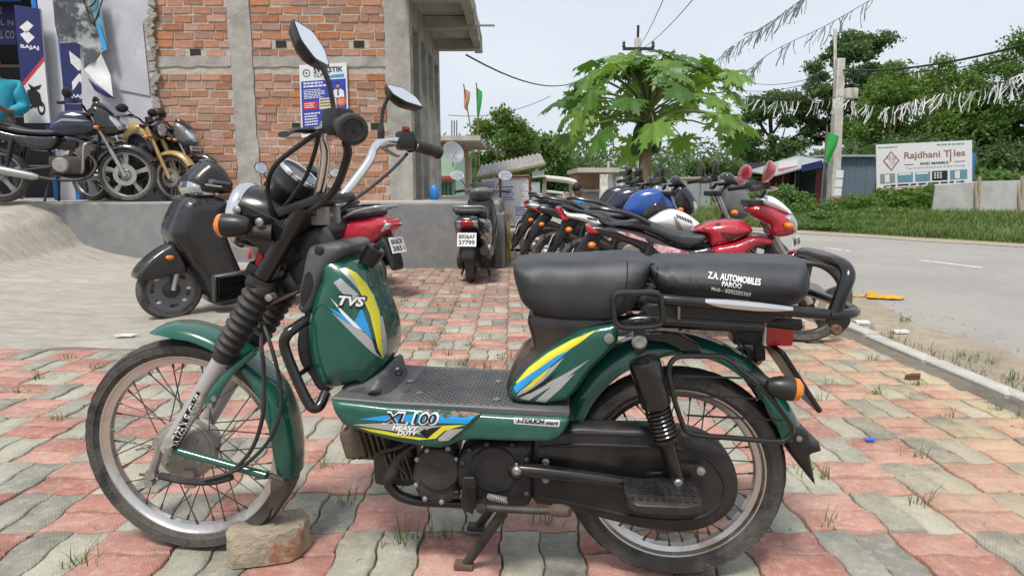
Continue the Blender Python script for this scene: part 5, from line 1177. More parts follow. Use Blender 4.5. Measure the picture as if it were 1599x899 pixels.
def motorcycle(label, loc, rz, s=1.0, tank=None, panel=None, fend=None, rim=None, spokes=5, head='visor', fork=None, seat=None, group=None, mirror=None, guard=False, tailcol=None, plate_t=('BR06',), wr=0.30, stripes=None, muff=True, skins=None, tailm=None, shroud=None, xf=0.63, hx=0.0, ms=1.0):
    t = thing('motorcycle', label, 'motorcycle', loc, rz, group, s)
    tank = tank or M_pbk; panel = panel or tank; fend = fend or M_pbk; rim = rim or M_alloyb; fork = fork or M_steel; mirror = mirror or M_blackp
    xr = -0.63
    bike_wheel(t, xf, wr, 0.085, rim, spokes, 'front_wheel', disc=True); bike_wheel(t, xr, wr, 0.10, rim, spokes, 'rear_wheel')
    f0, f1 = Vector((xf, 0, wr)), Vector((0.36 + hx * 0.5, 0, 0.93)); fdv = (f1 - f0).normalized()
    for q in (1, -1):
        o = Vector((0, 0.085 * q, 0))
        B().tube([f0 + o - fdv * 0.02, f0 + o + fdv * 0.30], 0.024, 12).obj('fork_slider', M_steel if fork is M_steel else fork, t)
        B().tube([f0 + o + fdv * 0.30, f1 + o], 0.017 if fork is M_steel else 0.027, 12).obj('fork_tube', fork, t)
        B().tube([(xr, 0.10 * q, wr), (-0.08, 0.09 * q, 0.38)], 0.02, 8).obj('swingarm', M_blackp, t)
        c0, c1 = Vector((-0.50, 0.13 * q, 0.34)), Vector((-0.40, 0.12 * q, 0.68))
        B().tube([c0, c0.lerp(c1, 0.3)], 0.017, 10).tube([c0.lerp(c1, 0.3), c0.lerp(c1, 0.9)], 0.028, 12).tube([c0.lerp(c1, 0.9), c1], 0.015, 8).obj('rear_shock', M_blackg, t)
        # indicators
        for (x, z, nm) in ((0.44, 0.80, 'front_indicator'), (-0.80, 0.66, 'rear_indicator')):
            g = grp(nm, t); B().tube([(x, 0.05 * q, z), (x, 0.16 * q, z)], 0.009, 8).obj('stalk', M_rubber, g); B().ball((x, 0.19 * q, z), (0.028, 0.035, 0.022), 12, 8).obj('lens', M_amber, g)
        # bars, mirror
        hb_ = [(0.30, 0.0, 0.985), (0.30, 0.06 * q, 0.985), (0.31, 0.14 * q, 1.03), (0.27, 0.22 * q, 1.05), (0.17, 0.34 * q, 1.03)]
        B().tube(hb_, 0.012, 10, sm=3).obj('handlebar', M_blackg, t)
        B().tube([(0.26, 0.235 * q, 1.047), (0.165, 0.352 * q, 1.03)], 0.018, 10).obj('grip', M_rubber, t)
        B().rbox((0.275, 0.215 * q, 1.052), (0.05, 0.05, 0.05), 0.012).obj('switch_block', M_blackp, t)
        B().tube([(0.31, 0.22 * q, 1.04), (0.34, 0.26 * q, 1.03), (0.25, 0.37 * q, 1.02)], 0.006, 6, sm=3).obj('lever', M_steel, t)
        g = grp('mirror', t)
        B().tube([(0.27, 0.20 * q, 1.06), (0.28, 0.24 * q, 1.10), (0.26, 0.30 * q, 1.125)], 0.006, 8, sm=3).obj('mirror_stem', M_blackp, g)
        B().lathe([(0, 0.028), (0.03, 0.024), (0.055, 0.012), (0.062, 0.0), (0.0, -0.001)], (0.25, 0.32 * q, 1.135), (1, 0.1 * q, -0.12), 18).xf(Matrix.Translation((0.25, 0.32 * q, 1.135)) @ Matrix.Diagonal((1.4 * ms, 1.45 * ms, 0.85 * ms, 1)) @ Matrix.Translation((-0.25, -0.32 * q, -1.135))).obj('mirror_shell', mirror, g)
    B().rbox(f1 + Vector((-0.03, 0, 0.01)), (0.10, 0.24, 0.04), 0.012).obj('yoke', M_blackp, t)
    # front mudguard
    a = [(wr + 0.035, math.radians(k)) for k in range(28, 172, 8)]
    rings = []
    for r_, an in a:
        ring = []
        for w_, dr in ((-0.062, -0.045), (-0.055, -0.012), (-0.03, 0.004), (0, 0.008), (0.03, 0.004), (0.055, -0.012), (0.062, -0.045), (0.052, -0.045), (0.045, -0.018), (0, -0.002), (-0.045, -0.018), (-0.052, -0.045)):
            ring.append((xf + (r_ + dr) * math.cos(an), w_, wr + (r_ + dr) * math.sin(an)))
        rings.append(ring)
    B().loft(rings).obj('front_mudguard', fend, t, 50)
    if skins:
        made = {}
        for (nm, mm, pts, we, wm, D) in skins: made[nm] = B().puff(cr(pts, 3, True), we, wm, D, 0.02).obj(nm, mm, t, 55)
    B_ = B
    # tank with shoulder scoops
    if skins: P2_ = lambda *a, **k: None
    else: P2_ = P2
    P2_(None, [(-0.06, 0.77), (-0.03, 0.86), (0.05, 0.95), (0.16, 0.985), (0.27, 0.97), (0.35, 0.90), (0.40, 0.80), (0.33, 0.74), (0.18, 0.71), (0.04, 0.71)], 0.07, 0.15, 0.10, 'tank', tank, t)
    tk_ = KIDS[t.name][-1] if not skins else made['tank']
    if stripes:
        for pts, m_ in stripes:
            for side in (-1,): onto(B().add([(x, 0, z) for x, z in pts], [list(range(len(pts)))]), tk_, side, 0.003, 0.03).obj('tank_stripe', m_, t)
    if head != 'visor' and not skins:
        for q in (1, -1): P2(None, [(0.10, 0.74), (0.22, 0.86), (0.40, 0.80), (0.48, 0.66), (0.40, 0.58), (0.24, 0.62)], 0.0, 0.03, 0.03, 'tank_shroud', shroud or panel, t, c=0.14 * q)
    # seat, side panels, tail
    if not skins: B().puff(cr([(0.06, 0.79), (-0.02, 0.785), (-0.15, 0.775), (-0.32, 0.79), (-0.50, 0.845), (-0.66, 0.875), (-0.74, 0.87), (-0.74, 0.845), (-0.60, 0.80), (-0.40, 0.735), (-0.15, 0.71), (0.03, 0.72)], 4, True), 0.06, 0.135, 0.05, 0.03).obj('seat', seat or M_seat, t, 60)
    P2_(None, [(0.02, 0.71), (-0.15, 0.71), (-0.40, 0.735), (-0.62, 0.80), (-0.80, 0.835), (-0.86, 0.80), (-0.74, 0.735), (-0.50, 0.66), (-0.28, 0.57), (-0.10, 0.55), (0.0, 0.62)], 0.06, 0.125, 0.03, 'tail_panel', tailm or panel, t)
    tp_ = KIDS[t.name][-1] if not skins else made['tail_panel']
    if tailcol and isinstance(tailcol, list):
        for pts, mm in tailcol: onto(B().add([(x, 0, z) for x, z in pts], [list(range(len(pts)))]), tp_, -1, 0.003, 0.02).obj('panel_stripe', mm, t)
    elif tailcol:
        for pts in ([(-0.08, 0.69), (-0.36, 0.72), (-0.60, 0.785), (-0.52, 0.745), (-0.30, 0.67)], [(-0.05, 0.66), (-0.28, 0.645), (-0.42, 0.68), (-0.2, 0.60), (-0.08, 0.58)]): onto(B().add([(x, 0, z) for x, z in pts], [list(range(len(pts)))]), tp_, -1, 0.003, 0.03).obj('panel_stripe', tailcol, t)
    P2_(None, [(-0.77, 0.825), (-0.86, 0.82), (-0.885, 0.79), (-0.83, 0.755), (-0.77, 0.765)], 0.04, 0.06, 0.02, 'tail_lamp', M_redlens, t)
    for q in (1, -1): B().tube([(-0.42, 0.12 * q, 0.80), (-0.55, 0.14 * q, 0.86), (-0.74, 0.13 * q, 0.90), (-0.82, 0.09 * q, 0.90)], 0.013, 8, sm=3).obj('grab_rail', M_blackg, t)
    # rear hugger / mudguard and plate
    P2(None, [(-0.72, 0.72), (-0.82, 0.74), (-0.92, 0.60), (-1.00, 0.44), (-1.02, 0.36), (-0.97, 0.38), (-0.88, 0.52), (-0.78, 0.64)], 0.035, 0.055, 0.02, 'rear_mudguard', M_blackp, t)
    plate(t, (-0.955, 0, 0.56), (0, -1, 0), (0.42, 0, 1), 0.2, 0.1, plate_t[:1])
    # engine
    B().rbox((0.06, 0, 0.40), (0.34, 0.20, 0.20), 0.04).obj('crankcase', M_engine, t)
    b = B()
    for k in range(7): b.rbox((0.19 + 0.016 * k, 0, 0.50 + 0.018 * k), (0.13, 0.15, 0.008), 0.003, Matrix.Rotation(0.7, 3, 'Y'))
    b.obj('cylinder_fins', M_alu, t)['kind'] = 'stuff'
    for q in (1, -1): B().lathe([(0.0, 0.035), (0.07, 0.032), (0.082, 0.02), (0.085, 0.0)], (0.02, 0.10 * q, 0.40), (0, q, 0), 28).obj('engine_cover', M_alu if q < 0 else M_engine, t)
    B().rbox((0.02, 0, 0.62), (0.30, 0.10, 0.10), 0.03).obj('air_box', M_blackp, t)
    B().tube([(0.40, 0, 0.78), (0.34, 0, 0.50), (0.22, 0, 0.30), (-0.05, 0, 0.30), (-0.12, 0, 0.45), (-0.10, 0, 0.72)], 0.02, 8, sm=3).obj('frame_cradle', M_blackp, t)
    if muff:
        B().tube([(0.28, -0.05, 0.52), (0.36, -0.09, 0.40), (0.26, -0.12, 0.26), (0.0, -0.14, 0.24), (-0.2, -0.15, 0.27)], 0.018, 10, sm=4).obj('exhaust_pipe', M_engine, t)
        B().tube([(-0.18, -0.155, 0.27), (-0.24, -0.16, 0.28), (-0.78, -0.19, 0.40), (-0.80, -0.19, 0.405)], [0.022, 0.043, 0.05, 0.03], 16).obj('muffler', M_steel, t)
    B().tube([(-0.02, -0.13, 0.31), (-0.03, -0.24, 0.30)], 0.014, 8).obj('foot_peg', M_rubber, t); B().tube([(-0.02, 0.13, 0.31), (-0.03, 0.24, 0.30)], 0.014, 8).obj('foot_peg', M_rubber, t)
    for q in (1, -1): B().tube([(-0.10, 0.09 * q, 0.28), (-0.16, 0.15 * q, 0.012)], 0.013, 8).obj('stand_leg', M_blackp, t)
    if guard:
        B().tube([(0.36, -0.08, 0.66), (0.36, -0.24, 0.63), (0.33, -0.27, 0.58), (0.30, -0.26, 0.38), (0.27, -0.22, 0.33), (0.2, -0.08, 0.32)], 0.013, 10, sm=4).obj('leg_guard', M_steel, t)
        B().tube([(0.36, 0.08, 0.66), (0.36, 0.24, 0.63), (0.33, 0.27, 0.58), (0.30, 0.26, 0.38), (0.27, 0.22, 0.33), (0.2, 0.08, 0.32)], 0.013, 10, sm=4).obj('leg_guard', M_steel, t)
    # head
    if head is None: pass
    elif head == 'visor':
        P2(None, [(0.36, 0.80), (0.34, 0.95), (0.38, 1.05), (0.47, 1.03), (0.58, 0.93), (0.64, 0.84), (0.62, 0.76), (0.50, 0.72), (0.40, 0.74)], 0.03, 0.115, 0.09, 'headlamp_cowl', panel, t)
        P2(None, [(0.50, 0.96), (0.57, 0.925), (0.65, 0.85), (0.635, 0.78), (0.56, 0.80), (0.50, 0.86)], 0.06, 0.106, 0.05, 'headlamp_lens', M_glass, t)
        P2(None, [(0.36, 1.03), (0.40, 1.085), (0.46, 1.07), (0.56, 0.965), (0.48, 1.01)], 0.05, 0.085, 0.03, 'fly_screen', M_smoke, t)
        plate(t, (0.60, 0, 0.70), (0, 1, 0), (-0.2, 0, 1), 0.22, 0.06, plate_t[:1])
    elif head == 'fairing':
        P2(None, [(0.30, 0.93), (0.33, 1.00), (0.44, 0.985), (0.56, 0.93), (0.68, 0.83), (0.74, 0.74), (0.72, 0.69), (0.60, 0.67), (0.52, 0.72), (0.42, 0.84)], 0.05, 0.155, 0.09, 'fairing', panel, t, dx=hx)
        P2(None, [(0.40, 0.99), (0.44, 1.075), (0.50, 1.085), (0.60, 1.02), (0.68, 0.90), (0.62, 0.915), (0.52, 0.965)], 0.06, 0.125, 0.06, 'windscreen', M_screen, t, dx=hx)
        P2(None, [(0.60, 0.87), (0.68, 0.85), (0.745, 0.77), (0.755, 0.715), (0.72, 0.70), (0.66, 0.78)], 0.09, 0.137, 0.05, 'headlamp_lens', M_glass, t, dx=hx)
        plate(t, (0.78 + hx, 0, 0.655), (0.15, 1, 0), (-0.2, 0, 1), 0.24, 0.062, plate_t[:1])
        B().tube([(0.55, 0, 0.69), (0.77, 0, 0.66)], 0.012, 6).obj('plate_stay', M_blackp, t)
    elif head == 'naked':
        P2(None, [(0.38, 0.80), (0.36, 0.93), (0.42, 1.02), (0.50, 1.00), (0.58, 0.90), (0.60, 0.80), (0.52, 0.74)], 0.04, 0.11, 0.08, 'headlamp_cowl', panel, t)
        P2(None, [(0.48, 0.95), (0.56, 0.90), (0.605, 0.82), (0.57, 0.77), (0.50, 0.82)], 0.06, 0.10, 0.04, 'headlamp_lens', M_glass, t)
        P2(None, [(0.34, 1.00), (0.37, 1.09), (0.43, 1.09), (0.50, 1.00), (0.43, 1.01)], 0.05, 0.10, 0.03, 'fly_screen', M_smoke, t)
    else:
        B().lathe([(0.0, -0.10), (0.05, -0.09), (0.085, -0.04), (0.09, 0.0)], (0.50, 0, 0.90), (1, 0, -0.08), 26).obj('headlamp_bowl', M_blackg, t)
        B().lathe([(0.089, -0.004), (0.097, 0.0), (0.096, 0.02), (0.086, 0.026)], (0.50, 0, 0.90), (1, 0, -0.08), 28, cap=False).obj('headlamp_rim', M_blackg, t)
        B().lathe([(0.086, 0.02), (0.05, 0.034), (0.0, 0.04)], (0.50, 0, 0.90), (1, 0, -0.08), 26).obj('headlamp_lens', M_glass, t)
        B().lathe([(0.0, -0.05), (0.04, -0.05), (0.045, 0.02), (0.0, 0.025)], (0.38, -0.05, 1.03), (-0.3, 0, 1), 20).obj('speedometer', M_blackp, t)
    return t
class Frame:
    """a parked vehicle's own axes from its two tyre contacts; m() turns a photo pixel into its side plane"""
    def __init__(s, front, rear, sc):
        f, r = Vector(front), Vector(rear); s.o = (f + r) / 2; s.ex = (f - r).normalized(); s.ey = Vector((-s.ex.y, s.ex.x, 0)); s.s = sc
    def m(s, px, py, y):
        d = Vector(ray(px, py)); cam_ = Vector((0, 0, CAMH)); k = (y * s.s - (cam_ - s.o).dot(s.ey)) / d.dot(s.ey); q = cam_ + d * k - s.o
        return (q.dot(s.ex) / s.s, q.z / s.s)
    def px(s, pts, y, reg=None):
        """pts in an enlarged view reg = (x0, y0, scale) of the photograph, or in photo pixels"""
        if reg: pts = [(p[0] / reg[2] + reg[0], p[1] / reg[2] + reg[1]) for p in pts]
        return [s.m(p[0], p[1], y) for p in pts]
def place(front, rear):
    """contact points of front and rear tyre -> location, heading"""
    f, r = Vector(front), Vector(rear); d = f - r
    return (f + r) / 2, math.atan2(d.y, d.x), d.length / 1.26
def park(label, front, rear, **kw):
    loc, rz, s = place(front, rear); kw.setdefault('s', s); return motorcycle(label, loc, rz, **kw)
PZ = PLZ + 0.012
sil_ = [([(0.0, 0.83), (0.10, 0.865), (0.28, 0.86), (0.36, 0.87), (0.24, 0.885), (0.10, 0.89)], M_pgr), ([(0.12, 0.93), (0.20, 0.955), (0.29, 0.93), (0.22, 0.92)], M_white)]
park('black commuter motorcycle with grey alloy wheels and chrome leg guard on the shop platform', (-4.76, 7.74, PZ), (-6.12, 7.47, PZ), tank=M_pnavy, panel=M_pbk, rim=M_alloy, guard=True, stripes=sil_, s=1.10, plate_t=('BR06 D',))
park('motorcycle with tan forks and tan front mudguard parked on the shop platform', (-4.38, 8.02, PZ), (-5.52, 8.26, PZ), tank=M_tan, panel=M_pbk, fend=M_tan, fork=M_tan, spokes=28, rim=M_steel, head='round', s=1.0)
park('grey black motorcycle with pointed headlamp cowl against the brick wall', (-4.18, 8.36, PZ), (-5.4, 8.48, PZ), tank=M_pbk, panel=M_grys, head='visor', s=0.98, rim=M_alloyb)
# the row along the forecourt: silhouettes measured on each bike's own side plane
RG = (780, 250, 2.613)
fr = Frame((1.86, 3.80, 0), (0.66, 3.98, 0), 0.93)
q = lambda pts, y=-0.11: fr.px(pts, y, RG)
seat_r = q([(402, 230), (425, 236), (450, 258), (520, 250), (580, 240), (640, 260), (720, 290), (790, 299), (835, 300), (850, 318), (825, 345), (775, 358), (720, 345), (650, 312), (580, 288), (500, 275), (440, 270), (408, 256)])
tail_r = q([(350, 268), (395, 264), (440, 268), (500, 275), (580, 290), (650, 318), (720, 352), (790, 362), (870, 352), (880, 400), (780, 420), (640, 400), (545, 352), (460, 322), (400, 306), (360, 298)])
lamp_r = q([(350, 264), (385, 270), (414, 298), (385, 306), (360, 300), (352, 282)])
tank_r = q([(795, 290), (840, 262), (900, 246), (960, 244), (1010, 254), (1040, 285), (1030, 302), (980, 330), (900, 356), (862, 352), (852, 320), (838, 302)])
shr_r = q([(868, 356), (960, 335), (1030, 308), (1080, 312), (1112, 326), (1100, 345), (1045, 350), (1010, 372), (985, 400), (890, 410)])
fair_r = q([(1012, 192), (1060, 176), (1120, 193), (1170, 216), (1206, 226), (1214, 290), (1190, 310), (1130, 316), (1105, 300), (1100, 266), (1050, 236), (1022, 212)])
scr_r = q([(1065, 174), (1085, 152), (1112, 147), (1150, 168), (1190, 204), (1204, 228), (1140, 206), (1090, 188)])
len_r = q([(1150, 230), (1175, 222), (1202, 226), (1218, 260), (1214, 292), (1194, 298), (1172, 265)])
red = motorcycle('red motorcycle with red mirrors and clear windscreen fairing beside the green moped seat', fr.o, math.atan2(fr.ex.y, fr.ex.x), 0.93, tank=M_red, panel=M_red, fend=M_red, head=None, mirror=M_red, ms=1.35, xf=0.63, hx=-0.16,
    skins=[('tank', M_red, tank_r, 0.05, 0.15, 0.07), ('seat', M_seat, seat_r, 0.06, 0.125, 0.03), ('tail_panel', M_pbk, tail_r, 0.06, 0.12, 0.03), ('tail_lamp', M_redlens, lamp_r, 0.05, 0.125, 0.02), ('tank_shroud', M_red, shr_r, 0.10, 0.165, 0.03), ('fairing', M_red, fair_r, 0.06, 0.15, 0.06), ('windscreen', M_screen, scr_r, 0.07, 0.125, 0.04), ('headlamp_lens', M_glass, len_r, 0.08, 0.155, 0.03)],
    stripes=[(q([(900, 292), (960, 300), (1020, 300), (985, 322), (930, 330), (905, 310)], -0.14), M_maroonp), (q([(880, 262), (905, 256), (900, 272)], -0.14), M_blackp)],
    tailcol=[(q([(470, 288), (540, 300), (592, 320), (606, 336), (520, 310)], -0.12), M_pinkw), (q([(612, 334), (700, 356), (790, 384), (800, 400), (690, 392), (645, 372)], -0.12), M_pinkw)], plate_t=('BR06 BE',))
pc = q([(1212, 331)], 0.0)[0]; plate(red, (pc[0], 0, pc[1]), (0.5, 1, 0), (-0.1, 0, 1), 0.24, 0.07, ('BR 06',))
fr = Frame((1.86, 4.72, 0), (0.62, 4.90, 0), 0.98); RW = (820, 310, 5.71); q = lambda pts, y=-0.11: fr.px(pts, y, RW)
tank_w = q([(1100, 215), (1180, 150), (1260, 108), (1335, 98), (1430, 128), (1520, 185), (1575, 245), (1500, 300), (1350, 304), (1200, 272)])
seat_w = q([(310, 62), (400, 72), (500, 108), (700, 128), (790, 185), (900, 205), (1080, 215), (1160, 250), (1100, 290), (900, 260), (720, 225), (560, 150), (430, 112)])
tail_w = q([(330, 95), (390, 130), (540, 135), (650, 172), (720, 205), (900, 262), (1000, 330), (880, 360), (720, 300), (560, 222), (450, 190), (370, 170)])
lamp_w = q([(262, 82), (312, 76), (350, 148), (408, 186), (340, 206), (298, 152)])
motorcycle('white motorcycle with striped white tank and white tail between red and blue motorcycles', fr.o, math.atan2(fr.ex.y, fr.ex.x), 0.98, tank=M_pwh, panel=M_grys, head='naked', hx=-0.05, skins=[('tank', M_pwh, tank_w, 0.05, 0.15, 0.08), ('seat', M_seat, seat_w, 0.05, 0.12, 0.03), ('tail_panel', M_pwh, tail_w, 0.05, 0.115, 0.03), ('tail_lamp', M_redlens, lamp_w, 0.05, 0.12, 0.03)],
    stripes=[(q([(1345 + 24 * k, 140 + 10 * k), (1362 + 24 * k, 146 + 10 * k), (1372 + 24 * k, 178 + 10 * k), (1352 + 24 * k, 168 + 10 * k)], -0.14), M_blackp) for k in range(6)] + [(q([(1315, 130), (1345, 165), (1420, 295), (1370, 298), (1335, 220)], -0.14), M_pgr)], tailcol=[(q([(550, 165), (640, 185), (645, 200), (560, 182)], -0.12), M_blackp)])
park('blue motorcycle with bright blue tank behind the white motorcycle', (1.66, 5.5, 0), (0.46, 5.68, 0), tank=M_pbl, panel=M_pbk, head='naked', s=0.97)
park('navy black motorcycle with silver tank flank behind the blue motorcycle', (1.60, 6.1, 0), (0.38, 6.28, 0), tank=M_pnavy, panel=M_pgr, head='naked', s=0.98)
park('black motorcycle with round headlamp at the far end of the row', (1.62, 6.8, 0), (0.40, 6.96, 0), tank=M_pbk, head='round', s=1.0)

def scooter(label, loc, rz, s, body, apron=None, m_front=None, plate_t=('BR06', '1234'), rail=M_blackg, mirrors=True, mirror_m=None, steer=0.0, disc=False, tr=None):
    t = thing('scooter', label, 'scooter', loc, rz, None, s); apron = apron or body
    xf, xr, wr = 0.62, -0.62, 0.225
    bike_wheel(t, xf, wr, 0.09, M_alloyb, 6, 'front_wheel', disc=False); bike_wheel(t, xr, wr, 0.095, M_alloyb, 6, 'rear_wheel')
    for q in (1, -1):
        B().tube([(xf, 0.075 * q, wr), (xf - 0.06, 0.06 * q, wr + 0.22)], [0.018, 0.024], 10).obj('fork_leg', M_steel, t)
        g = grp('front_indicator', t); B().ball((0.63, 0.105 * q, 0.56 if False else 0.47), (0.03, 0.012, 0.018), 10, 6).obj('reflector', M_amber, g)
    if disc:
        for x in (xf, xr):
            B().lathe([(0.05, 0.03), (0.09, 0.016), (0.13, 0.012), (0.165, 0.03)], (x, 0, wr), (0, 1, 0), 36, cap=False).obj('wheel_disc', M_grys, t)
            for k in range(8):
                a = k * math.pi / 4; B().ball((x + 0.122 * math.cos(a), 0.016, wr + 0.122 * math.sin(a)), (0.017, 0.004, 0.012), 10, 6).obj('vent_hole', M_plate if k % 3 else M_ink, t)
        for q in (1, -1):
            P2(None, [(0.33, 0.36), (0.36, 0.62), (0.40, 0.84), (0.47, 0.86), (0.50, 0.66), (0.49, 0.44)], 0.0, 0.012, 0.012, 'apron_side_panel', M_blackp, t, c=0.185 * q)
            P2(None, [(0.44, 0.50), (0.50, 0.66), (0.49, 0.86), (0.545, 0.82), (0.60, 0.66), (0.575, 0.52)], 0.0, 0.010, 0.010, 'apron_crease', apron, t, c=0.135 * q)
        plate(t, (tr['plate'][0][0], 0, tr['plate'][0][1]), (0, 1, 0), (-0.5, 0, 1), 0.22, 0.07, plate_t[:1], m=M_blackp)
    # front mudguard: a deep beak
    if tr: B().puff(cr(tr['fender'], 2, True), 0.07, 0.105, 0.03, 0.02).obj('front_mudguard', apron, t, 40)
    else: P2(None, [(xf + 0.25, wr + 0.06), (xf + 0.22, wr + 0.15), (xf + 0.11, wr + 0.26), (xf - 0.04, wr + 0.35), (xf - 0.2, wr + 0.30), (xf - 0.26, wr + 0.12), (xf - 0.1, wr + 0.14), (xf + 0.08, wr + 0.13), (xf + 0.2, wr + 0.06)], 0.06, 0.105, 0.06, 'front_mudguard', apron, t)
    # apron: wide shield, tapering upward
    ap = cr([(0.60, 0.46), (0.64, 0.58), (0.60, 0.72), (0.54, 0.86), (0.46, 0.93), (0.38, 0.90), (0.34, 0.72), (0.32, 0.50), (0.30, 0.30), (0.20, 0.24), (0.24, 0.20), (0.40, 0.22), (0.52, 0.32)], 4, True)
    if tr: B().puff(cr(tr['apron'], 2, True), 0.10, 0.205, 0.10, 0.02).obj('front_apron', apron, t, 45)
    else: B().puff(ap, 0.09, 0.21, 0.16, 0.03, ws=lambda x, z: 1.0 if z < 0.6 else 1.0 - 0.45 * (z - 0.6)).obj('front_apron', apron, t, 60)
    if not tr: P2(None, [(0.58, 0.60), (0.63, 0.62), (0.585, 0.76), (0.53, 0.88), (0.50, 0.86), (0.55, 0.74)], 0.03, 0.06, 0.03, 'apron_garnish', M_blackp, t, c=0.0)
    # floor
    B().ext(round_poly([(0.34, 0.235), (0.34, 0.30), (-0.05, 0.30), (-0.12, 0.36), (-0.16, 0.235)], 0.02, 2), -0.16, 0.16).obj('floorboard', M_blackp, t, bev=0.006)
    # rear body
    bd_ = cr([(-0.08, 0.32), (-0.02, 0.50), (-0.02, 0.66), (-0.10, 0.70), (-0.40, 0.70), (-0.72, 0.74), (-0.92, 0.74), (-0.97, 0.69), (-0.90, 0.60), (-0.74, 0.50), (-0.50, 0.44), (-0.30, 0.36)], 4, True)
    BD = B().puff(bd_, 0.08, 0.195, 0.13, 0.03, ws=lambda x, z: 1.0 if x > -0.5 else 1.0 + 0.55 * (x + 0.5)).obj('rear_body', body, t, 60)
    B().puff(cr([(0.0, 0.70), (-0.06, 0.775), (-0.20, 0.775), (-0.40, 0.765), (-0.56, 0.805), (-0.76, 0.815), (-0.80, 0.78), (-0.74, 0.735), (-0.40, 0.70), (-0.10, 0.685)], 4, True), 0.07, 0.155, 0.05, 0.03).obj('seat', M_seat, t, 60)
    # grab rail round the tail
    B().tube([(-0.52, 0.165, 0.74), (-0.70, 0.18, 0.80), (-0.86, 0.15, 0.835), (-0.93, 0.07, 0.84), (-0.93, -0.07, 0.84), (-0.86, -0.15, 0.835), (-0.70, -0.18, 0.80), (-0.52, -0.165, 0.74)], 0.0135, 10, sm=3, flat=1.0).obj('grab_rail', rail, t)
    # tail lamp cluster
    for q in (1, -1):
        P2(None, [(-0.86, 0.70), (-0.975, 0.70), (-0.965, 0.655), (-0.90, 0.61), (-0.86, 0.64)], 0.0, 0.04, 0.02, 'rear_indicator', M_glass, t, c=0.075 * q)
    P2(None, [(-0.88, 0.70), (-0.985, 0.695), (-0.975, 0.65), (-0.91, 0.61), (-0.88, 0.64)], 0.03, 0.075, 0.02, 'tail_lamp', M_redlens, t)
    P2(None, [(-0.80, 0.60), (-0.88, 0.60), (-0.96, 0.46), (-1.0, 0.30), (-0.96, 0.28), (-0.90, 0.40), (-0.80, 0.50)], 0.05, 0.085, 0.03, 'rear_mudguard', M_blackp, t)
    plate(t, (-0.99, 0, 0.50), (0, -1, 0), (0.32, 0, 1), 0.20, 0.145, plate_t)
    # engine / belt case (left), muffler (right)
    P2(None, [(-0.20, 0.30), (-0.24, 0.38), (-0.45, 0.36), (-0.66, 0.34), (-0.74, 0.28), (-0.70, 0.17), (-0.60, 0.14), (-0.40, 0.17), (-0.24, 0.20)], 0.0, 0.04, 0.03, 'belt_case', M_engine, t, c=0.11)
    B().rbox((-0.30, 0, 0.28), (0.24, 0.2, 0.16), 0.03).obj('engine', M_engine, t)
    B().tube([(-0.28, -0.11, 0.26), (-0.38, -0.15, 0.27), (-0.46, -0.155, 0.285), (-0.80, -0.17, 0.36), (-0.86, -0.17, 0.37)], [0.02, 0.03, 0.062, 0.068, 0.05], 16).obj('muffler', M_blackp, t)
    P2(None, [(-0.44, 0.30), (-0.46, 0.36), (-0.76, 0.44), (-0.84, 0.42), (-0.82, 0.34), (-0.60, 0.29)], 0.0, 0.02, 0.015, 'muffler_shield', M_steel, t, c=-0.22)
    for q in (1, -1): B().tube([(-0.15, 0.10 * q, 0.22), (-0.20, 0.17 * q, 0.012)], 0.013, 8).obj('stand_leg', M_blackp, t)
    # handlebar cowl with headlamp, turned by steer
    hd = grp('handlebar', t, (0.42, 0, 0.0)); hd.rotation_euler = (0, 0, steer)
    hc_ = [(0.02 - 0.42 + 0.28, 0.90), (0.24 - 0.42, 1.0), (0.32 - 0.42, 1.05), (0.42 - 0.42, 1.075), (0.50 - 0.42, 1.03), (0.60 - 0.42, 0.95), (0.63 - 0.42, 0.89), (0.56 - 0.42, 0.86), (0.42 - 0.42, 0.87)]
    if tr:
        sh = lambda L_: [(x - 0.42, z) for x, z in L_]
        B().puff(cr(sh(tr['cowl']), 2, True), 0.07, 0.17, 0.07, 0.02).obj('headlamp_cowl', apron, hd, 40); B().puff(cr(sh(tr['lens']), 2, True), 0.08, 0.178, 0.05, 0.02).obj('headlamp_lens', M_glass, hd, 40); B().puff(cr(sh(tr['visor']), 2, True), 0.05, 0.12, 0.04, 0.02).obj('visor', M_smoke, hd, 40)
    else: B().puff(cr(hc_, 4, True), 0.05, 0.165, 0.11, 0.03).obj('headlamp_cowl', m_front or apron, hd, 60)
    if not tr: P2(None, [(0.10, 0.96), (0.165, 0.945), (0.215, 0.895), (0.16, 0.865), (0.06, 0.885)], 0.09, 0.15, 0.05, 'headlamp_lens', M_glass, hd)
    if not tr: P2(None, [(-0.14, 1.02), (-0.05, 1.085), (0.06, 1.085), (0.12, 1.02), (0.02, 1.06)], 0.09, 0.13, 0.03, 'instrument_hood', M_blackp, hd)
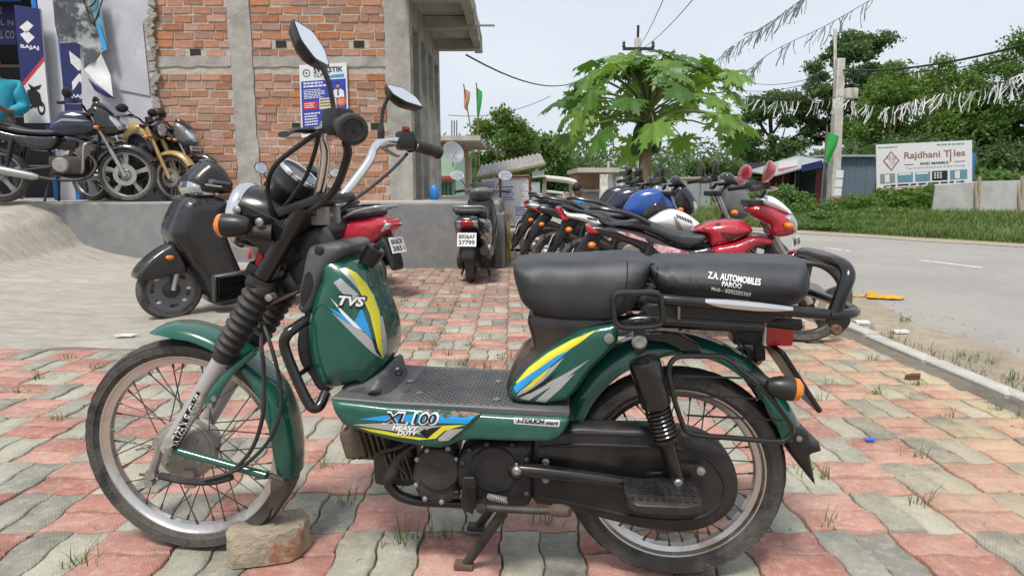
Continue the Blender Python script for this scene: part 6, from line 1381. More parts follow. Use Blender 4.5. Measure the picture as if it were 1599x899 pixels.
    for q in (1, -1):
        B().tube([(-0.06, 0.10 * q, 0.985), (-0.10, 0.22 * q, 1.0), (-0.17, 0.34 * q, 0.985)], [0.02, 0.016, 0.017], 10, sm=3).obj('grip', M_rubber, hd)
        B().tube([(-0.06, 0.20 * q, 0.99), (-0.03, 0.23 * q, 0.985), (-0.10, 0.35 * q, 0.97)], 0.006, 6, sm=3).obj('lever', M_steel, hd)
        B().rbox((-0.09, 0.19 * q, 1.0), (0.05, 0.06, 0.05), 0.014).obj('switch_block', M_grys, hd)
        if mirrors:
            g = hd
            B().tube([(-0.08, 0.18 * q, 1.02), (-0.06, 0.24 * q, 1.12), (-0.08, 0.28 * q, 1.17)], 0.0055, 8, sm=3).obj('mirror_stem', M_blackp, g)
            B().lathe([(0, 0.02), (0.035, 0.016), (0.052, 0.006), (0.056, 0.0), (0.0, 0.0)], (-0.09, 0.30 * q, 1.185), (1, 0.1 * q, -0.1), 18).xf(Matrix.Translation((0, 0.30 * q, 0)) @ Matrix.Diagonal((1, 1.5, 1, 1)) @ Matrix.Translation((0, -0.30 * q, 0))).obj('mirror_shell', mirror_m or M_blackp, g)
            B().lathe([(0.05, 0.0), (0.0, 0.0)], (-0.0912, 0.30 * q, 1.185), (-1, -0.1 * q, 0.1), 18).xf(Matrix.Translation((0, 0.30 * q, 0)) @ Matrix.Diagonal((1, 1.5, 1, 1)) @ Matrix.Translation((0, -0.30 * q, 0))).obj('mirror_glass', M_mirror, g)
    return t
def parks(label, front, rear, **kw):
    loc, rz, s = place(front, rear); s = kw.pop('s', s); return scooter(label, loc, rz, s, **kw)
M_mblack = mat('matt_black_paint', (0.013, 0.0135, 0.015), 0.28, var=0.12, scale=6, coat=0.25, dust=0.10)
fd_ = Frame((-2.50, 4.50, 0), (-1.66, 5.32, 0), 1.0); RD = (187, 156, 2.614); qd = lambda pts, y=0.12: fd_.px(pts, y, RD)
trD = dict(plate=qd([(272, 424)], 0.0), apron=qd([(265, 405), (330, 392), (420, 400), (440, 425), (428, 480), (440, 560), (470, 640), (505, 720), (525, 800), (460, 834), (400, 838), (362, 805), (330, 740), (290, 682), (250, 622), (225, 588), (206, 548), (214, 500), (236, 450)]),
    fender=qd([(76, 722), (92, 690), (140, 640), (214, 592), (242, 600), (264, 640), (284, 705), (216, 716), (160, 735), (90, 740)]), cowl=qd([(284, 332), (298, 302), (355, 252), (392, 256), (432, 284), (468, 340), (452, 388), (400, 384), (340, 398), (290, 386)]),
    lens=qd([(282, 332), (344, 342), (340, 364), (404, 376), (396, 394), (330, 400), (286, 382)]), visor=qd([(352, 254), (362, 240), (392, 246), (436, 280), (462, 322), (430, 300), (392, 268)]))
parks('matt black scooter facing the concrete ramp in front of the grey plinth', (-2.50, 4.50, 0), (-1.66, 5.32, 0), s=1.0, tr=trD, body=M_mblack, plate_t=('BR06', '2217'), mirrors=False, disc=True)
parks('red and grey scooter with pale grab rail and white number plate behind the handlebars', (-2.36, 5.98, 0), (-1.30, 5.44, 0), s=0.96, body=M_red, apron=M_red, rail=M_pgr, plate_t=('BR06DK', '3851'))
parks('red black scooter parked against the grey plinth wall', (-2.35, 6.95, 0), (-1.55, 6.12, 0), s=0.95, body=M_red, apron=M_pbk, plate_t=('BR06', '4410'))
parks('black scooter with twin chrome rail seen from behind next to the yellow post', (-0.36, 7.45, 0), (-0.42, 6.34, 0), s=0.93, body=M_pbk, apron=M_pbk, m_front=M_grys, rail=M_pgr, plate_t=('BR06AF', '37799'), steer=0.25, mirror_m=M_pwh)
# ================================================================== VEGETATION
def leaf_mat(name, c1, c2, rough=0.55, trans=0.42):
    m = bpy.data.materials.new(name); m.use_nodes = True; t = m.node_tree; t.nodes.clear(); L = t.links.new
    o = N(t, 'ShaderNodeOutputMaterial'); p = N(t, 'ShaderNodeBsdfPrincipled', i_Roughness=rough); tr = N(t, 'ShaderNodeBsdfTranslucent'); mx = N(t, 'ShaderNodeMixShader', i_Fac=trans)
    oi = N(t, 'ShaderNodeObjectInfo'); ge = N(t, 'ShaderNodeNewGeometry'); ad = N(t, 'ShaderNodeMath', operation='ADD'); fr = N(t, 'ShaderNodeMath', operation='FRACT')
    L(oi.outputs['Random'], ad.inputs[0]); L(ge.outputs['Random Per Island'], ad.inputs[1]); L(ad.outputs[0], fr.inputs[0])
    c = N(t, 'ShaderNodeMixRGB'); c.inputs[1].default_value = (*c1, 1); c.inputs[2].default_value = (*c2, 1); L(fr.outputs[0], c.inputs[0])
    L(c.outputs[0], p.inputs['Base Color']); h = N(t, 'ShaderNodeHueSaturation', i_Value=1.5, i_Saturation=1.1); L(c.outputs[0], h.inputs['Color']); L(h.outputs[0], tr.inputs[0])
    L(p.outputs[0], mx.inputs[1]); L(tr.outputs[0], mx.inputs[2]); L(mx.outputs[0], o.inputs[0]); MATS[name] = m; return m
L_dark = leaf_mat('leaf_dark', (0.055, 0.105, 0.038), (0.13, 0.195, 0.065))
L_mid = leaf_mat('leaf_mid', (0.065, 0.135, 0.03), (0.145, 0.235, 0.06))
L_lite = leaf_mat('leaf_light', (0.07, 0.15, 0.025), (0.17, 0.25, 0.055))
L_pap = leaf_mat('leaf_papaya', (0.042, 0.115, 0.018), (0.165, 0.285, 0.045), 0.45, 0.34)
L_grass = leaf_mat('grass_blade', (0.05, 0.10, 0.015), (0.15, 0.19, 0.05), 0.7, 0.3)
M_bark = mat('bark', (0.16, 0.12, 0.085), 0.95, var=0.3, scale=14, bump=0.9, bscale=24)
M_pbark = mat('papaya_bark', (0.22, 0.17, 0.095), 0.85, var=0.3, scale=16, bump=0.7, bscale=30, col2=(0.12, 0.10, 0.06), thr=0.55)
def leaf_quads(pos, size, rng, droop=0.3, asp=0.5):
    n = len(pos); d = rng.normal(size=(n, 3)); d[:, 2] -= droop; d /= np.linalg.norm(d, axis=1)[:, None]
    q = rng.normal(size=(n, 3)); s = np.cross(d, q); s /= np.maximum(np.linalg.norm(s, axis=1)[:, None], 1e-6)
    up = np.cross(s, d); sz = size * rng.uniform(0.6, 1.35, (n, 1))
    v = np.stack([pos - d * sz, pos + s * sz * asp + up * sz * 0.12, pos + d * sz, pos - s * sz * asp + up * sz * 0.12], 1).reshape(-1, 3)
    f = np.arange(4 * n).reshape(n, 4); return v, f
def clumps(centers, radii, n, rng, hollow=0.45):
    k = len(centers); w_ = np.array([r[0] * r[1] * r[2] for r in radii]) ** (2 / 3); idx = rng.choice(k, n, p=w_ / w_.sum())
    u = rng.normal(size=(n, 3)); u /= np.linalg.norm(u, axis=1)[:, None]; r = (hollow + (1 - hollow) * rng.random(n) ** 0.6)[:, None]
    jit = 1 + 0.32 * np.abs(rng.normal(size=(n, 1)))
    return np.array(centers)[idx] + u * r * jit * np.array(radii)[idx]
def tree(name, label, base, H_, crown, n, leaf, m, seed, nclump=22, trunk_r=0.18, group=None, asp=0.5, cr_z=(0.35, 1.0), droop=0.3, flat=0.75, cl=0.34, hollow=0.3):
    """trunk, limbs and a crown of leaf faces gathered into clumps spread through an uneven volume"""
    rng = np.random.default_rng(seed); t = thing(name, label, 'tree', base, 0.0, group); rx = crown
    cs, rs = [], []
    for i in range(nclump):
        z = rng.uniform(*cr_z); prof = math.sin(math.pi * min(max((z - cr_z[0]) / (1.08 * (cr_z[1] - cr_z[0]) + 0.02), 0.08), 0.97)) ** 0.6
        a = rng.uniform(0, 2 * math.pi); rr = rx * prof * math.sqrt(rng.uniform(0.05, 1.0)); r0 = rx * cl * rng.uniform(0.6, 1.25)
        cs.append((rr * math.cos(a), rr * math.sin(a), z * H_)); rs.append((r0, r0, r0 * flat))
    wig = [(0, 0, -0.15), (0.05 * rx * rng.normal(), 0.05 * rx * rng.normal(), H_ * 0.22), (0.08 * rx * rng.normal(), 0.08 * rx * rng.normal(), H_ * 0.5), (0.1 * rx * rng.normal(), 0.1 * rx * rng.normal(), H_ * 0.82)]
    B().tube(wig, [trunk_r * 1.25, trunk_r, trunk_r * 0.7, trunk_r * 0.25], 10, sm=4).obj('trunk', M_bark, t)
    for c in cs[:12]:
        z0 = H_ * rng.uniform(0.25, 0.6); p0 = Vector((np.interp(z0, [p[2] for p in wig], [p[0] for p in wig]), np.interp(z0, [p[2] for p in wig], [p[1] for p in wig]), z0)); p2 = Vector(c); p1 = p0.lerp(p2, 0.5) + Vector((0, 0, -0.05 * H_))
        B().tube([p0, p1, p2], [trunk_r * 0.42, trunk_r * 0.26, trunk_r * 0.08], 6, sm=3).obj('limb', M_bark, t)
    v, f = leaf_quads(clumps(cs, rs, n, rng, hollow), leaf, rng, droop, asp); raw('crown', v, f, m, t); return t
def gp(px, Y, z=0.2): 
    p = V(px, 300, Y); return (p.x, Y, z)
def hgt(py, Y): return V(800, py, Y).z
def shrub(label, base, rx, rz, n, leaf, m, seed, ry=None, asp=0.5, name='shrub', group=None, ncl=12):
    rng = np.random.default_rng(seed); t = thing(name, label, 'shrub', base, 0.0, group); ry = ry or rx * 0.7; cs, rs = [], []
    for i in range(ncl):
        a = rng.uniform(0, 2 * math.pi); q = math.sqrt(rng.uniform(0, 1)); z = rng.uniform(0.2, 0.85) * (1.1 - 0.5 * q); cs.append((rx * q * math.cos(a), ry * q * math.sin(a), rz * z)); r0 = rng.uniform(0.25, 0.42); rs.append((rx * r0, ry * r0, rz * r0 * 0.8))
    for c in cs[:7]: B().tube([(c[0] * 0.2, c[1] * 0.2, -0.05), (c[0] * 0.6, c[1] * 0.6, c[2] * 0.6), c], [0.02, 0.014, 0.006], 5).obj('stem', M_bark, t)
    p = clumps(cs, rs, n, rng, 0.2); p[:, 2] = np.maximum(p[:, 2], 0.02); v, f = leaf_quads(p, leaf, rng, 0.1, asp); raw('foliage', v, f, m, t); return t
# trees beyond the road and village trees, by distance
tree('broadleaf_tree', 'mid green leafy tree behind the notice board and its sloped roof', gp(782, 27), hgt(188, 27), 1.45, 9000, 0.095, L_lite, 1, 34, 0.12, cr_z=(0.22, 1.0), hollow=0.0, cl=0.26)
tree('broadleaf_tree', 'low hazy green tree behind the far white gateposts', gp(850, 36), hgt(222, 36), 1.8, 7000, 0.13, L_mid, 2, 14, 0.14, cr_z=(0.15, 0.95))
tree('broadleaf_tree', 'tall feathery dark tree rising behind the white concrete pole', gp(1318, 42), hgt(66, 42), 3.3, 24000, 0.12, L_dark, 3, 64, 0.28, cr_z=(0.40, 1.0), flat=0.55, cl=0.19, hollow=0.0)
tree('broadleaf_tree', 'dark layered tree beside the papaya leaves beyond the tin fence', gp(1205, 44), hgt(148, 44), 2.9, 19000, 0.13, L_dark, 4, 54, 0.25, cr_z=(0.12, 0.97), flat=0.6, cl=0.22, hollow=0.0)
tree('broadleaf_tree', 'broad bright green tree above the tile shop billboard', gp(1428, 36), hgt(112, 36), 4.0, 28000, 0.12, L_lite, 5, 70, 0.3, cr_z=(0.25, 1.0), cl=0.2, hollow=0.0)
tree('broadleaf_tree', 'rounded pale green tree between pole and billboard', gp(1375, 34), hgt(138, 34), 2.0, 12000, 0.10, L_lite, 6, 34, 0.2, cr_z=(0.3, 1.0), cl=0.26, hollow=0.0)
tree('broadleaf_tree', 'dense dark tree at the right end above the concrete slab fence', gp(1600, 33), hgt(70, 33), 3.1, 24000, 0.11, L_mid, 7, 54, 0.28, cr_z=(0.2, 1.0), cl=0.22, hollow=0.0)
tree('broadleaf_tree', 'mid green tree right of the billboard behind the slab fence', gp(1522, 37), hgt(150, 37), 2.6, 15000, 0.11, L_mid, 8, 44, 0.22, cr_z=(0.15, 1.0), cl=0.22, hollow=0.0)
tree('broadleaf_tree', 'small dark bush tree behind the corrugated tin fence', gp(1095, 46), hgt(256, 46), 1.9, 6000, 0.14, L_dark, 9, 12, 0.15, cr_z=(0.1, 0.9))
rng = np.random.default_rng(77); th_c, th_r = [], []
for i in range(190):
    px = rng.uniform(1190, 1640); Y = rng.uniform(30, 36); top = np.interp(px, [1190, 1330, 1480, 1640], [262, 215, 205, 225]) + rng.uniform(0, 60); p = gp(px, Y); th_c.append((p[0], Y, max(0.4, hgt(top, Y) - 0.5))); r0 = rng.uniform(0.3, 0.9); th_r.append((r0, r0, r0 * 0.8))
v, f = leaf_quads(clumps(th_c, th_r, 52000, rng, 0.0), 0.105, rng, 0.2); v[:, 2] = np.maximum(v[:, 2], 0.2)
tag(raw('thicket', v, f, L_dark), 'dark mass of undergrowth under the trees beyond the road', 'thicket', kind='stuff')
# far wood along the horizon
th_c, th_r = [], []
for i in range(150):
    a = rng.uniform(-1.5, 1.5); Dd = rng.uniform(75, 120); th_c.append((Dd * math.tan(a * 0.62) if abs(a) < 1.5 else 0, Dd, rng.uniform(1.0, 5.5))); r0 = rng.uniform(2.5, 5.0); th_r.append((r0, r0, r0 * 0.6))
v, f = leaf_quads(clumps(th_c, th_r, 42000, rng, 0.3), 0.38, rng, 0.2); v[:, 2] = np.maximum(v[:, 2], 0.0)
tag(raw('distant_wood', v, f, L_dark), 'distant belt of trees along the horizon behind the village', 'wood', kind='stuff')
# shrubs on the verge
for (px, Y, rx, rz, m, lf, n, lab) in [(1222, 19.5, 0.95, 0.85, L_mid, 0.05, 5000, 'leafy green shrub in front of the open maroon stall'), (1338, 20.0, 0.75, 0.72, L_lite, 0.04, 4200, 'round light green shrub between white pole and billboard post'), (1262, 18.5, 0.7, 0.42, L_mid, 0.05, 2600, 'low spreading creeper at the foot of the white pole'),
                                    (1150, 21.5, 0.8, 0.75, L_mid, 0.05, 3200, 'shrub against the grey corrugated fence'), (1405, 20.5, 0.95, 0.72, L_lite, 0.085, 2600, 'broad leaved plant patch under the billboard'), (1440, 21.0, 0.9, 0.8, L_lite, 0.09, 2400, 'bright yellow green plant patch under the billboard edge'), (1560, 22.5, 1.3, 1.45, L_mid, 0.11, 3600, 'broad leaved bush rising behind the concrete slab fence'), (1310, 15.6, 1.0, 0.24, L_mid, 0.055, 2600, 'low creeping weeds at the road edge under the pole'), (1390, 17.5, 0.8, 0.3, L_lite, 0.055, 2200, 'low weeds along the road edge under the billboard'), (1265, 14.8, 0.9, 0.2, L_mid, 0.05, 2400, 'creeping weeds at the road edge beside the red windscreen'), (1350, 13.9, 0.8, 0.16, L_mid, 0.05, 2000, 'flat creeper spreading over the bare verge edge'), (1470, 15.5, 0.9, 0.16, L_lite, 0.045, 2000, 'short weeds before the concrete slab fence'), (1180, 18.5, 1.0, 0.5, L_mid, 0.05, 3000, 'weed bank in front of the corrugated fence end')]:
    p = gp(px, Y); shrub(lab, (p[0], Y, verge_z(p[0], Y) - 0.04), rx, rz, n, lf, m, int(px), asp=0.62)
# ------------------------------------------------------------------ papaya
def papaya_leaf(seed):
    r = random.Random(seed); pts = []; lob = [-150, -112, -74, -36, 0, 36, 74, 112, 150]; LEN = [0.55, 0.74, 0.88, 0.97, 1.0, 0.97, 0.88, 0.74, 0.55]
    pol = lambda a, q: (q * math.cos(R_(a)), q * math.sin(R_(a)))
    pts.append((0.0, 0.0))
    for i, (a, l) in enumerate(zip(lob, LEN)):
        l *= r.uniform(0.92, 1.06); a += r.uniform(-3, 3)
        pts += [pol(a - 18, 0.27), pol(a - 11, l * 0.42), pol(a - 21, l * 0.66), pol(a - 9, l * 0.62), pol(a - 13, l * 0.83), pol(a - 5, l * 0.78), pol(a, l), pol(a + 5, l * 0.77), pol(a + 13, l * 0.82), pol(a + 9, l * 0.60), pol(a + 20, l * 0.65), pol(a + 11, l * 0.40)]
    pts.append(pol(167, 0.25))
    inner = [pol(a, q) for a in lob for q in (0.15, 0.3, 0.5, 0.75)]
    A = np.array(inner); d, ins = dist_inside(A, pts); inner = [tuple(p) for p, k, dd in zip(A, ins, d) if k and dd > 0.01]
    vv, ff, _ = cdt(pts, inner); out = []
    for x, y in vv:
        q = math.hypot(x, y); an = math.degrees(math.atan2(y, x)); near_l = min(abs(an - a) for a in lob)
        out.append((x, y, -0.22 * q * q - 0.10 * q * (near_l / 19.0) + 0.05 * math.sin(an * 0.1 + seed)))
    return B().add(out, ff)
plm = [papaya_leaf(s_).mesh('leaf', L_pap, 80) for s_ in range(4)]
PB = Vector((V(1008, 300, 9.2).x, 9.2, -0.02)); ptz = 1.92
pap = thing('papaya_tree', 'papaya tree with big lobed leaves and clustered green fruit behind the motorcycles', 'tree', PB)
B().tube([(0, 0, -0.05), (0.03, 0, 0.6), (-0.02, 0.02, 1.2), (0.0, 0, ptz), (0.01, 0, ptz + 0.35)], [0.115, 0.10, 0.09, 0.075, 0.04], 14, sm=5).obj('trunk', M_pbark, pap)
rnd = random.Random(12); M_pet = mat('petiole', (0.16, 0.20, 0.06), 0.6, var=0.2)
NL = 78
for i in range(NL):
    t_ = i / (NL - 1); az = i * 2.39996 + rnd.uniform(-0.2, 0.2); el = R_(82 - 84 * t_ ** 0.9 + rnd.uniform(-6, 6)); ln = 0.42 + 0.82 * min(1, t_ * 1.5) * rnd.uniform(0.82, 1.12)
    z0 = ptz + 0.32 - 0.34 * t_; d = Vector((math.cos(az) * math.cos(el), math.sin(az) * math.cos(el), math.sin(el)))
    e = Vector((0, 0, z0)) + d * ln; e.z -= 0.10 * ln * ln * t_; mid = Vector((0, 0, z0)) + d * ln * 0.5 + Vector((0, 0, 0.05))
    g = grp('leaf', pap); B().tube([(0, 0, z0), mid, e], [0.016, 0.012, 0.008], 6, sm=3).obj('petiole', M_pet, g)
    o = link('leaf_blade', plm[i % 4], g); o.location = e; sc_l = (0.29 + 0.13 * min(1, t_ * 2)) * rnd.uniform(0.85, 1.12); o.scale = (sc_l, sc_l, sc_l)
    out_ = Vector((d.x, d.y, 0)).normalized() if d.xy.length > 0.05 else Vector((1, 0, 0)); tilt = R_(10 + 30 * t_ + rnd.uniform(-22, 26))
    o.rotation_euler = (Matrix.Rotation(az, 3, 'Z') @ Matrix.Rotation(tilt, 3, 'Y') @ Matrix.Rotation(rnd.uniform(-0.55, 0.55), 3, 'X')).to_euler()
M_fruit = mat('papaya_fruit', (0.035, 0.085, 0.022), 0.45, var=0.25, scale=8)
fm = B().lathe([(0, -0.13), (0.035, -0.115), (0.06, -0.06), (0.062, 0.0), (0.045, 0.07), (0.015, 0.11), (0, 0.115)], (0, 0, 0), (0, 0, 1), 12).mesh('fruit', M_fruit)
for i in range(19):
    az = i * 2.4; z = ptz - 0.06 - 0.30 * (i / 19); o = link('fruit', fm, pap); o.location = (0.15 * math.cos(az), 0.15 * math.sin(az), z); o.rotation_euler = (0.25 * math.sin(az), -0.25 * math.cos(az), 0); k = rnd.uniform(0.8, 1.25); o.scale = (k, k, k)
# ------------------------------------------------------------------ grass in the joints, on the shoulder and on the verge
rng = np.random.default_rng(5)
def blades(roots, hmin, hmax, wid, rng, lean=0.6):
    n = len(roots); a = rng.uniform(0, 2 * np.pi, n); h = rng.uniform(hmin, hmax, n); ln = rng.uniform(0.15, lean, n) * h; dx, dy = np.cos(a), np.sin(a)
    r = np.asarray(roots, float); sx, sy = -dy * wid, dx * wid
    p0 = r + np.stack([sx, sy, 0 * h], 1); p1 = r - np.stack([sx, sy, 0 * h], 1)
    m0 = r + np.stack([dx * ln * 0.4 + sx * 0.8, dy * ln * 0.4 + sy * 0.8, h * 0.6], 1); m1 = r + np.stack([dx * ln * 0.4 - sx * 0.8, dy * ln * 0.4 - sy * 0.8, h * 0.6], 1); tp = r + np.stack([dx * ln * 1.3, dy * ln * 1.3, h], 1); tq = tp + np.stack([sx * 0.15, sy * 0.15, 0 * h], 1)
    v = np.stack([p0, p1, m1, m0, tp, tq], 1).reshape(-1, 3); b_ = np.arange(n)[:, None] * 6
    f = np.concatenate([b_ + np.array([[0, 1, 2, 3]]), b_ + np.array([[3, 2, 4, 5]])]); return v, f
tufts = [(95, 655), (255, 570), (240, 545), (60, 590), (120, 880), (630, 585), (700, 555), (690, 520), (655, 505), (760, 575), (720, 570), (640, 610), (735, 540), (780, 560), (630, 520), (675, 540), (110, 560), (205, 560), (640, 840), (690, 835), (800, 560), (545, 780), (620, 850), (1290, 820), (1255, 735), (1285, 745), (1435, 712), (1440, 785), (1430, 600), (1360, 560), (1370, 615), (390, 600), (365, 560), (340, 590), (850, 815), (640, 430), (690, 425), (660, 440), (610, 432), (700, 445), (545, 505), (480, 630), (505, 730), (870, 690), (1560, 640), (1545, 565), (1500, 555), (1390, 525), (1410, 500), (1220, 700), (1520, 560), (1580, 590), (450, 660), (150, 575), (30, 610), (560, 560)]
roots = []
for (x, y) in tufts:
    g = G(x, y); k = int(rng.integers(9, 26)); 
    roots += [(g.x + rng.normal() * 0.022, g.y + rng.normal() * 0.012, -0.012) for _ in range(k)]
# and weeds strung along joints further back
for _ in range(420):
    i, j = rng.integers(-13, 6), rng.integers(4, 26); x = PX0 + i * PC; y = PY0 + j * PC
    if mnoise.noise((x * 1.3, y * 1.3, 2)) < 0.02: continue
    if rng.random() < 0.5: x += rng.random() * PC
    else: y += rng.random() * PC
    roots += [(x + rng.normal() * 0.02, y + rng.normal() * 0.008, -0.012) for _ in range(int(rng.integers(3, 10)))]
v, f = blades(roots, 0.02, 0.075, 0.0016, rng, 0.9); tag(raw('joint_weeds', v, f, L_grass), 'thin grass tufts growing from the paving joints', 'grass', kind='stuff')
roots = []
for _ in range(42000):
    i = rng.integers(9, 25); p = FE[i]; d = 0.3 + 9 * rng.random() ** 1.6; a = rng.normal() * 0.6; x, y = p[0] + d * 0.86 + a * 0.5, p[1] + d * 0.5 - a * 0.86
    roots.append((x, y, verge_z(x, y) - 0.03))
v, f = blades(roots, 0.03, 0.20, 0.007, rng, 0.9); tag(raw('verge_blades', v, f, L_grass), 'rough green grass covering the verge beyond the road', 'grass', kind='stuff')
roots = []
for _ in range(420):
    y = rng.uniform(2.2, 6.5); x = 2.47 + abs(rng.normal()) * 0.06
    if mnoise.noise((x, y * 1.7, 5)) > 0.05: roots.append((x, y, -0.03))
v, f = blades(roots, 0.02, 0.08, 0.0018, rng, 0.8); tag(raw('kerb_weeds', v, f, L_grass), 'sparse grass along the road side of the kerb', 'grass', kind='stuff')
# ================================================================== SHOP FRONT, SIGNS, STREET
def flatmat(name, c, rough=0.6, **k): return mat(name, c, rough, var=k.pop('var', 0.08), **k)
C_navy = flatmat('print_navy', (0.012, 0.018, 0.11)); C_blue = flatmat('print_blue', (0.02, 0.045, 0.36)); C_sky = flatmat('print_sky', (0.05, 0.28, 0.62)); C_wht = flatmat('print_white', (0.68, 0.68, 0.68)); C_red = flatmat('print_red', (0.52, 0.03, 0.03))
C_org = flatmat('print_orange', (0.62, 0.10, 0.03)); C_yel = flatmat('print_cream', (0.62, 0.56, 0.36)); C_grn = flatmat('print_green', (0.03, 0.16, 0.10)); C_brn = flatmat('print_brown', (0.30, 0.13, 0.09)); C_gry = flatmat('print_grey', (0.25, 0.25, 0.26)); C_blk = flatmat('print_black', (0.012, 0.012, 0.016)); C_teal = flatmat('print_teal', (0.12, 0.26, 0.33)); C_skin = flatmat('print_skin', (0.36, 0.20, 0.13))
class Card:
    """a flat board given by its four corners (top-left, top-right, bottom-right, bottom-left as seen); u right, v down, 0..1"""
    def __init__(s, q, parent): s.q = [Vector(p) for p in q]; s.p = parent; s.n = (s.q[3] - s.q[0]).cross(s.q[1] - s.q[0]).normalized()
    def at(s, u, v, off=0.0): return s.q[0].lerp(s.q[1], u).lerp(s.q[3].lerp(s.q[2], u), v) + s.n * off
    def slab(s, name, m, t=0.01):
        return B().loft([[s.at(u, v, -t) for u, v in ((0, 0), (1, 0), (1, 1), (0, 1))], [s.at(u, v, 0) for u, v in ((0, 0), (1, 0), (1, 1), (0, 1))]]).obj(name, m, s.p, flat=True)
    def poly(s, name, m, pts, off=0.002): return B().add([s.at(u, v, off) for u, v in pts], [list(range(len(pts)))]).obj(name, m, s.p, flat=True)
    def rect(s, name, m, u0, v0, u1, v1, off=0.002): return s.poly(name, m, [(u0, v0), (u1, v0), (u1, v1), (u0, v1)], off)
    def rects(s, name, m, rs, off=0.002):
        b = B()
        for u0, v0, u1, v1 in rs: b.add([s.at(u0, v0, off), s.at(u1, v0, off), s.at(u1, v1, off), s.at(u0, v1, off)], [(0, 1, 2, 3)])
        o_ = b.obj(name, m, s.p, flat=True)
        if len(rs) > 1: o_['kind'] = 'stuff'
        return o_
    def circ(s, name, m, u, v, r, asp, off=0.002, r0=0.0):
        b = B(); n = 28; o = [s.at(u + r * math.cos(a * 2 * math.pi / n), v + r * asp * math.sin(a * 2 * math.pi / n), off) for a in range(n)]
        if r0:
            i = [s.at(u + r0 * math.cos(a * 2 * math.pi / n), v + r0 * asp * math.sin(a * 2 * math.pi / n), off) for a in range(n)]; b.add(o + i, [(k, (k + 1) % n, n + (k + 1) % n, n + k) for k in range(n)])
        else: b.add(o, [list(range(n))])
        return b.obj(name, m, s.p, flat=True)
    def text(s, t, m, u, v, w_, h_, bold=0.02, off=0.004, shear=0.0, name='lettering'):
        vv, f = text_mesh(t, bold, shear); A = np.array(vv); sz = A.max(0) - A.min(0)
        return B().add([s.at(u + p[0] / sz[0] * w_, v - p[1] / sz[1] * h_, off) for p in vv], f).obj(name, m, s.p, flat=True)
def lines(u0, u1, v0, v1, n, seed, th=0.5, brk=0.18):
    """rows of unreadable small print as short word blocks"""
    r = random.Random(seed); out = []; st = (v1 - v0) / n
    for i in range(n):
        u = u0; end = u0 + (u1 - u0) * r.uniform(0.7, 1.0)
        while u < end:
            w_ = r.uniform(0.03, 0.09) * (u1 - u0) * 2; out.append((u, v0 + i * st, min(u + w_, end), v0 + i * st + st * th)); u += w_ + (u1 - u0) * 0.03
    return out
# --- clinic poster on the brick wall
PY = WY - 0.03
ps = thing('poster', 'blue and white clinic poster with a doctor pasted on the brick wall', 'poster'); KIDS[ps.name] = []
c = Card([V(467, 102, PY), V(541, 98, PY), V(545, 206, PY), V(471, 215, PY)], ps); c.slab('poster_sheet', C_wht, 0.012)
c.rect('blue_field', C_blue, 0.03, 0.225, 0.97, 0.885); c.text('SWASTIK', C_navy, 0.61, 0.085, 0.62, 0.075, 0.03); c.text('CLINIC', C_grn, 0.47, 0.155, 0.34, 0.05, 0.02); c.poly('header_swoosh', C_sky, [(0.45, 0.205), (0.7, 0.16), (0.94, 0.155), (0.94, 0.2)], 0.003)
c.circ('logo_ring', C_grn, 0.15, 0.115, 0.08, 0.68, 0.003, 0.06); c.text('+', C_grn, 0.15, 0.115, 0.05, 0.035, 0.05); c.text('K', C_grn, 0.10, 0.10, 0.03, 0.03)
c.rects('print_lines', C_wht, lines(0.08, 0.60, 0.245, 0.33, 2, 3, 0.6) + lines(0.08, 0.55, 0.345, 0.48, 6, 4, 0.5) + lines(0.08, 0.45, 0.67, 0.86, 5, 5, 0.5) + lines(0.5, 0.92, 0.67, 0.86, 5, 6, 0.5), 0.004)
c.poly('doctor_coat', C_wht, [(0.66, 0.49), (0.68, 0.40), (0.75, 0.365), (0.80, 0.38), (0.86, 0.365), (0.92, 0.40), (0.93, 0.49)], 0.004); c.circ('doctor_face', C_skin, 0.80, 0.32, 0.042, 0.75, 0.005); c.poly('doctor_hair', C_blk, [(0.755, 0.315), (0.76, 0.285), (0.80, 0.27), (0.845, 0.285), (0.845, 0.315), (0.82, 0.298), (0.78, 0.298)], 0.006); c.poly('doctor_tie', C_navy, [(0.79, 0.375), (0.815, 0.375), (0.82, 0.45), (0.80, 0.47), (0.785, 0.45)], 0.006)
c.rect('red_box', C_red, 0.07, 0.51, 0.37, 0.62, 0.004); c.rects('box_print', C_wht, lines(0.09, 0.35, 0.53, 0.61, 3, 7), 0.006); c.rect('cream_box', C_yel, 0.40, 0.48, 0.76, 0.63, 0.004); c.rects('box_print', C_blk, lines(0.42, 0.74, 0.50, 0.62, 3, 8, 0.4), 0.006); c.circ('orange_disc', C_org, 0.87, 0.55, 0.10, 0.70, 0.005); c.rects('disc_print', C_yel, lines(0.80, 0.94, 0.52, 0.59, 3, 9), 0.007); c.rect('footer', C_brn, 0.03, 0.90, 0.97, 0.955, 0.003)
